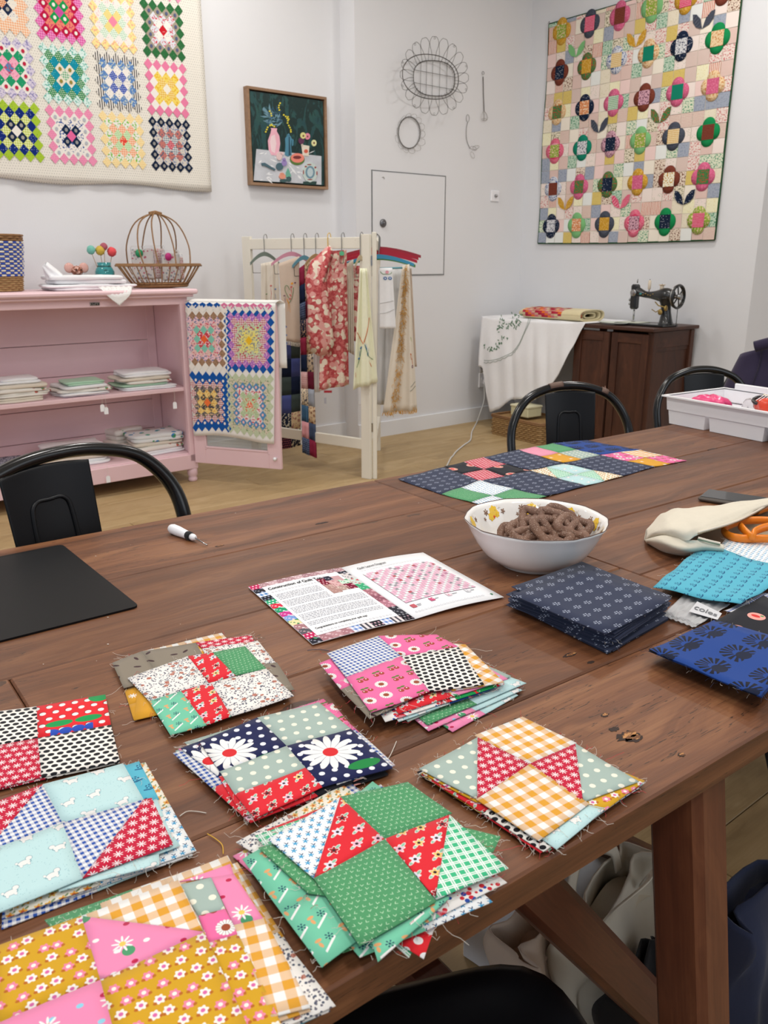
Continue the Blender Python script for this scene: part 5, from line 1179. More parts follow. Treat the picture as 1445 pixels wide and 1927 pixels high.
for (px, py), A in [((1201, 75), g), ((1089, 95), lg), ((1131, 237), ch), ((1247, 218), og), ((1328, 40), ch), ((1068, 383), g), ((1171, 380), dpk), ((1292, 372), nv)]:
    s_, z_ = r_of(px, py); m = MB(); m.col = (lin(A[0]), lin(A[1]), A[2])
    for sg in (-1, 1):
        pl = [(0, -.045), (.05, -.03), (.078, .0), (.085, .045), (.055, .04), (.02, .01)]; pl = [(s_+sg*a*.86, z_+b) for a, b in pl]; m.F([m.V(fpos(*p, .0125)) for p in (pl if sg > 0 else pl[::-1])], pl)
    m.build('leaf_pair', M_QUILT, fq)
m = MB(); m.col = (lin('1F4A2C'), lin('7FA070'), 5)
for a, b in [((QS0, QZ0), (QS1, QZ0)), ((QS1, QZ0), (QS1, QZ1)), ((QS1, QZ1), (QS0, QZ1)), ((QS0, QZ1), (QS0, QZ0))]:
    m.tube([fpos(a[0]+(b[0]-a[0])*k/24, a[1]+(b[1]-a[1])*k/24, .002) for k in range(25)], .006, 6)
m.build('binding', M_QUILT, fq)
m = MB(); m.tube([fpos(QS0+.004, QZ1-.003, .0), fpos(QS0-.004, QZ1+.02, -.002), fpos(QS0-.012, QZ1+.006, .0)], .002, 5); m.build('pin', M_WIRE, fq)
# ---------------------------------------------------------------- wire things on the back wall
K = crop(440, 40, 2.779)
def bw(zx, zy, off):
    x, y = K([(zx, zy)])[0]; w = W(MIDP, MD, x, y); return Vector((w.x, w.y, w.z))+RD*off
bc0 = bw(1040, 300, 0); wb = thing('wire_basket', 'large dark wire basket with petal loops hung high on the wall', 'wire basket', bc0)
def ring(cx, cy, rx, ry, off, n=48, k=2.6, rot=0): 
    o = []
    for q in range(n):
        a = 2*math.pi*q/n; c_, s__ = math.cos(a), math.sin(a); e = (abs(c_)**k+abs(s__)**k)**(-1/k); x, y = rx*c_*e, ry*s__*e
        o.append(bw(cx+x, cy+y+x*rot, off)-bc0)
    return o
m = MB(); m.tube(ring(1041, 300, 108, 92, .012, rot=.06), .0028, 6, closed=True); m.build('base_ring', M_WIRE, wb)
m = MB(); m.tube(ring(988, 300, 146, 115, .075, rot=.10, k=2.2), .0028, 6, closed=True); m.build('upper_ring', M_WIRE, wb)
m = MB()
for x in (968, 998, 1030, 1068, 1105): m.tube([bw(x+4, 212, .012)-bc0, bw(x, 390, .012)-bc0], .0014, 5)
for y in (256, 322): m.tube([bw(936, y, .013)-bc0, bw(1146, y+38, .013)-bc0], .0014, 5)
m.build('base_grid', M_WIRE, wb)
for k in range(20):
    a = 2*math.pi*k/20; da = .12; m = MB()
    def rr2(a, f, off): return bw(1044+(108+f*68)*math.cos(a)-off*500, 297+(92+f*108)*math.sin(a)+8*math.cos(a)+off*40, off)-bc0
    m.tube(spline([rr2(a-da*.5, 0, .012), rr2(a-da*.8, .35, .06), rr2(a-da*1.25, .75, .10), rr2(a-da*.6, 1.0, .115), rr2(a, 1.02, .118), rr2(a+da*.6, 1.0, .115), rr2(a+da*1.25, .75, .10), rr2(a+da*.8, .35, .06), rr2(a+da*.5, 0, .012)], 5), .0013, 5)
    if k % 2: m.tube(spline([rr2(a+da*.3, .97, .117), rr2(a+da*.1, .9, .117), rr2(a-da*.2, .93, .117), rr2(a+da*.0, 1.0, .117), rr2(a+da*.3, .97, .117)], 3), .0010, 4)
    m.build('petal_loop', M_WIRE, wb)
rc0 = bw(912, 585, 0); wr = thing('wire_wreath', 'oval twisted wire wreath with small loops below the wire basket', 'wire wreath', rc0)
def wrp(a, f, off): return bw(912+(57+f)*math.cos(a), 584+(82+f)*math.sin(a), off)-rc0
m = MB()
for ph_ in (0, math.pi): m.tube([wrp(2*math.pi*q/90, 2.4*math.cos(q*.9+ph_), .010+.003*math.sin(q*.9+ph_)) for q in range(90)], .0018, 5, closed=True)
m.build('ring', M_WIRE, wr)
for k in range(14):
    a = 2*math.pi*k/14+.1; m = MB(); da = .17; l_ = 16+10*(math.sin(a) > .3); m.tube(spline([wrp(a-da, 0, .012), wrp(a-da*1.1, l_*.8, .02), wrp(a, l_*1.1, .028), wrp(a+da*1.1, l_*.8, .02), wrp(a+da, 0, .012)], 5), .0009, 4); m.build('loop', plain('thin_wire', '8A847C', .4, metal=.6), wr)
# small whisk and wire sprig
c0 = bw(1300, 400, 0); wk = thing('wire_whisk', 'small dark wire whisk hanging to the right of the wire basket', 'whisk', c0)
m = MB(); m.tube([bw(1299, 290, .008)-c0, bw(1301, 380, .008)-c0, bw(1303, 470, .010)-c0], .0026, 6); m.build('handle', M_WIRE, wk)
m = MB(); m.tube([bw(1299+6*math.cos(t), 272+9*math.sin(t), .008)-c0 for t in [k*.628 for k in range(10)]], .0013, 5, closed=True); m.build('hanging_loop', M_WIRE, wk)
m = MB()
for k in range(5): x = 1303+(k-2)*7.5; m.tube(spline([bw(1303, 468, .01)-c0, bw(x, 492, .012+.008*(k % 2))-c0, bw(x+(k-2)*.8, 512, .014+.008*(k % 2))-c0, bw(1303+(k-2)*3, 522, .012)-c0], 4), .0009, 4)
m.tube([bw(1303+14*math.cos(t), 516+6*math.sin(t), .014)-c0 for t in [k*.628 for k in range(10)]], .0009, 4, closed=True); m.build('whisk_wires', plain('thin_wire', '8A847C', .4, metal=.6), wk)
c0 = bw(1220, 600, 0); wsg = thing('wire_sprig', 'thin twisted wire sprig with three leaf loops above the access panel', 'wire sprig', c0)
m = MB(); m.tube(spline([bw(1219, 530, .006)-c0, bw(1213, 560, .006)-c0, bw(1214, 620, .006)-c0, bw(1232, 668, .006)-c0], 5), .0016, 5); m.tube([bw(1220+8*math.cos(t), 508+20*math.sin(t), .006)-c0 for t in [k*.45 for k in range(14)]], .0011, 4, closed=True); m.build('stem', M_WIRE, wsg)
for cx, cy, a in ((1250, 665, .4), (1244, 700, 1.2), (1262, 660, -.3)):
    m = MB(); m.tube([bw(cx+18*math.cos(t)*math.cos(a)-9*math.sin(t)*math.sin(a), cy+18*math.cos(t)*math.sin(a)+9*math.sin(t)*math.cos(a), .007)-c0 for t in [k*.45 for k in range(14)]], .0010, 4, closed=True); m.build('leaf_loop', plain('thin_wire', '8A847C', .4, metal=.6), wsg)
# ---------------------------------------------------------------- white folding clothes rack
RR = Vector((-.098, 4.598, 0)); RLp = Vector((-.80, 5.06, 0)); PDR = (RR-RLp).normalized(); RL_ = (RR-RLp).length
R2 = Vector((-.052, 4.60, 0)); R2e = Vector((-.035, 5.34, 0)); PD2 = (R2e-R2).normalized()
rk = thing('clothes_rack', 'cream painted two panel wooden clothes rack hung with old linens', 'clothes rack', RR)
HT = 1.335
def rbeam(nm, a, b, w, h, up=(0, 0, 1)): m = MB(); m.beam(Vector(a)-RR, Vector(b)-RR, w, h, up, .002); m.build(nm, M_CREAMP, rk)
def post(nm, p, d, w, th, zt=HT):
    m = MB(); ang = math.atan2(d.y, d.x); m.box((p.x-RR.x, p.y-RR.y, zt/2), (w, th, zt), Matrix.Rotation(ang, 3, 'Z'), .002); m.build(nm, M_CREAMP, rk)
post('post', RR, PDR, .062, .024); post('post', RLp, PDR, .062, .024)
post('post', R2+PD2*.01, PD2, .05, .024, 1.345); post('post', R2e, PD2, .05, .024)
zr = 1.292
rbeam('top_rail', RLp+PDR*.03+Vector((0, 0, zr)), RR-PDR*.03+Vector((0, 0, zr)), .022, .058)
rbeam('bottom_rail', RLp+PDR*.03+Vector((0, 0, .20)), RR-PDR*.03+Vector((0, 0, .20)), .022, .06)
rbeam('top_rail', R2+PD2*.03+Vector((0, 0, zr-.01)), R2e-PD2*.03+Vector((0, 0, zr-.01)), .022, .05)
rbeam('bottom_rail', R2+PD2*.03+Vector((0, 0, .20)), R2e-PD2*.03+Vector((0, 0, .20)), .022, .06)
for z in (.3, .75, 1.2):
    m = MB(); m.box((.030, -.008, z), (.012, .014, .05)); m.build('hinge', M_STEEL, rk)
def hanger(px, pd, label, colr, half=.17, drop=.07, hook='8A8A88', ang=None, sag=.0, base=RR, py=450, hookmat=None, shape=1.0, hz=.0, bar=True):
    w = px if isinstance(px, Vector) else W(base, pd, px, py); top = Vector((w.x, w.y, zr+.034)); d = Vector((math.cos(ang), math.sin(ang), 0))
    t = thing('clothes_hanger', label, 'hanger', top, 0, 'hangers on the clothes rack')
    nd = Vector((-d.y, d.x, 0)); side = -1
    m = MB(); pts = []
    f_ = Vector((pd.y, -pd.x, 0))*.016     # front of the rail
    m.tube(spline([Vector((0, 0, .0))-f_*.8+Vector((0, 0, -.008)), -f_*.5+Vector((0, 0, .012)), Vector((0, 0, .019))+f_*.2, f_*1.05+Vector((0, 0, .006)), f_*1.05+Vector((0, 0, -.03)), f_*1.05+Vector((0, 0, -.086-hz))], 5), .0021, 6)
    m.build('hook', plain('hook_'+hook, hook, .35, metal=.7 if hook == '8A8A88' else 0), t)
    m = MB(); c0 = f_*1.05+Vector((0, 0, -.088-hz)); n = 16; top_, bot_ = [], []
    for k in range(n+1):
        a = (k/n*2-1); x = a*half; z = -drop*abs(a)**1.7*shape+.0; hh_ = .024*(1-.35*abs(a)); p = c0+d*x+Vector((0, 0, z))
        top_.append(p+Vector((0, 0, hh_/2))); bot_.append(p-Vector((0, 0, hh_/2)))
    th = nd*.006
    for i in range(n):
        A = [m.V(top_[i]-th), m.V(top_[i+1]-th), m.V(bot_[i+1]-th), m.V(bot_[i]-th)]; B = [m.V(top_[i]+th), m.V(top_[i+1]+th), m.V(bot_[i+1]+th), m.V(bot_[i]+th)]
        m.F(A); m.F(B[::-1]); m.F([A[1], A[0], B[0], B[1]]); m.F([A[3], A[2], B[2], B[3]])
        if i == 0: m.F([A[0], A[3], B[3], B[0]])
        if i == n-1: m.F([A[1], B[1], B[2], A[2]])
    m.build('hanger_body', plain('hanger_'+colr, colr, .45), t)
    if not bar: return top
    m = MB(); zz = -drop-.05
    for sg in (-1, 1): m.tube([c0+d*(sg*half*.88)+Vector((0, 0, -drop*.75)), c0+d*(sg*half*.84)+Vector((0, 0, zz))], .0014, 4)
    m.tube([c0+d*(-half*.84)+Vector((0, 0, zz)), c0+d*(half*.84)+Vector((0, 0, zz))], .0014, 4); m.build('wire_bar', M_WIRE, t)
    return top
DA = math.radians(22)
hanger(500, PDR, 'grey green wooden hanger at the far left of the rack rail', '6E7A70', .085, .055, ang=DA)
hanger(551, PDR, 'dusty pink wooden hanger second from the left on the rail', 'C98A9C', .115, .060, ang=DA-.25)
hanger(575, PDR, 'teal hanger third from the left, behind the pink one', '5D8FA0', .07, .05, ang=DA, hz=.02)
hanger(597, PDR, 'natural wood hanger fourth from the left on the rail', 'A98C62', .06, .045, ang=DA, hz=.012)
hanger(620, PDR, 'hanger with a yellow hook holding the red floral pinafore', 'E8C8C0', .10, .035, hook='E2B83A', ang=DA, hz=.01)
hanger(646, PDR, 'hanger with a green sleeved wire hook', '5FBE90', .012, .0, ang=DA, hz=.0)
hanger(681, PDR, 'hanger holding the pale yellow cloth beside the front post', 'B8A888', .03, .05, ang=DA, hz=.02)
def gcloth(nm, label, cat, y0, quad, mat, folds=3, amp=.012, ph=0.0, d=None, thick=.004, parts=None, nu=36, nv=22, hem=0.0, grp='linens hanging on the rack', taper=None, base=None, uvw=None):
    """hanging cloth on the vertical plane through (x(px), y0) with direction d; quad = px TL TR BR BL"""
    d = d or Vector((math.cos(.2), math.sin(.2), 0)); P0 = base or Vector(((quad[0][0]+quad[1][0]-2*PX)/2/FPX*y0*1.02, y0, 0))
    c = [W(P0, d, *q) for q in quad]; nrm = Vector((d.y, -d.x, 0)); loc = (c[0]+c[1])/2
    t = thing(nm, label, cat, loc, 0, grp); wd = (c[1]-c[0]).length; ht = c[0].z-c[3].z
    def pos(u, v, off=0.0):
        p = (c[0]*(1-u)+c[1]*u)*(1-v)+(c[3]*(1-u)+c[2]*u)*v
        o = amp*(.35+.65*v)*(math.sin(2*math.pi*folds*u+ph)+.4*math.sin(2*math.pi*folds*2.3*u+ph*2+v*2))+off
        return p+nrm*o+Vector((0, 0, hem*math.sin(u*9+ph)*v*v))-loc
    m = MB(); m.smooth = True; m.grid(pos, nu, nv, lambda u, v: (u*max(wd, (c[2]-c[3]).length), -v*ht)); m.build('cloth', mat, t, solid=thick)
    return t, pos, (wd, ht)
NP = FM  # fabrics
def blobs(t, pos, mat, lst, nm='embroidery', off=.004):
    m = MB()
    for u, v, ru, rv, a in lst:
        n = 8; ids = [m.V(pos(u+ru*math.cos(2*math.pi*k/n)*math.cos(a)-rv*math.sin(2*math.pi*k/n)*math.sin(a)*.6, v+ru*math.cos(2*math.pi*k/n)*math.sin(a)+rv*math.sin(2*math.pi*k/n)*math.cos(a), off)) for k in range(n)]; m.F(ids[::-1])
    return m.build(nm, mat, t)
def stitch(t, pos, mat, pts, r=.0014, nm='embroidery_line', off=.005):
    m = MB(); m.tube([pos(u, v, off) for u, v in spline2(pts)], r, 4); return m.build(nm, mat, t)
def spline2(pts): return [(p.x, p.y) for p in spline([(a, b, 0) for a, b in pts], 5)]
SK = {h: plain('silk_'+h, h, .7) for h in ('C8605A', 'E59A2C', '5E8A52', '4F78B0', '6E3A5A', 'C8682C', '8FA84C', 'E8A0B0', '3D7A4A')}
t, pos, _ = gcloth('hanging_cloth', 'cream cloth with worn floral border at the far left of the rack', 'linen', 4.93, [(491, 496), (523, 490), (528, 640), (492, 640)], M_CLIN, 2, .012, .4)
blobs(t, pos, SK['C8605A'], [(.55+.03*math.sin(k*3), .3+k*.07, .06, .012, k) for k in range(9)]); blobs(t, pos, SK['4F78B0'], [(.8, .35+k*.09, .05, .010, k) for k in range(5)]); blobs(t, pos, SK['5E8A52'], [(.3+.05*k, .4+k*.1, .05, .008, k) for k in range(4)])
t, pos, _ = gcloth('hanging_cloth', 'plain beige runner with embroidered flower spray under the pink hanger', 'linen', 4.80, [(524, 496), (563, 482), (564, 645), (536, 640)], M_BEIGE, .6, .010, 0, d=Vector((math.cos(-.03), math.sin(-.03), 0)))
blobs(t, pos, SK['E59A2C'], [(.62, .29, .07, .014, 0), (.36, .50, .08, .014, .5), (.42, .54, .06, .012, 1), (.35, .57, .07, .012, 2), (.45, .6, .05, .010, 1)]); blobs(t, pos, SK['C8605A'], [(.58, .33, .06, .012, 0), (.55, .36, .06, .012, 1), (.58, .40, .06, .012, 2), (.52, .43, .06, .012, .3), (.48, .47, .06, .012, 0)])
blobs(t, pos, SK['6E3A5A'], [(.18, .42, .05, .008, 0), (.24, .45, .05, .008, 2), (.2, .48, .05, .008, 1), (.78, .29, .05, .009, 0)]); stitch(t, pos, SK['5E8A52'], [(.48, .36), (.40, .31), (.28, .30), (.24, .35), (.34, .42), (.42, .46)]); stitch(t, pos, SK['5E8A52'], [(.42, .52), (.58, .47), (.66, .40), (.70, .34)])
m = MB()
for k in range(26): u = k/25; a = pos(u, 1.0, 0); m.tube([a, a+Vector((.002*math.sin(k*2), -.002, -.012)), a+Vector((.004*math.cos(k*3), .0, -.024))], .0012, 4)
tag(m.build('fringe', M_CLIN, t), kind='stuff')
# patchwork lengths
pw_cols = [('8E2A44', '8E2A44', 0), ('4B6E8C', '31506E', 4), ('A6ACB8', 'A6ACB8', 0), ('D79AA0', 'D79AA0', 0), ('1B2540', '1B2540', 0), ('D8BE9A', '8A5C48', 3), ('3A4560', '7886A0', 1), ('D8B4B0', 'C48088', 1), ('44506A', '44506A', 0), ('E0CFB4', '4A4A58', 3), ('222A40', 'B0907A', 3), ('6E2238', '6E2238', 0)]
def patch_cloth(label, y0, quad, nu, nv, seed, cols=pw_cols, folds=2, amp=.012, d=None):
    d = d or Vector((math.cos(.25), math.sin(.25), 0)); P0 = Vector(((quad[0][0]+quad[1][0]-2*PX)/2/FPX*y0*1.02, y0, 0)); c = [W(P0, d, *q) for q in quad]; nrm = Vector((d.y, -d.x, 0)); loc = (c[0]+c[1])/2
    t = thing('patchwork_length', label, 'patchwork', loc, 0, 'patchwork lengths on the rack'); r = random.Random(seed)
    def pos(u, v): p = (c[0]*(1-u)+c[1]*u)*(1-v)+(c[3]*(1-u)+c[2]*u)*v; return p+nrm*amp*(.4+.6*v)*math.sin(2*math.pi*folds*u+seed)-loc
    for j in range(nv):
        for i in range(nu):
            m = MB(); m.smooth = True; m.col = tuple(lin(x) if isinstance(x, str) else x for x in cols[(i*5+j*3+r.randrange(2)) % len(cols)])
            m.grid(lambda u, v: pos((i+u)/nu, (j+v)/nv), 4, 3, lambda u, v: (u*.05+i*.05, v*.07)); m.build('patch', M_QUILT, t, solid=.003)
    return t
patch_cloth('long narrow patchwork length left of the red floral pinafore', 4.78, [(563, 505), (582, 490), (596, 862), (569, 852)], 2, 11, 3)
patch_cloth('dark patchwork length seen behind the cabinet door edge', 4.99, [(530, 640), (565, 640), (566, 838), (530, 846)], 2, 6, 5, [('1E2646', '1E2646', 0), ('4B548E', '4B548E', 0), ('D6BE96', 'A8746A', 3), ('17203A', '17203A', 0), ('5A2238', '5A2238', 0), ('20263A', 'D0C8B0', 3), ('3F4A48', '3F4A48', 0), ('2A2036', 'C06A78', 1)], 1, .006)
FM['rose floral'] = newmat('fabric_rose_floral', lambda: (lambda uv: (lambda p: mix(voro(p, 34)[0]+noise(p, 70, 2)*.25 < .68, mix(noise(p, 55, 2) > .5, lin('B8484C'), lin('CC6A68')), mix(voro(p, 38)[0] < .16, mix(noise(p, 20, 1) > .5, lin('EBDCC8'), lin('E2A39C')), lin('DDBCAC'))))(vec(uv[0], uv[1], 0.0)))(UVm()), lin('D08080'), .85)
# red floral pinafore: back panel, front panel
t, pos, _ = gcloth('floral_pinafore', 'red and cream rose floral pinafore hanging in the middle of the rack', 'garment', 4.70, [(606, 474), (652, 470), (657, 724), (600, 735)], FM['rose floral'], 1.5, .014, .8)
P0 = Vector((-.32, 4.66, 0)); d_ = Vector((math.cos(.15), math.sin(.15), 0)); K = crop(460, 420, 7.225)
outl = K([(1110, 330), (1160, 300), (1215, 400), (1120, 430), (1105, 600), (1125, 900), (1180, 1300), (1215, 1650), (1150, 1780), (1000, 1805), (900, 1740), (865, 1500), (860, 1100), (830, 850), (830, 740), (900, 520), (1000, 430)])
l0 = Vector(t.location); m = MB(); m.smooth = True; nr = Vector((d_.y, -d_.x, 0)); ctr = W(P0, d_, 598, 565); pw = [W(P0, d_, *q) for q in outl]
rings_ = []
for f_ in (1.0, .8, .55, .3): rings_.append([m.V(ctr.lerp(p, f_)+nr*(.030*(1-f_**3)+.006*math.sin(k*2.2))-l0) for k, p in enumerate(pw)])
cc = m.V(ctr+nr*.032-l0); n = len(pw)
def uvv(i): v = Vector(m.v[i])+l0; return ((v-ctr).dot(d_), v.z)
for a in range(3):
    for k in range(n): q = [rings_[a][k], rings_[a][(k+1) % n], rings_[a+1][(k+1) % n], rings_[a+1][k]]; m.F(q, [uvv(i) for i in q])
for k in range(n): q = [rings_[3][k], rings_[3][(k+1) % n], cc]; m.F(q, [uvv(i) for i in q])
m.build('front_panel', FM['rose floral'], t, solid=.004)
m = MB(); m.box(W(P0, d_, 617, 737)-l0, (.045, .004, .012)); m.build('red_label', plain('red_label', 'A82230', .7), t); m = MB(); m.box(W(P0, d_, 612, 754)-l0, (.012, .003, .035), None, .001); m.build('price_tag', plain('grey_tag', 'A9A8B0', .7), t)
gcloth('hanging_cloth', 'ivory ruffled cloth hanging right of the floral pinafore', 'linen', 4.78, [(652, 497), (664, 488), (666, 668), (652, 660)], M_CLIN, 3, .010, 1)
t, pos, _ = gcloth('hanging_cloth', 'dark pink floral cloth mostly hidden behind the yellow cloth', 'linen', 4.93, [(658, 500), (680, 500), (680, 645), (660, 640)], FM['rose floral'], 1.5, .008, 1)
gcloth('hanging_cloth', 'white cloth with a green spot hanging behind the floral pinafore', 'linen', 4.86, [(590, 485), (602, 485), (602, 738), (590, 738)], M_WLIN, 1, .006, 1)
t, pos, _ = gcloth('hanging_cloth', 'pale yellow cloth with blue and orange embroidery beside the front post', 'linen', 4.55, [(677, 505), (690, 505), (711, 719), (664, 733)], M_YLIN, 1.5, .016, 2.4, d=Vector((1, .1, 0)).normalized())
stitch(t, pos, SK['C8682C'], [(.06, .52), (.2, .56), (.42, .63)], .0022); stitch(t, pos, SK['C8682C'], [(.45, .62), (.65, .53), (.84, .42)], .0022)
blobs(t, pos, SK['4F78B0'], [(.55+.05*k, .66+.025*k, .06, .011, .5+k) for k in range(5)]+[(.22+.03*k, .75-.03*k, .05, .010, k) for k in range(4)]); stitch(t, pos, SK['3D7A4A'], [(.5, .64), (.66, .74), (.88, .79)]); stitch(t, pos, SK['3D7A4A'], [(.34, .66), (.24, .76), (.12, .82)])
blobs(t, pos, SK['C8682C'], [(.74, .82, .07, .012, .5), (.72, .84, .05, .010, 1), (.08, .88, .03, .012, 1)])
t, pos, _ = gcloth('hanging_cloth', 'white lace edged cloth low behind the front posts', 'linen', 4.86, [(674, 715), (712, 715), (712, 760), (674, 762)], M_WLIN, 1.5, .006, 1)
# second panel
B2 = Vector((0, 4.74, 0)); X1 = Vector((math.cos(.12), math.sin(.12), 0))
for k, (yy, half, cl, lb, dz) in enumerate([(5.14, .33, '96293A', 'dark red hanger reaching furthest right on the rack', .0), (5.04, .31, 'A81E34', 'second dark red hanger from the back of the rack', .012), (4.95, .30, 'B01C38', 'bright red hanger in front of the other two red ones', .028), (4.84, .275, '3C8FB4', 'sky blue hanger in front of the red ones', .045), (4.89, .29, '4C8A3C', 'green hanger just behind the blue one', .052)]):
    x_ = R2.x+(yy-R2.y)*PD2.x/PD2.y; w = Vector((x_, yy, 0)); 
    hanger(w, PD2, lb, cl, half*.74, .045, ang=.10+.04*k, base=R2, py=450, hz=-.030+dz, bar=False)
t, pos, _ = gcloth('hanging_cloth', 'grey white sheer cloth behind the blue flower towel', 'linen', 4.86, [(712, 508), (757, 506), (757, 768), (708, 760)], linen('grey_white_linen', 'D3D3D2'), 2, .010, .5, d=X1)
t, pos, _ = gcloth('hanging_cloth', 'small white towel with two blue embroidered flowers on a teal rod', 'linen', 4.70, [(714, 504), (738, 504), (745, 618), (714, 618)], M_WLIN, .8, .006, .5, d=X1)
for uu in (.42, .78):
    blobs(t, pos, SK['4F78B0'], [(uu, .17, .15, .028, 0)], off=.005); blobs(t, pos, plain('white_silk', 'E8E8F0', .7), [(uu, .17, .06, .010, 0)], 'flower_eye', off=.0065)
blobs(t, pos, SK['E8A0B0'], [(.58, .07, .14, .028, 0)]); stitch(t, pos, SK['5E8A52'], [(.05, .06), (.25, .10), (.42, .10), (.8, .10), (.95, .07)]); stitch(t, pos, plain('hemline', 'B8B6B4', .8), [(.02, .58), (.5, .56), (.95, .54)]); stitch(t, pos, plain('hemline', 'B8B6B4', .8), [(.02, .75), (.5, .73), (.97, .68)])
m = MB(); a, b = W(Vector((0, 4.72, 0)), X1, 714, 505), W(Vector((0, 4.72, 0)), X1, 757, 504); m.tube([a-a, b-a], .005, 6); o = m.build('hanger_rod', plain('teal_rod', '5A98A4', .4)); o.location = a; tag(o, 'teal rod holding the small white towel on the rack', 'rod')
t, pos, _ = gcloth('hanging_cloth', 'ivory cloth with golden fringe at the right end of the rack', 'linen', 4.80, [(757, 500), (770, 497), (785, 771), (720, 776)], M_CLIN, 1.5, .018, .5, d=X1, hem=.0)
M_GFR = plain('golden_fringe', 'C9973F', .8, .3); m = MB(); rr_ = random.Random(8)
for k in range(240):
    v = rr_.random(); u = .55-.25*v+rr_.uniform(-.12, .12) if v < .97 else rr_.random(); u = max(.02, u); a = pos(u, v, .012); m.tube([a, a+Vector((rr_.uniform(-.012, .012), -.012, rr_.uniform(-.016, .0))), a+Vector((rr_.uniform(-.02, .02), -.008, rr_.uniform(-.03, -.008)))], .0013, 3, cap=False)
for k in range(50): a = pos(k/49, 1.0, .0); m.tube([a, a+Vector((rr_.uniform(-.01, .01), -.004, -.018))], .002, 3, cap=False)
tag(m.build('fringe', M_GFR, t), kind='stuff')
blobs(t, pos, SK['C8682C'], [(.86, .62, .05, .02, .4), (.9, .66, .04, .014, 1)]); blobs(t, pos, SK['6E3A5A'], [(.9, .69, .04, .012, 0)]); stitch(t, pos, plain('hemline2', '6A6A60', .8), [(.80, .83), (.9, .815), (.99, .80)]); stitch(t, pos, plain('hemline2', '6A6A60', .8), [(.78, .86), (.9, .845), (.99, .83)])
blobs(t, pos, SK['8FA84C'], [(.88, .5, .04, .010, .4)])
gcloth('hanging_cloth', 'taupe cloth with a pink tasselled edge at the back right', 'linen', 5.0, [(766, 505), (774, 505), (784, 690), (770, 690)], M_BEIGE, 1.0, .006, .5, d=X1)
# ---------------------------------------------------------------- treadle cabinet; local x along AWAY (to the left), local y = MD (to the wall)
SZ = .803
SF = P(1228, 619, SZ); SF.z = 0
SANG = math.atan2(AWAY.y, AWAY.x)
def SL(s, y, z=0.0): return SF+AWAY*s+MD*y+Vector((0, 0, z))
SD = (CORNER-SF).dot(MD)-.03
def s_col(px, py=700): return (W(SF, AWAY, px, py)-SF).dot(AWAY)
S1 = s_col(1143); BL_ = 2*S1
sc_ = thing('sewing_cabinet', 'dark brown wooden treadle sewing cabinet with two front doors', 'cabinet', SF, SANG)
def sp(nm, c, d, bev=.002, mat=M_CAB):    # local: x = s, y negative = towards the wall
    m = MB(); m.box((c[0], -c[1], c[2]), d, None, bev); o = m.build(nm, mat, sc_); return o
def sp_v(nm, c, d, bev=.003, mat=M_CAB):  # vertical grain: build lying along x then stand it up
    m = MB(); m.box((0, 0, 0), (d[2], d[1], d[0]), None, bev); o = m.build(nm, mat, sc_); o.location = (c[0], -c[1], c[2]); o.rotation_euler = (0, -math.pi/2, 0); return o
sp('top', (BL_/2, SD/2, SZ-.010), (BL_+.03, SD+.02, .022), .004)
for s in (.022, BL_-.022): sp_v('corner_post', (s, .045, SZ/2-.012), (.044, .04, SZ-.024)); sp_v('corner_post', (s, SD-.03, SZ/2-.012), (.04, .04, SZ-.024))
sp('side_rail', (.020, SD/2, SZ-.075), (.018, SD-.10, .10)); sp('side_rail', (.022, SD/2, SZ-.135), (.012, SD-.10, .030)); sp_v('side_panel', (.026, SD/2, .34), (.010, SD-.10, .66)); sp_v('side_panel', (BL_-.026, SD/2, .38), (.010, SD-.10, .70))
sp('back_panel', (BL_/2, SD-.015, .40), (BL_-.05, .012, .74))
for k in range(2):
    s0_ = .026+k*(S1-.015); w_ = S1-.030; dr = sp_v('door', (s0_+w_/2+.004, .032, .395), (w_, .02, .74)); 
    for nm, c, d in [('stile', (s0_+.03, .018, .395), (.05, .012, .74)), ('stile', (s0_+w_-.022, .018, .395), (.05, .012, .74))]: sp_v('door_stile', c, d)
    for z in (.06, .735): sp('door_rail', (s0_+w_/2, .018, z), (w_-.09, .012, .06))
sp('plinth', (BL_/2, .05, .022), (BL_-.02, .03, .036))
m = MB(); m.tube([(S1+.01, .0, .42), (S1+.012, -.012, .40), (S1+.002, .0, .40)], .0022, 5); m.ball((S1-.02, .014, .375), .013, 8, (1.2, .7, .8)); m.build('key_tassel', plain('tassel', 'B58A7A', .7), sc_)
for v in sc_.children: pass
# the folding leaf under the cloth
SE = s_col(911, 595)
lf = thing('cabinet_leaf', 'wooden leaf on a side table hidden under the white embroidered cloth', 'side table', SL(BL_+.02, 0), SANG)
m = MB(); m.box(((SE-BL_)/2-.02, -SD/2, SZ-.016), (SE-BL_-.05, SD-.02, .02), None, .003); m.build('leaf', M_CAB, lf)
for s in (.05, SE-BL_-.10):
    m = MB(); m.box((s, -SD+.06, (SZ-.026)/2), (.04, .04, SZ-.026), None, .003); m.build('leg', M_CAB, lf)
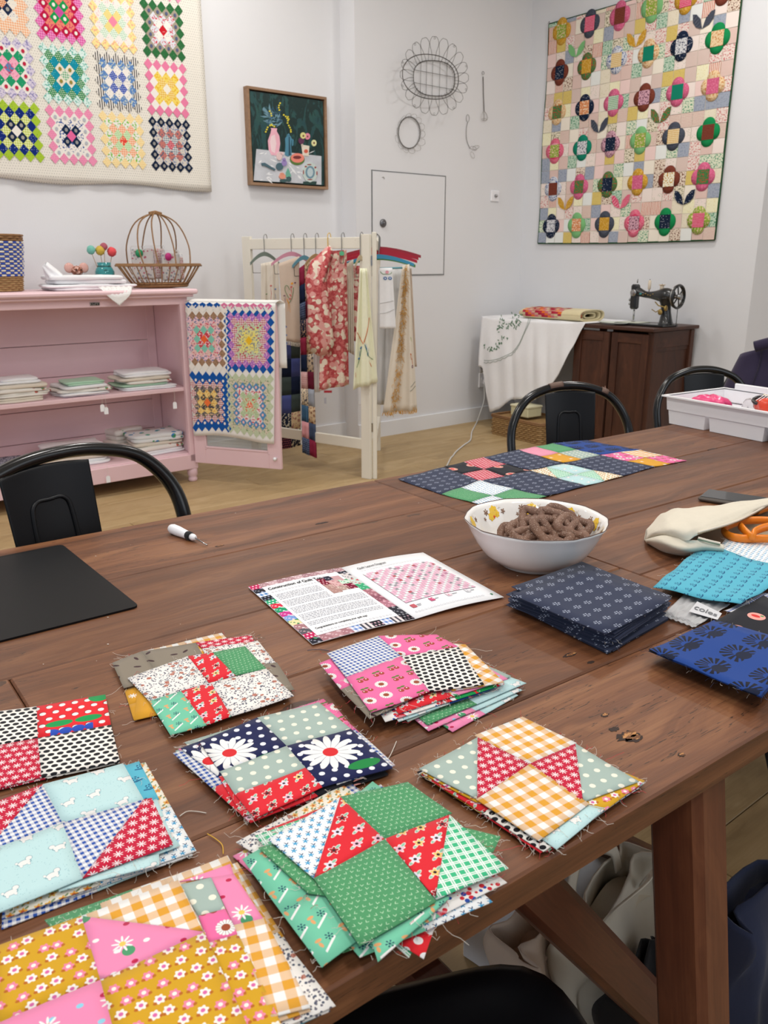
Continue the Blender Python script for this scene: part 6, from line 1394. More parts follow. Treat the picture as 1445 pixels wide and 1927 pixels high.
# white embroidered cloth
SC0 = s_col(1104, 602); cl0 = SL(SE*.8, 0, SZ)
ec = thing('embroidered_cloth', 'white tablecloth with green leaf embroidery draped over the left end', 'tablecloth', cl0)
hem_px = [(911, 690), (918, 745), (926, 776), (945, 768), (965, 752), (985, 750), (1010, 752), (1030, 738), (1050, 712), (1064, 690), (1075, 662), (1086, 640), (1094, 622), (1104, 606)]
hem = sorted(((W(SF-MD*.012, AWAY, *q)-SF).dot(AWAY), W(SF-MD*.012, AWAY, *q).z) for q in hem_px)
def hemz(s):
    if s <= hem[0][0]: return hem[0][1]
    for (a, za), (b, zb_) in zip(hem, hem[1:]):
        if a <= s <= b: return za+(zb_-za)*(s-a)/(b-a)
    return hem[-1][1]
def fold_(s, d): return (.016*math.sin(s*13+1.2*math.sin(s*7)+d*1.5)+.006*math.sin(s*41+d*5))*min(1, d/.25)
def cpos(s, z, off=0.0):
    d = SZ-z; return SL(s, -.016-abs(fold_(s, d))-.010*min(1, d/.3)-off, z+.003)-cl0
m = MB(); m.smooth = True; sA, sB = SC0+.0, SE+.008
m.grid(lambda u, v: cpos(sA+(sB-sA)*u, SZ+.002-(SZ+.002-hemz(sA+(sB-sA)*u)+.004*abs(math.sin(u*60)))*v), 70, 24); m.build('front_drape', M_WLIN, ec, solid=.002)
m = MB(); m.smooth = True; m.grid(lambda u, v: SL(sA-.03*v+(sB-sA+.03*v)*u, -.016+(SD-.03)*v, SZ+.006+.001*math.sin(u*30))-cl0, 30, 8); m.build('top_cloth', M_WLIN, ec, solid=.002)
m = MB(); m.smooth = True; m.grid(lambda u, v: SL(sB+.004+.012*math.sin(u*14)*v, -.014+(SD-.05)*u, SZ+.006-.42*v)-cl0, 20, 12); m.build('side_drape', M_WLIN, ec, solid=.002)
G1, G2 = plain('green_silk', '4E7A58', .7), plain('grey_green_silk', '9AA79C', .7)
K = crop(860, 560, 3.803); m = MB(); rg = random.Random(4)
vine = [(210, 360), (240, 375), (270, 370), (300, 345), (310, 310), (340, 300), (300, 230), (310, 190), (310, 150), (340, 205), (370, 190), (400, 180), (420, 215), (430, 170), (400, 130), (440, 140)]
for x, y in vine:
    for k in range(6):
        px, py = K([(x+rg.uniform(-22, 22), y+rg.uniform(-20, 20))])[0]; w = W(SF-MD*.03, AWAY, px, py); s = (w-SF).dot(AWAY); a = rg.random()*6; l_ = .011
        pl = [(s+l_*math.cos(a+t)*f, w.z+l_*math.sin(a+t)*f) for t, f in ((0, 1), (1.3, .4), (3.14, 1), (4.5, .4))]; m.F([m.V(cpos(p[0], p[1], .004)) for p in pl][::-1]); m.F([m.V(cpos(p[0], p[1], .004)) for p in pl])
m.build('leaf_embroidery', G1, ec)
m = MB()
for dlt in (0, 14):
    arc = K([(195, 452+dlt*1.3), (260, 450+dlt), (330, 430+dlt), (400, 390+dlt), (440, 340+dlt), (470, 270+dlt*.7), (495+dlt*.6, 200), (505+dlt, 150)]); pl = []
    for q in arc: w = W(SF-MD*.03, AWAY, *q); pl.append(((w-SF).dot(AWAY), w.z))
    pts = [Vector((a, b, 0)) for a, b in pl]; sp_ = spline(pts, 8); m.tube([cpos(p.x, p.y+(.004*math.sin(i*1.6) if dlt else 0), .004) for i, p in enumerate(sp_)], .0016, 4)
m.build('scalloped_line', G2, ec)
# folded quilt on the cloth
qs = s_col(1028, 590); fq2 = thing('folded_quilt', 'folded cream quilt with red and orange squares lying on the white cloth', 'quilt', SL(qs, .15, SZ+.0085), SANG)
M_CQ = linen('cream_quilt', 'DCCFA6'); QW, QD, QH = .27, .125, .036
def qprof(t, o=0.0):   # t in turns round the folded cross section, 0 = front (towards the room)
    a = 2*math.pi*t; c_, s__ = math.cos(a), math.sin(a); e = (abs(c_)**3+abs(s__)**3)**(-1/3); return (QD+o)*c_*e, QH+(QH+o)*s__*e
def qsurf(x, t, o=0.0):
    k = 1.0 if x < QW-.05 else math.sqrt(max(0, 1-((x-QW+.05)/.05)**2))*.5+.5
    y, z = qprof(t, o); return Vector((x, y*(1-.02*math.sin(x*30)), (z-QH)*k+QH-.002*math.sin(x*17)*0))
m = MB(); m.smooth = True; m.grid(lambda u, v: qsurf(-QW+2*QW*u, -v), 40, 40); m.build('outer_fold', M_CQ, fq2, solid=.006)
m = MB(); m.smooth = True; m.grid(lambda u, v: Vector((-QW+.012+.05*u, *[f*.80+(QH*.2 if k else 0) for k, f in enumerate(qprof(-v))])), 4, 30); m.grid(lambda u, v: Vector((-QW+.02+.05*u, *[f*.45+(QH*.55 if k else 0) for k, f in enumerate(qprof(-v))])), 4, 30); m.grid(lambda u, v: Vector((QW-.001, (u-.5)*.16, QH+(v-.5)*.03)), 3, 2); m.build('inner_fold', M_CQ, fq2, solid=.010)
cq = [('A82438', 'A82438', 0), ('E0702C', 'E0702C', 0), ('C9A08A', 'C9A08A', 0), ('B03048', 'B03048', 0), ('C86A74', 'C86A74', 0)]
m = MB(); m.smooth = False; e_ = .029
for i in range(12):
    for j in range(7):
        if (i, j) in ((0, 0), (11, 1), (1, 1)): continue
        if j > 3 and (i+j) % 3 == 0: continue
        m.col = tuple(lin(x) if isinstance(x, str) else x for x in cq[(i*2+j*3) % 5]); s = -.11+i*e_; t0 = -.075+j*.052
        m.F([m.V(qsurf(s, t0, .0045)), m.V(qsurf(s, t0+.052, .0045)), m.V(qsurf(s+e_, t0+.052, .0045)), m.V(qsurf(s+e_, t0, .0045))])
m.build('coloured_squares', M_QUILT, fq2)
m = MB(); m.smooth = False
for j in range(5):
    m.col = (lin(cq[j % 5][0]),)*2+(0,); t0 = -.06+j*.05
    for i in range(2):
        a = [Vector((-QW+.004+i*.022+dx, *[f*.82+(QH*.18 if k else 0) for k, f in enumerate(qprof(t0+dt, .004))])) for dx, dt in ((0, 0), (0, .045), (.021, .045), (.021, 0))]; m.F([m.V(q) for q in a])
m.build('rolled_end_squares', M_QUILT, fq2)
# ------------------------------------------------ antique sewing machine
ms = s_col(1216, 600); MS0 = SL(ms, .19, SZ+.001)
MDIR = AWAY   # head points left
mc = thing('sewing_machine', 'antique black hand painted sewing machine with spoked balance wheel', 'sewing machine', MS0, SANG)
def seg(nm, mat, fn): m = MB(); fn(m); return m.build(nm, mat, mc)
seg('bed', M_IRON, lambda m: (m.box((.13, 0, .008), (.36, .17, .014), None, .004)))
seg('bed_plate', plain('pale_plate', 'C9CCB8', .25), lambda m: m.box((.22, .0, .017), (.16, .14, .004), None, .001))
seg('pillar', M_IRON, lambda m: m.tube(spline([(-.015, 0, .012), (-.012, 0, .07), (-.005, 0, .13), (.0, 0, .175)], 5), [.050-.02*math.sin(k/15*3.1) for k in range(16)], 14))
seg('arm', M_IRON, lambda m: m.tube(spline([(-.045, 0, .185), (.0, 0, .190), (.07, 0, .188), (.15, 0, .192), (.215, 0, .212)], 5), [.030+.016*math.exp(-((k-5)/4)**2)-.010*math.exp(-((k-14)/4)**2) for k in range(21)], 14))
seg('head', M_IRON, lambda m: m.box((.225, 0, .175), (.046, .05, .155), None, .010))
seg('face_plate', M_STEEL, lambda m: m.lathe([(.0001, .003), (.020, .002), (.023, 0)], 16, (.222, .027, .20), Matrix.Rotation(-math.pi/2, 3, 'X')))
seg('needle_bar', M_STEEL, lambda m: (m.tube([(.215, 0, .26), (.215, 0, .285)], .004, 8), m.tube([(.222, 0, .095), (.222, 0, .03)], .0055, 8), m.box((.222, 0, .022), (.02, .01, .006))))
seg('tension_dial', M_STEEL, lambda m: (m.lathe([(.0001, .012), (.011, .01), (.013, .0)], 12, (.252, 0, .155), Matrix.Rotation(math.pi/2, 3, 'Y')), m.ball((.25, .015, .13), .008, 8), m.ball((.255, 0, .21), .004, 6)))
def wheel(m):
    R_ = Matrix.Rotation(math.pi/2, 3, 'Y'); c = Vector((-.085, 0, .185))
    m.tube([c+Vector((0, .068*math.cos(2*math.pi*k/36), .068*math.sin(2*math.pi*k/36))) for k in range(36)], .0075, 8, closed=True)
    for k in range(6): a = 2*math.pi*k/6+.3; m.tube([c+Vector((0, .012*math.cos(a), .012*math.sin(a))), c+Vector((0, .064*math.cos(a), .064*math.sin(a)))], .0045, 6)
seg('balance_wheel', M_IRON, wheel)
seg('wheel_rim', M_STEEL, lambda m: m.tube([Vector((-.073, .066*math.cos(2*math.pi*k/36), .185+.066*math.sin(2*math.pi*k/36))) for k in range(36)], .0045, 6, closed=True))
seg('wheel_hub', M_STEEL, lambda m: (m.tube([(-.105, 0, .185), (-.04, 0, .185)], .013, 12), m.lathe([(.0001, .006), (.020, .004), (.021, 0)], 16, (-.1, 0, .185), Matrix.Rotation(-math.pi/2, 3, 'Y'))))
seg('bobbin_winder', M_GOLD, lambda m: (m.ball((-.035, .045, .115), .018, 10, (.5, 1, 1)), m.tube([(.05, .035, .15), (.02, .045, .13), (-.03, .045, .12)], .004, 6), m.tube([(.0, .045, .11), (.03, .05, .09), (.06, .05, .105)], .003, 6), m.ball((.0, .05, .09), .017, 10, (1, .4, 1))))
seg('painted_scroll', M_GOLD, lambda m: [m.ball((.06+k*.018, .026, .192+.005*math.sin(k*2)), .0045, 6, (1.6, .5, .7)) for k in range(6)])
seg('painted_bird', plain('teal_paint', '3F8F90', .4), lambda m: [m.ball((x, .031, .195), .007, 6, (1.5, .5, .9)) for x in (.035, .165)])
seg('crank_rod', M_IRON, lambda m: m.tube([(-.088, .0, .125), (-.088, .0, .003)], .0022, 6))
seg('knob', M_IRON, lambda m: (m.tube([(-.045, 0, .222), (-.062, 0, .238)], .005, 6), m.ball((-.064, 0, .24), .008, 8)))
# spools on the arm
def spool(x, h, r, lb, fl):
    t = thing('thread_spool', lb, 'spool', SL(ms, .19, SZ+.222)+AWAY*x, 0, 'spools on the sewing machine'); m = MB()
    m.lathe([(r*.6, .0), (r, .006), (r, h-.006), (r*.6, h)], 14); m.build('thread', plain('spool_thread', 'DDD0BC', .7), t); m = MB(); m.tube([(0, 0, -.014), (0, 0, h+.006)], .0025, 6); m.build('spindle', M_WIRE, t)
    if fl:
        for z in (0, h): m = MB(); m.lathe([(r*.7, z-.003), (r*1.55, z-.003), (r*1.55, z+.001), (r*.7, z+.001)], 14); m.build('flange', plain('spool_wood', 'C9B08E', .6), t)
spool(.125, .058, .0095, 'tall narrow cream thread spool on the machine arm', False); spool(.035, .032, .0125, 'short cream cotton reel with wooden flanges on the machine arm', True)
dsh = thing('oval_dish', 'pale flat oval dish lying under the machine needle', 'dish', SL(s_col(1163, 605)+.06, .10, SZ+.001), SANG); 
dsh.location = SL(ms+.30, .085, SZ+.009)
m = MB(); m.lathe([(.001, .003), (.07, .002), (.088, .010), (.090, .009), (.072, .0), (.001, .0)], 26, (0, 0, 0), Matrix.Diagonal(Vector((1.25, .62, 1)))); m.build('dish_body', plain('pale_green_glaze', 'D5DCD0', .2), dsh)
# ------------------------------------------------ basket, box and cord
hb = P(926, 816, 0); H2 = (P(1010, 836, 0)-hb); hd = H2.normalized(); hl = .47; hang_ = math.atan2(hd.y, hd.x)
hm = thing('wicker_hamper', 'low rectangular wicker hamper on the floor beside the sewing cabinet', 'basket', hb, hang_)
wd2, hh2 = .30, .135
rows_ = 9
m = MB()
for k in range(rows_):
    z = .006+k*(hh2-.01)/rows_; pts = []; n1, n2 = 22, 14
    for q in range(n1): pts.append((hl*q/n1, .004*math.cos(math.pi*(q+k)), z))
    for q in range(n2): pts.append((hl+.004*math.cos(math.pi*(q+k)), wd2*q/n2, z))
    for q in range(n1): pts.append((hl-hl*q/n1, wd2+.004*math.cos(math.pi*(q+k)), z))
    for q in range(n2): pts.append((.004*math.cos(math.pi*(q+k)), wd2-wd2*q/n2, z))
    m.tube(pts, .0075, 5, closed=True)
m.build('weave', M_WICKL, hm)
m = MB()
for q in range(11): m.tube([(hl*(q+.5)/11, 0, 0), (hl*(q+.5)/11, 0, hh2)], .004, 5)
for q in range(7): m.tube([(0, wd2*(q+.5)/7, 0), (0, wd2*(q+.5)/7, hh2)], .004, 5)
for k in range(2): m.tube([(0-.004, -.004, hh2-.004+k*.01), (hl+.004, -.004, hh2-.004+k*.01), (hl+.004, wd2+.004, hh2-.004+k*.01), (-.004, wd2+.004, hh2-.004+k*.01)], .008, 6, closed=True)
m.build('stakes_and_rim', M_WICK, hm)
m = MB(); m.box((hl/2, wd2/2, hh2-.008), (hl-.01, wd2-.01, .01)); m.build('lid', M_WICKL, hm)
bx = thing('cream_box', 'small cream sewing box standing on the wicker hamper', 'box', hb+hd*.21+Vector((-hd.y, hd.x, 0))*.12+Vector((0, 0, hh2+.015)), hang_)
m = MB(); m.box((0, 0, .033), (.17, .14, .064), None, .006); m.build('box_body', plain('cream_card', 'CFC9A4', .5), bx); m = MB(); m.box((0, 0, .072), (.178, .148, .016), None, .004); m.build('lid', plain('cream_card_lid', 'D9D3B2', .5), bx); m = MB(); m.tube([(-.02, 0, .082), (-.01, 0, .094), (.01, 0, .094), (.02, 0, .082)], .003, 6); m.build('handle', M_STEEL, bx)
cp = [(911, 720), (911, 752), (908, 780), (897, 795), (888, 812), (885, 828), (872, 838), (858, 850), (852, 858), (848, 862), (842, 874), (830, 900)]
w0 = W(MIDP-MD*0+RD*.05, MD, *cp[0]); pts = [Vector((w0.x, w0.y, w0.z))]
w1 = W(MIDP+RD*.07, MD, 911, 752); pts.append(w1)
for q in cp[2:]: pts.append(P(*q, .006))
pts[2] = (pts[1]+pts[3])/2; pts[2].z = .08
c0 = pts[-1].copy(); m = MB(); m.tube([p-c0 for p in spline(pts, 7)], .0045, 7); o = m.build('electric_cable', M_CORD); o.location = c0; tag(o, 'white power cord running from the wall socket across the oak floor', 'cord')
# ---------------------------------------------------------------- black metal chairs; local +y is the front
def metal_chair(label, loc, ang, sc=1.0, scuff=False, pw=1.0, po=0.0):
    t = thing('metal_chair', label, 'chair', loc, ang-math.pi/2, 'black metal cafe chairs'); t.scale = (sc, sc, sc)
    hoop = [(-.150, -.115, .45), (-.170, -.135, .56), (-.183, -.165, .68), (-.178, -.190, .765), (-.135, -.210, .835), (-.07, -.219, .866), (0, -.221, .875)]
    hoop = hoop+[(-x, y, z) for x, y, z in hoop[-2::-1]]
    m = MB(); m.tube(spline(hoop, 7), .0125, 10); m.build('back_hoop', M_BLKG, t)
    m = MB(); m.smooth = True
    def bp(u, v, o=0.0):
        w = (.068+.010*v)*pw; x = (u*2-1)*w+po; z = .455+(.862-.455)*v-.006*abs(u*2-1)**2*v; y = -.150-.066*v+.0+.012*(u*2-1)**2; return Vector((x, y+o, z))
    def emb(u, v):
        return 0
        r = 0
        a, b = abs(u-.5)/.24, (v-.0)/.70; e = max(a, b); r = .0045*max(0, 1-abs(e-1)/.09); return r
    m.grid(lambda u, v: bp(u, v, emb(u, v)), 40, 60); m.build('back_panel', M_BLK, t, solid=.002); m = MB(); m.tube([bp(*q, .002) for q in spline2([(.24, .02), (.25, .4), (.27, .76), (.33, .845), (.5, .85), (.67, .845), (.73, .76), (.75, .4), (.76, .02)])], .0036, 8, flat=.8); m.build('pressed_ridge', M_BLK, t)
    m = MB(); m.smooth = True; n = 40
    def sup(a, r, k=5): c_, s_ = math.cos(a), math.sin(a); q = (abs(c_)**k+abs(s_)**k)**(-1/k); return r*q*c_, r*q*s_
    rings = [[m.V((*sup(2*math.pi*k/n, max(r, 1e-4)), z)) for k in range(n)] for r, z in [(.0, -.008), (.13, -.006), (.15, 0), (.172, -.002), (.178, -.01), (.178, -.035)]]
    for i in range(len(rings)-1):
        for k in range(n): m.F([rings[i][k], rings[i+1][k], rings[i+1][(k+1) % n], rings[i][(k+1) % n]])
    o = m.build('seat', M_BLK, t, solid=.003); o.location = (0, .03, .452)
    for sx in (-1, 1):
        m = MB(); m.tube([(sx*.148, -.115, .44), (sx*.190, -.20, .012)], [.017, .013], 8); m.build('leg', M_BLK, t)
        m = MB(); m.tube([(sx*.150, .18, .43), (sx*.185, .215, .012)], [.017, .013], 8); m.build('leg', M_BLK, t)
    m = MB()
    for a, b in (((-.165, -.15), (.16, .19)), ((.165, -.15), (-.16, .19))): m.tube([(*a, .30), (*b, .30)], .008, 6)
    m.build('brace', M_BLK, t)
    if scuff:
        m = MB(); h_ = spline(hoop, 7)
        for i0, n_ in ((30, 3), (44, 5)): m.tube([p+Vector((0, .002, .0035)) for p in h_[i0:i0+n_]], .0112, 8)
        m.build('rust_scuff', plain('scuffed_steel', '6A5348', .5, .3), t)
    return t
def place_chair(px, py, z, ang, label, sc=1.0, scuff=False, sx=1.0, pw=1.0, po=0.0):
    p = P(px, py, z*sc); f_ = Vector((math.cos(ang), math.sin(ang), 0)); loc = p+f_*.221*sc; loc.z = 0
    metal_chair(label, loc, ang, sc, scuff, pw, po).scale = (sc*sx, sc, sc); return loc
D_ = math.radians
place_chair(104, 848, .880, D_(-34), 'black metal cafe chair behind the black mat at the left of the table', 1.0, sx=1.32, pw=.86, po=.026)
place_chair(1070, 718, .887, D_(-78), 'scuffed black metal cafe chair before the sewing cabinet', .985, True)
place_chair(1322, 688, .887, D_(-78), 'black metal cafe chair behind the white plastic tray', .97)
# purple jacket hanging over a further chair back at the right edge
jl_ = P(1450, 700, .80); jk = thing('purple_jacket', 'dark purple jacket hung over a chair back at the right edge', 'jacket', (jl_.x, jl_.y, .5))
m = MB(); m.smooth = True
def jpos(u, v):
    a = (u-.5)*math.pi*1.1; w = .21*(1-.25*(1-v)**2*0)*(.62+.38*min(1, v*2.2)); x = w*math.sin(a)*1.05+.02; y = -.10*math.cos(a)*(.6+.4*min(1, v*3))-.012*math.sin(u*24+v*4)*v; z = .41-.52*v-.05*abs(u-.5)*2*(1-v)
    return Vector((x, y, z))
m.grid(jpos, 44, 26); m.build('jacket_shell', M_PURP, jk, solid=.012)
m = MB()
for u in (.42, .60): m.tube([jpos(u, v/14)+Vector((0, -.012, 0)) for v in range(15)], .0035, 5)
m.tube([jpos(.30+.01*math.sin(v), v/14)+Vector((0, -.008, 0)) for v in range(15)], .003, 5); m.build('seams', linen('purple_seam', '1F1930'), jk)
m = MB(); m.tube(spline([(-.10, -.06, .40), (-.03, -.10, .425), (.06, -.10, .43), (.16, -.05, .42)], 5), .020, 8, flat=.6); m.build('collar', M_PURP, jk)
metal_chair('black metal chair under the purple jacket', Vector((jl_.x+.02, jl_.y+.03, 0))+Vector((math.cos(D_(-85)), math.sin(D_(-85)), 0))*.16, D_(-85), .95)
# ---------------------------------------------------------------- white tray of sewing supplies
tp0 = P(1255, 797, T); tp1 = P(1445, 835, T); td = (tp1-tp0).normalized(); ts = Vector((-td.y, td.x, 0)); TA = math.atan2(td.y, td.x)
tr = thing('plastic_tray', 'white plastic compartment tray at the far end of the table', 'tray', (tp0.x, tp0.y, T+.001), TA)
TL_, TWd = .52, .25; zl = .040; zh = .078
def rim_shell(m, x0, x1, y0, y1, z0, z1, fl0=.0, fl1=.0, th=.002):
    pass
def open_box(nm, x0, x1, y0, y1, z0, z1, flare=.008, th=.003, bottom=True):
    m = MB(); a = [(x0+flare, y0+flare), (x1-flare, y0+flare), (x1-flare, y1-flare), (x0+flare, y1-flare)]; b = [(x0, y0), (x1, y0), (x1, y1), (x0, y1)]
    lo = [m.V((*p, z0)) for p in a]; hi = [m.V((*p, z1)) for p in b]
    ai = [(p[0]+(th if i in (0, 3) else -th), p[1]+(th if i < 2 else -th)) for i, p in enumerate(a)]; bi = [(p[0]+(th if i in (0, 3) else -th), p[1]+(th if i < 2 else -th)) for i, p in enumerate(b)]
    hi2 = [m.V((*p, z1)) for p in bi]; lo2 = [m.V((*p, z0+th)) for p in ai]
    for k in range(4):
        j = (k+1) % 4; m.F([lo[k], lo[j], hi[j], hi[k]]); m.F([hi[k], hi[j], hi2[j], hi2[k]]); m.F([hi2[k], hi2[j], lo2[j], lo2[k]])
    if bottom: m.F(lo[::-1]); m.F(lo2)
    return m.build(nm, M_WHITEPL, tr)
for x0, x1 in ((.0, .125), (.137, .305), (.317, .50)): open_box('compartment', x0, x1, .0, TWd-.01, 0, zl, .004)
open_box('upper_wall', -.006, TL_, -.006, TWd, zl, zh, .003, bottom=False)
m = MB(); rp_ = [(-.016, -.016), (TL_, -.016), (TL_, TWd+.012), (-.016, TWd+.012)]; ri_ = [(-.004, -.004), (TL_-.01, -.004), (TL_-.01, TWd-.002), (-.004, TWd-.002)]
for z_, sg in ((zh+.003, 1), (zh-.001, -1)):
    A = [m.V((*p, z_)) for p in rp_]; B = [m.V((*p, z_)) for p in ri_]
    for k in range(4): j = (k+1) % 4; m.F([A[k], A[j], B[j], B[k]] if sg > 0 else [A[j], A[k], B[k], B[j]])
for k in range(4): j = (k+1) % 4; a, b = rp_[k], rp_[j]; m.F([m.V((*a, zh-.001)), m.V((*b, zh-.001)), m.V((*b, zh+.003)), m.V((*a, zh+.003))])
m.build('rim', M_WHITEPL, tr)
m = MB(); m.box((TL_*.45, TWd+.004, zh+.011), (TL_*.8, .006, .02), None, .003); m.build('raised_back', M_WHITEPL, tr)
m = MB(); m.box((.131, .10, zl-.012), (.012, .02, .006)); m.box((.311, .10, zl-.012), (.012, .02, .006)); m.build('link', M_WHITEPL, tr)
def at_tray(x, y, z): return Vector((tp0.x, tp0.y, T+.001))+td*x+ts*y+Vector((0, 0, z))
def pouchy(nm, label, cat, loc, size, rz, mat, seed=0, amp=.12):
    t = thing(nm, label, cat, loc, rz); m = MB(); m.smooth = True; r = random.Random(seed); p1, p2 = r.random()*6, r.random()*6
    def f(u, v):
        a, b = u*2*math.pi, (v-.5)*math.pi; k = .65
        def se(x): return math.copysign(abs(x)**k, x)
        x, y, z = se(math.cos(b))*se(math.cos(a)), se(math.cos(b))*se(math.sin(a)), se(math.sin(b)); n_ = 1+amp*(math.sin(x*5+p1)*math.cos(y*6+p2)+.5*math.sin(a*7+z*3+p1))
        return Vector((x*size[0]/2*n_, y*size[1]/2*n_, (z*n_*.5+.5)*size[2]))
    m.grid(f, 32, 18); m.build('body', mat, t); return t
pouchy('pink_pouch', 'bright pink crumpled packet lying in the white tray', 'packet', at_tray(.085, .07, .045), (.10, .07, .04), TA, plain('pink_vinyl', 'E2487E', .25), 2)
t = pouchy('red_packet', 'orange red foil packet with white stripes lying in the white tray', 'packet', at_tray(.30, .13, .050), (.20, .11, .05), TA+.1, plain('red_foil', 'D9472E', .22), 5, .06)
m = MB()
for k in range(4): m.tube([(-.085+k*.008, -.045+q*.011, .052-.003*abs(q-4)) for q in range(9)], .0012, 4)
m.build('white_stripes', M_PAPER, t)
t = pouchy('clear_packet', 'clear packet with a cream label beside the red packet in the tray', 'packet', at_tray(.215, .14, .045), (.12, .09, .045), TA, M_CLEAR, 7, .08)
m = MB(); m.box((.0, -.01, .048), (.035, .028, .001), Matrix.Rotation(.4, 3, 'X')); m.build('cream_label', plain('cream_label', 'D8C8A0', .6), t)
m = MB(); m.tube([(.0+.022*math.cos(k*.52), -.035+.012*math.sin(k*.52), .042+.008*math.sin(k*.52)) for k in range(13)], .005, 6); m.build('dark_clip', M_IRON, t)
t = thing('plastic_dish', 'curved white plastic dish lying at the front of the tray', 'dish', at_tray(.30, .045, .048), TA)
m = MB(); m.smooth = True; m.grid(lambda u, v: Vector(((u-.5)*.24, (v-.5)*.07, .018*math.cos((u-.5)*3)*(1-.5*(2*v-1)**2))), 16, 8); m.build('dish_shell', M_WHITEPL, t, solid=.002)
# ---------------------------------------------------------------- things lying on the table
mp = [P(*q, T+.001) for q in [(117, 1026), (262, 1142)]]; u_ = (mp[0]-mp[1]).normalized(); l_ = (mp[0]-mp[1]).length
mt_ = thing('black_mat', 'smooth black rectangular mat on the left of the table', 'mat', mp[1])
back = (P(0, 1208, T+.001)-mp[1]).normalized(); wdt = .46
m = MB(); r_ = .010; cs_ = [Vector((0, 0, 0)), u_*l_, u_*l_+back*wdt, back*wdt]; poly = []
for k in range(4):
    c, a, b = cs_[k], cs_[k-1], cs_[(k+1) % 4]; da, db = (a-c).normalized(), (b-c).normalized()
    for q in range(5): t_ = q/4; poly.append(tuple(((c+da*r_*(1-t_))*(1-t_)+(c+db*r_*t_)*t_)[:2]))
ar = sum(poly[i][0]*poly[(i+1) % len(poly)][1]-poly[(i+1) % len(poly)][0]*poly[i][1] for i in range(len(poly)))
if ar < 0: poly.reverse()
m.prism(poly, lambda p: (p[0], p[1], -.0006), lambda p: (p[0], p[1], .0018)); m.build('mat_sheet', M_MAT, mt_)
# seam tool
a_ = P(322, 994, T+.009); b_ = P(368, 1013, T+.007); tip = P(390, 1026, T+.003); ax_ = (b_-a_)
sr = thing('seam_tool', 'white handled seam tool with a black grip and thin steel point', 'tool', a_)
pts = [ax_*f for f in (-.06, 0, .08, .3, .55, .70)]; m = MB(); m.tube(pts, [.003, .0072, .0088, .0088, .0075, .0066], 14); m.build('handle', M_WHITEPL, sr)
m = MB(); m.tube([ax_*f for f in (.66, .70, .80, .84)], [.0066, .0074, .0072, .0064], 12); m.build('grip', M_BLKF, sr)
m = MB(); m.tube([ax_*f for f in (.84, .92, 1.0)], [.0058, .0058, .003], 12); m.build('collar', M_WHITEPL, sr)
m = MB(); m.tube([ax_*1.0, tip-a_], .0012, 6); m.build('steel_point', M_STEEL, sr)
# booklet
bq = {k: P(*v, T+.0022) for k, v in dict(TL=(467, 1105), S1=(641, 1069), TR=(796, 1040), BR=(948, 1124), S2=(781, 1165), BL=(588, 1213)).items()}
bc_ = (bq['S1']+bq['S2'])/2; bk = thing('open_booklet', 'open pattern booklet with quilt instructions and a pink quilt layout diagram', 'booklet', bc_)
def pagefn(a, b, c, d, lift):
    a, b, c, d = [bq[k] for k in (a, b, c, d)]
    return lambda u, v, o=0.0: (a*(1-u)+b*u)*(1-v)+(d*(1-u)+c*u)*v+Vector((0, 0, o+lift*math.sin(u*math.pi)))-bc_
pgL = pagefn('TL', 'S1', 'S2', 'BL', .002); pgR = pagefn('S1', 'TR', 'BR', 'S2', .003)
for nm, pg in (('left_page', pgL), ('right_page', pgR)):
    m = MB(); m.smooth = True; m.grid(lambda u, v: pg(u, 1-v), 12, 6); o = m.build(nm, M_PAPER, bk, solid=.0008)
def sheet(parent, pg, rects, mat, nm, off=.0008, nu=8):
    m = MB()
    for r in rects:
        u0, v0, u1, v1 = r[:4]
        if len(r) > 4: m.col = tuple(lin(x) if isinstance(x, str) else x for x in r[4])
        m.grid(lambda u, v: pg(u0+(u1-u0)*u, v1+(v0-v1)*v, off), max(1, int(nu*(u1-u0)+.99)), 1, lambda u, v: (u*.05*(u1-u0)/.2, v*.05*(v1-v0)/.2))
    return m.build(nm, mat, parent)
rgp = random.Random(12); bcol = [('C2285E', 'F0D0D8', 1), ('2A2A34', 'A0A0B0', 3), ('3E7FC0', 'F0F0F8', 2), ('23232C', '8890A8', 1), ('2FA878', 'F0F0F0', 1), ('D8304A', 'F0E0E0', 3), ('239A6A', 'C8E8D8', 3), ('C83A8E', 'F0C0E0', 3), ('7BA0D8', 'F0D0E0', 3), ('E8DCA8', '3A8A5A', 3), ('A87A80', 'E8D8DA', 3), ('5C5A60', 'C8A8B0', 3)]
r = []
for k in range(14): r.append((0, k/14, .10, (k+1)/14, bcol[k % 12]))
for k in range(10): r.append((.10+k*.09, 0, .10+(k+1)*.09, .07, [('B08A90', 'E0CCD0', 3), ('C8A8AE', 'EADDE0', 3), ('A88088', 'DCC8CC', 3)][k % 3]))
for k in range(9): r.append((.10+k*.1, .92, .10+(k+1)*.1, 1.0, ([('A87880', 'D8B8C0', 3), ('B88A90', 'D8C0C4', 3)] if k < 3 else [('5E86C8', 'F0F0F8', 2), ('E0D8D8', '4A4A55', 4), ('2A2A30', 'D0A8B8', 1)])[k % (2 if k < 3 else 3)]))
for k in range(9): r.append((.90, .0+k/9, 1.0, (k+1)/9, [('2E2E38', 'B0B0C0', 3), ('D8D0D0', '50505A', 3), ('C8D8D0', 'C84050', 3), ('3FA878', '9AD0B8', 3), ('A8707C', 'D8B0B8', 3), ('8E5A68', 'C890A0', 3), ('B07888', 'DDB0BC', 3), ('34343C', 'A0A0A8', 3), ('2C2C34', '909098', 1)][k]))
sheet(bk, pgL, r, M_QUILT, 'collage_border')
sheet(bk, pgL, [(.10, .07, .90, .92)], M_PAPER, 'text_panel', .0011)
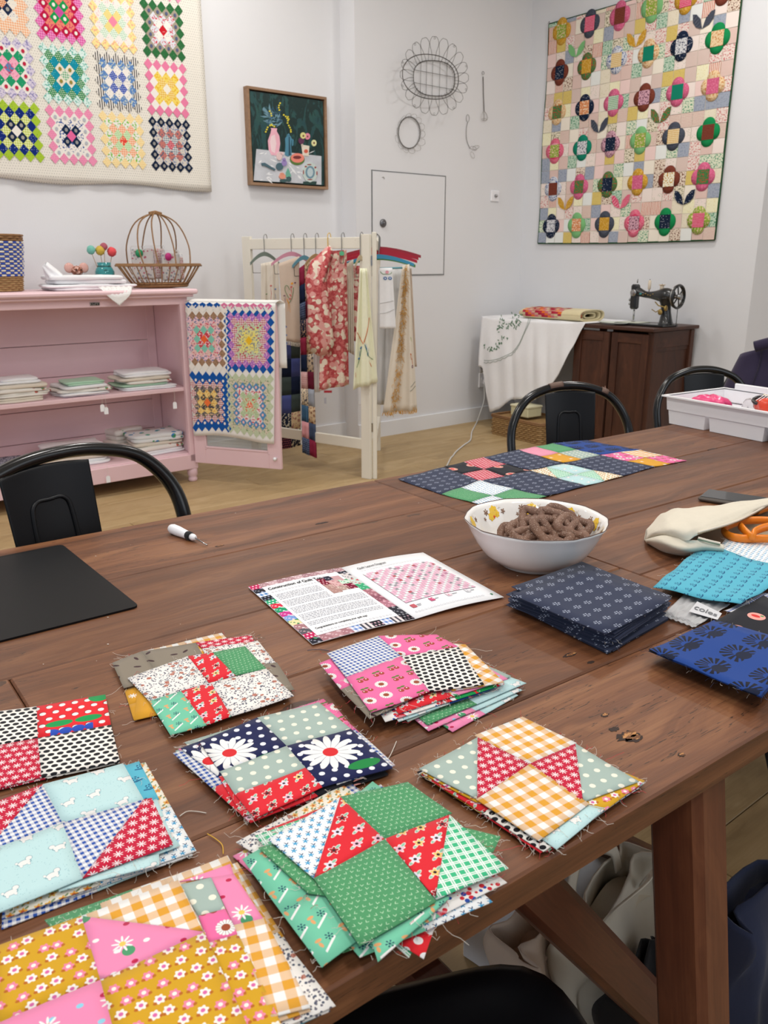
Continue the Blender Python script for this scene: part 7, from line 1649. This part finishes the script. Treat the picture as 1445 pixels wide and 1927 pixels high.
sheet(bk, pgL, [(.62, .14, .70, .26, ('7A1830', 'E0B0B8', 1)), (.70, .12, .78, .20, ('2C2C3C', 'A0A0B0', 3)), (.78, .14, .87, .24, ('C8A0A4', 'C8A0A4', 0)), (.62, .26, .72, .42, ('B08A84', 'C8A8A0', 3)), (.70, .20, .80, .32, ('D8B0B0', 'B87880', 3)), (.80, .22, .90, .30, ('CFE4D4', '4FA070', 3)), (.72, .32, .82, .40, ('B49A90', 'E0D0C8', 3)), (.80, .30, .90, .40, ('7A1838', 'C89098', 3))], M_QUILT, 'instruction_photo', .0014)
def page_text(pg, txt, u0, v0, sz, asp, mat, nm, off=.0016, bold=0.0):
    cu = bpy.data.curves.new('t', 'FONT'); cu.body = txt; cu.size = 1; cu.offset = bold; to = bpy.data.objects.new('t', cu); COL.objects.link(to)
    dg = bpy.context.evaluated_depsgraph_get(); me = bpy.data.meshes.new_from_object(to.evaluated_get(dg)); bpy.data.objects.remove(to)
    for v in me.vertices: v.co = pg(u0+v.co.x*sz*asp, v0-v.co.y*sz, off)
    me.materials.clear(); me.materials.append(mat); o = bpy.data.objects.new(nm, me); COL.objects.link(o); o.parent = bk; return o
page_text(pgL, 'Construction of Quilt Top', .13, .145, .055, .95, M_INKD, 'heading', bold=.02)
page_text(pgL, 'Congratulations on completing your quilt top!', .14, .845, .032, .85, M_INKD, 'closing_line', bold=.02)
page_text(pgR, 'Quilt Layout Diagram', .12, .11, .042, .9, M_INKD, 'heading', bold=.015)
m = MB(); rt2 = random.Random(1)
for k in range(27):
    v = .24+k*.0205; u = .13; end = (.58 if k < 11 else .87)*(1 if k % 6 != 5 else .8)
    if k % 6 == 5: continue
    while u < end:
        l = rt2.uniform(.008, .035); u2 = min(u+l, end); m.F([m.V(pg_) for pg_ in (pgL(u, v+.0075, .0016), pgL(u2, v+.0075, .0016), pgL(u2, v, .0016), pgL(u, v, .0016))]); u = u2+.007
tag(m.build('body_text', plain('soft_ink', 'B4B6BE', .8), bk), kind='stuff')
m = MB()
for pg, v0_, u0_, u1_ in ((pgL, .19, .14, .62), (pgL, .89, .16, .86), (pgR, .15, .13, .82), (pgR, .93, .08, .84)):
    k = 0; u = u0_
    while u < u1_:
        pl = [(u+.012*math.cos(t*1.047), v0_+.011*math.sin(t*1.047)) for t in range(6)]; pi = [(u+.008*math.cos(t*1.047), v0_+.007*math.sin(t*1.047)) for t in range(6)]
        A = [m.V(pg(*p, .0016)) for p in pl]; B = [m.V(pg(*p, .0016)) for p in pi]
        for q in range(6): m.F([A[q], A[(q+1) % 6], B[(q+1) % 6], B[q]])
        u += .034
m.build('hexagon_row', plain('pale_ink', 'C4C6CC', .8), bk)
r = []; rg3 = random.Random(6); nu_, nv_ = 22, 20
for i in range(nu_):
    for j in range(nv_):
        u0_, v0_ = .10+i*.80/nu_, .20+j*.58/nv_; q = rg3.random(); diag = (i+j) % 3 == 0
        c = ('F0F0F2', 'F0F0F2', 0) if diag else (('C0606A', 'C0606A', 0) if q < .05 else (('C88AA8', 'C88AA8', 0) if q < .08 else (('B8B0B8', '8A8A92', 1) if q < .13 else (('EAB8CE', 'EAB8CE', 0) if q < .6 else ('F2C8DA', 'F2C8DA', 0)))))
        r.append((u0_+.0015, v0_+.0015, u0_+.80/nu_-.0015, v0_+.58/nv_-.0015, c))
sheet(bk, pgR, [(.10, .20, .90, .78, ('B4A4AE', 'B4A4AE', 0))], M_QUILT, 'diagram_lines', .0009); tag(sheet(bk, pgR, r, M_QUILT, 'diagram_squares', .0013, 1), kind='stuff')
sheet(bk, pgR, [(.10, .82, .15, .87, ('C0606A', 'C0606A', 0)), (.32, .80, .37, .85, ('C85A80', 'F0D0D8', 3)), (.52, .79, .57, .84, ('F0D8E0', 'C08090', 1)), (.74, .79, .79, .84, ('E0E0E4', 'B0B0B8', 1))], M_QUILT, 'legend_squares', .0013)
sheet(bk, pgR, [(.16, .835, .21, .845), (.16, .855, .20, .862), (.38, .82, .42, .83), (.58, .81, .64, .82), (.80, .81, .84, .82)], plain('pale_ink2', 'A8AAB0', .8), 'legend_text', .0013)
m = MB(); m.F([m.V(pgR(.93+.012*math.cos(-t*.785), .93+.014*math.sin(-t*.785), .0014)) for t in range(8)]); m.F([m.V(pgL(.06+.016*math.cos(-t*.785), .95+.018*math.sin(-t*.785), .0022)) for t in range(8)]); m.build('page_number_dot', plain('green_ink', '4E8A68', .8), bk)
# ------------------------------------------------ bowl of pretzels
BC = Vector((.232, 1.200, T+.001)); BR_, BH = .1085, .071
bw_ = thing('china_bowl', 'cream china bowl with scalloped rim and yellow flower decoration', 'bowl', BC)
def wv(a, z): return 1+.010*(max(0, z)/BH)**3*math.cos(a*10)+.005*(max(0, z)/BH)**3*math.cos(a*20)
out = [(.001, .004), (.046, .004), (.048, .0), (.052, .0), (.0535, .004), (.066, .009), (.080, .021), (.091, .037), (.0995, .054), (.1045, .066), (BR_, BH)]; inn = [(BR_-.002, BH+.001), (.1015, .066), (.0960, .054), (.0875, .037), (.076, .022), (.060, .013), (.040, .009), (.001, .008)]
m = MB(); m.lathe(out+inn, 64, (0, 0, 0), None, wv); m.build('bowl_body', M_CHINA, bw_)
m = MB(); m.tube([((BR_-.0005)*wv(a, BH)*math.cos(a), (BR_-.0005)*wv(a, BH)*math.sin(a), BH+.0012) for a in [2*math.pi*k/96 for k in range(96)]], .0007, 4, closed=True); m.build('rim_line', plain('rim_brown', '5A4036', .4), bw_)
def rin(h):
    pr = sorted([(z, r) for r, z in inn]); 
    for (z0_, r0), (z1_, r1) in zip(pr, pr[1:]):
        if z0_ <= h <= z1_: return r0+(r1-r0)*(h-z0_)/(z1_-z0_)
    return pr[-1][1]
def ipt(a, h, off=.0006): r = rin(h)-off; return Vector((r*math.cos(a), r*math.sin(a), h+off*.5))
def decal(m, a, h, R_, n=5, d=.3, ph=0):
    c = m.V(ipt(a, h, .0012)); ids = []
    for k in range(20):
        t = 2*math.pi*k/20; rr_ = R_*(1-d+d*math.cos(t*n+ph)); hh_ = min(max(h+rr_*math.sin(t), .012), BH-.001); ids.append(m.V(ipt(a+rr_*math.cos(t)/.1, hh_)))
    for k in range(20): m.F([ids[k], ids[(k+1) % 20], c]); 
GLZ = [plain('glaze_'+c, c, .2) for c in ('8A6A56', 'F0C52C', 'EFE6DC', 'D8582A', 'C89A20')]
for a0_ in [D_(k) for k in (84, 124, 46, 165, 10, 205, 335, 250, 295)]:
    m = MB()
    for mi_, da_, h_, r_, n_, d_ in ((0, .17, .059, .0060, 6, .25), (0, -.19, .056, .0048, 5, .3), (0, .24, .050, .0035, 5, .3), (2, .17, .060, .0040, 5, .3), (2, -.12, .063, .004, 5, .3), (1, 0, .058, .0095, 7, .12), (1, .07, .051, .0075, 6, .14), (1, -.06, .053, .006, 6, .14), (3, .01, .050, .0035, 5, .2), (4, -.03, .059, .0045, 5, .3)):
        m.mi = mi_; decal(m, a0_+da_, h_, r_, n_, d_, a0_)
    m.build('painted_flower_spray', GLZ, bw_)
M_PRZ = newmat('chocolate_pretzel', lambda: mix((voro(coords('Object'), 420)[0] < .22)*.6, mix(noise(coords('Object'), 90, 3), lin('5E4034'), lin('8A6A58')), lin('C4B4A4')), lin('6E5044'), .6, bump=lambda: noise(coords('Object'), 300, 3), bd=.001)
def pretzel_mesh(seed):
    r = random.Random(seed); pm = MB(); cur = []
    for k in range(32):
        t = 2*math.pi*k/32; cur.append(Vector((.0188*math.sin(t)+.0030*math.sin(2*t), .0158*math.cos(t)-.0040*math.cos(2*t), r.uniform(-.0006, .0006))))
    pm.tube(cur, [.0060+r.uniform(-.0007, .0008) for _ in cur], 8, closed=True)
    pm.tube(spline([(-.011, -.013, .0010), (-.003, -.002, .002), (.001, .006, .0015), (.0, .014, 0)], 4), .0056, 7); pm.tube(spline([(.011, -.013, -.001), (.003, -.002, -.001), (-.001, .006, -.001), (-.0, .014, 0)], 4), .0056, 7)
    for k in range(18):
        q = cur[r.randrange(32)]; pm.ball(q+Vector((r.uniform(-.004, .004), r.uniform(-.004, .004), .0045)), .0010, 4)
    return pm.build('pretzel', M_PRZ)
rp3 = random.Random(17); protos = [pretzel_mesh(k) for k in range(4)]; used = set()
spots = []
for lay__, (n_, rad, z_) in enumerate([(4, .030, .016), (7, .058, .028), (8, .062, .040), (4, .028, .036), (7, .048, .051), (3, .018, .050), (4, .032, .064), (1, .0, .068)]):
    for k in range(n_):
        a = 2*math.pi*k/n_+lay__*.7; spots.append((.024+rad*math.cos(a)*.95+rp3.uniform(-.003, .003), -.004+rad*math.sin(a)*.85+rp3.uniform(-.003, .003), z_+rp3.uniform(-.002, .002)))
for k, (x, y, z) in enumerate(spots):
    r_now = math.hypot(x, y); lim = rin(max(.012, min(z-.006, .07)))-.0285
    if r_now > lim: x *= lim/r_now; y *= lim/r_now
    b = protos[k % 4]; o = b if (k % 4) not in used else b.copy()
    if (k % 4) in used: COL.objects.link(o)
    used.add(k % 4); o.location = BC+Vector((x, y, z)); tilt = rp3.uniform(.25, .8) if z > .03 else rp3.uniform(-.1, .3)
    if rp3.random() < .18 and z > .04: tilt = rp3.uniform(1.0, 1.35)
    o.rotation_euler = (Matrix.Rotation(rp3.uniform(-.5, .5), 3, 'Y') @ Matrix.Rotation(tilt, 3, 'X') @ Matrix.Rotation(rp3.uniform(0, 6.28), 3, 'Z')).to_euler()
    o.scale = (1.12, 1.12, 1.12)
    tag(o, 'brown chocolate coated pretzel heaped in the china bowl', 'pretzel', 'pretzels in the bowl')
# ------------------------------------------------ phone, pouch, scissors, plastic bag
ph_ = [P(*q, T+.009) for q in [(1293, 944), (1328, 927), (1412, 944), (1372, 966)]]; pc = sum(ph_, Vector())/4; xd = (ph_[2]-ph_[1]).normalized(); phl = .146; phw = .071
pl_ = P(1326, 957, T+.009); fn_ = thing('mobile_phone', 'dark mobile phone with a clear edged case lying behind the pouch', 'phone', (0, 0, 0)); 
pa = math.atan2((P(1390, 937, T)-P(1330, 928, T)).y, (P(1390, 937, T)-P(1330, 928, T)).x)
cnr = P(1330, 928, T); xv_ = Vector((math.cos(pa), math.sin(pa), 0)); yv_ = Vector((xv_.y, -xv_.x, 0)); 
fn_.location = cnr+xv_*phl/2+yv_*phw/2+Vector((0, 0, .0005)); fn_.rotation_euler = (0, 0, pa)
m = MB(); m.box((0, 0, .0045), (phl, phw, .009), None, .0035); m.build('case', plain('grey_case', '5A5450', .3), fn_)
m = MB(); m.box((0, 0, .0092), (phl-.008, phw-.008, .001), None, .0004); m.build('screen', plain('phone_glass', '1A1D20', .06), fn_)
K = crop(1140, 880, 4.19)
def ctrl(rows, nm, mat, parent, loc, solid=.0018, nsub=6, wr=0.0):
    G = []
    for r in rows: G.append(spline([P(*K([(x, y)])[0], T+z) for x, y, z in r], nsub))
    cols = [spline([g[i] for g in G], nsub) for i in range(len(G[0]))]
    m = MB(); m.smooth = True; nu_, nv_ = len(cols)-1, len(cols[0])-1
    ids = [[m.V(cols[i][j]+Vector((0, 0, wr*math.sin(i*1.1+j*.7)*math.sin(j*.9)))-loc) for i in range(nu_+1)] for j in range(nv_+1)]
    for j in range(nv_):
        for i in range(nu_): m.F([ids[j][i], ids[j+1][i], ids[j+1][i+1], ids[j][i+1]])
    return m.build(nm, mat, parent, solid=solid)
pz = P(1320, 1015, T); zp = thing('zip_pouch', 'cream canvas zip pouch lying open at the right edge of the table', 'pouch', pz)
ctrl([[(305, 575, .001), (400, 430, .002), (520, 370, .002), (760, 350, .002), (1060, 310, .002), (1400, 270, .002)], [(318, 500, .014), (420, 385, .030), (540, 330, .045), (760, 312, .045), (1060, 272, .045), (1400, 225, .045)],
      [(322, 520, .016), (440, 440, .040), (560, 385, .052), (780, 380, .052), (1060, 330, .050), (1400, 245, .046)], [(315, 560, .010), (420, 500, .036), (600, 480, .050), (760, 478, .046), (1040, 400, .044), (1300, 285, .044)], [(308, 572, .004), (480, 540, .030), (640, 575, .034), (735, 522, .040), (1000, 440, .040), (1290, 292, .041)]], 'pouch_top', M_CALICO, zp, pz, wr=.0016)
ctrl([[(308, 570, .006), (480, 535, .031), (640, 570, .034), (760, 575, .030), (930, 612, .026)], [(312, 576, .008), (430, 545, .030), (600, 590, .030), (760, 602, .026), (930, 640, .022)], [(318, 585, .006), (410, 590, .022), (600, 645, .022), (760, 640, .018), (930, 660, .016)], [(325, 590, .0015), (450, 660, .002), (600, 692, .002), (760, 680, .002), (930, 690, .002)]], 'pouch_front', M_CALICO, zp, pz, wr=.0006)
ctrl([[(600, 500, .004), (900, 460, .004), (1300, 330, .004)], [(650, 620, .003), (950, 640, .003), (1400, 560, .003)]], 'lining', linen('brown_lining', 'B9A58A'), zp, pz)
def zipline(pts, nm):
    q = spline([P(*K([(x, y)])[0], T+z) for x, y, z in pts], 30); m = MB()
    for i in range(0, len(q)-1): m.box(q[i]-pz, (.0011, .0034, .0016), Matrix.Rotation(math.atan2((q[i+1]-q[i]).y, (q[i+1]-q[i]).x), 3, 'Z'))
    tag(m.build(nm, plain('brass_zip', 'B8A888', .3, metal=.9), zp), kind='stuff')
    m = MB(); m.tube([p-pz+Vector((0, 0, .0012)) for p in q], .0026, 5, flat=.4); m.build('zip_tape', M_CLIN, zp)
zipline([(725, 520, .0415), (1000, 440, .0415), (1150, 372, .042), (1290, 292, .0425)], 'zip_teeth'); zipline([(725, 562, .0335), (820, 588, .030), (900, 606, .028)], 'zip_teeth')
sz_ = P(1425, 985, T+.02); sc2 = thing('orange_scissors', 'orange handled scissors sticking out of the open pouch', 'scissors', sz_)
def kpt(x, y, z): return P(*K([(x, y)])[0], T+z)-sz_
m = MB(); m.tube(spline([kpt(930, 490, .022), kpt(1040, 430, .030), kpt(1200, 415, .034), kpt(1400, 430, .034), kpt(1500, 480, .03), kpt(1420, 555, .024), kpt(1220, 560, .020), kpt(1080, 560, .020), kpt(980, 540, .020)], 6, True), .0075, 8, closed=True, flat=.6); m.build('handle_loop', M_ORANGE, sc2)
m = MB(); m.tube(spline([kpt(1060, 460, .03), kpt(1150, 545, .026), kpt(1180, 500, .03), kpt(1290, 465, .032), kpt(1450, 470, .032)], 6), .0072, 8, flat=.6); m.build('handle_loop', M_ORANGE, sc2)
m = MB(); m.tube(spline([kpt(1180, 345, .020), kpt(1290, 310, .024), kpt(1460, 300, .024)], 6), .0075, 8); m.build('handle_shank', M_ORANGE, sc2)
# plastic bag with paper label
bq_ = [P(*K([q])[0], T+.0035) for q in [(440, 1165), (650, 968), (980, 1080), (705, 1262)]]; b0_ = sum(bq_, Vector())/4; pb = thing('plastic_bag', 'clear zip bag with a torn white paper label beside the navy pile', 'plastic bag', b0_)
bf = lambda u, v, o=0.0: (bq_[0]*(1-u)+bq_[1]*u)*(1-v)+(bq_[3]*(1-u)+bq_[2]*u)*v+Vector((0, 0, o+.0016*math.sin(u*19)*math.sin(v*13)+.001*math.sin(v*40)))-b0_
M_BAG = newmat('cloudy_plastic', None, (.85, .86, .88), .22, trans=.55, ior=1.12)
m = MB(); m.smooth = True; m.grid(lambda u, v: bf(u, v, 0), 30, 24); m.build('bag_film', M_BAG, pb, solid=.0006)
m = MB(); m.smooth = True; m.grid(lambda u, v: bf(.02+.03*0+u*0+.02, v, .001), 1, 1)
m = MB()
for uu in (.06, .10): m.tube([bf(uu, k/10, .001) for k in range(11)], .0009, 5)
m.build('zip_strip', M_CLEAR, pb)
lq = [P(*K([q])[0], T+.0075) for q in [(655, 1135), (720, 1055), (915, 1150), (880, 1200)]]; lf_ = lambda u, v, o=0.0: (lq[1]*(1-u)+lq[2]*u)*(1-v)+(lq[0]*(1-u)+lq[3]*u)*v+Vector((0, 0, o))-b0_
m = MB(); m.grid(lambda u, v: lf_(u, v), 6, 4); m.build('paper_label', plain('label_paper', 'CFD0D4', .6), pb, solid=.0003)
o = page_text(lambda u, v, off=0: lf_(u, v, .0009), 'coles', .06, .70, .58, .72, plain('label_grey', '6E7075', .7), 'lettering', bold=.008); o.parent = pb
# ---------------------------------------------------------------- beneath the table
def bag(nm, label, cat, loc, size, rz, mat, seed, strap=None, droop=.0):
    t = thing(nm, label, cat, loc, rz); r = random.Random(seed); p1, p2 = r.random()*6, r.random()*6; w, d, h = size
    def se(x, k=.5): return math.copysign(abs(x)**k, x)
    def f(u, v):
        a = u*2*math.pi; k = 1-.10*v*v+.05*math.sin(v*5+p1)
        x, y = se(math.cos(a))*w/2*k, se(math.sin(a))*d/2*(1-.55*v**1.5)
        n_ = .012*math.sin(a*3+p1+v*4)+.007*math.sin(a*7+p2-v*6)+.006*math.sin(v*11+a*2)
        return Vector((x*(1+n_*3), y+n_*(.3+v), h*v*(1+.05*math.sin(a*2+p2)*v)+droop*math.cos(a)*v*v))
    m = MB(); m.smooth = True; m.grid(f, 48, 24); m.build('body', mat, t, solid=.003)
    m = MB(); m.smooth = True; m.grid(lambda u, v: Vector(((u-.5)*w*.8, (v-.5)*d*.5, h*.82+.01*math.sin(u*9+p1))), 10, 4); m.build('contents', mat, t)
    if strap:
        m = MB()
        for sy in (-.5, .5): m.tube(spline([(-w*.25, sy*d*.35, h*.93), (-w*.24, sy*d*.6, h*1.07), (0, sy*d*.9, h*1.16), (w*.24, sy*d*.6, h*1.07), (w*.25, sy*d*.35, h*.93)], 5), .012, 6, flat=.2)
        m.build('strap', strap, t)
    return t
def TEw(a, b, z=0): return E1*a+E2*b+Vector((0, 0, z))
bag('calico_tote', 'calico tote bag standing under the table beyond the leg', 'bag', TEw(.925, .65), (.25, .12, .255), TANG+.15, M_CALICO, 3, M_CALICO, .02)
bag('fabric_bag', 'white fabric bag at the right of the table leg, below the navy bag', 'bag', TEw(1.10, .365), (.22, .10, .17), TANG+.1, M_WLIN, 8)
bag('fabric_bag', 'pale pinkish fabric bag on the floor below the diagonal brace', 'bag', TEw(.815, .70), (.17, .12, .215), TANG+.3, M_BEIGE, 5)
bag('navy_bag', 'dark navy bag at the right edge beneath the table', 'bag', TEw(1.09, .50), (.23, .12, .29), TANG, M_NAVYF, 11)
bag('fabric_bag', 'cream fabric bag just showing behind the navy bag', 'bag', TEw(1.12, .66), (.17, .10, .20), TANG, M_CALICO, 4)
t = bag('black_pouch', 'black bag with dark red floral trim in front of the calico tote', 'bag', TEw(.875, .545), (.16, .07, .215), TANG+.1, M_BLKF, 13)
m = MB(); m.box((0.02, -.036, .185), (.10, .004, .04), None, .001); m.build('floral_trim', newmat('dark_red_floral', lambda: mix(voro(coords('Object'), 70)[0] < .3, lin('5A1F2C'), lin('8E4050')), lin('5A1F2C'), .8), t)
wbx = thing('white_box', 'white cardboard box under the table behind the tote bag', 'box', TEw(1.00, .84, 0), TANG+.2)
hz_ = .245; m = MB(); m.box((0, 0, hz_/2), (.34, .14, hz_), None, .003); m.build('box_body', M_PAPER, wbx); m = MB(); m.box((0, 0, hz_+.002), (.345, .145, .004), None, .001); m.build('box_lid', M_PAPER, wbx); m = MB(); m.tube([(-.172, -.06, hz_+.007), (0, -.01, hz_+.007), (.172, .05, hz_+.007)], .004, 6); m.build('black_strap', M_BLKF, wbx)
cbp = [TEw(.80, .385, .70), TEw(.792, .37, .675), TEw(.80, .362, .655), TEw(.815, .37, .66), TEw(.812, .385, .69), TEw(.84, .45, .70), TEw(.93, .52, .685), TEw(1.05, .60, .68)]
c0 = cbp[0].copy(); m = MB(); m.tube([p-c0 for p in spline(cbp, 6)], .0030, 6); o = m.build('black_cable', M_BLKF); o.location = c0; tag(o, 'black cable looped beneath the table edge right of the leg', 'cable')

m = MB(); rl = random.Random(9)
for k in range(34):
    x, y = rl.uniform(60, 1240), rl.uniform(930, 1330); p = P(x, y, T+.0006)
    if 1.36 > p.dot(E2) > .40: m.ball(p, rl.uniform(.0004, .0010), 4, (1.6, 1, .5))
tag(m.build('lint_specks', M_THR), 'pale specks of lint and crumbs scattered over the table boards', 'lint', None, 'stuff')
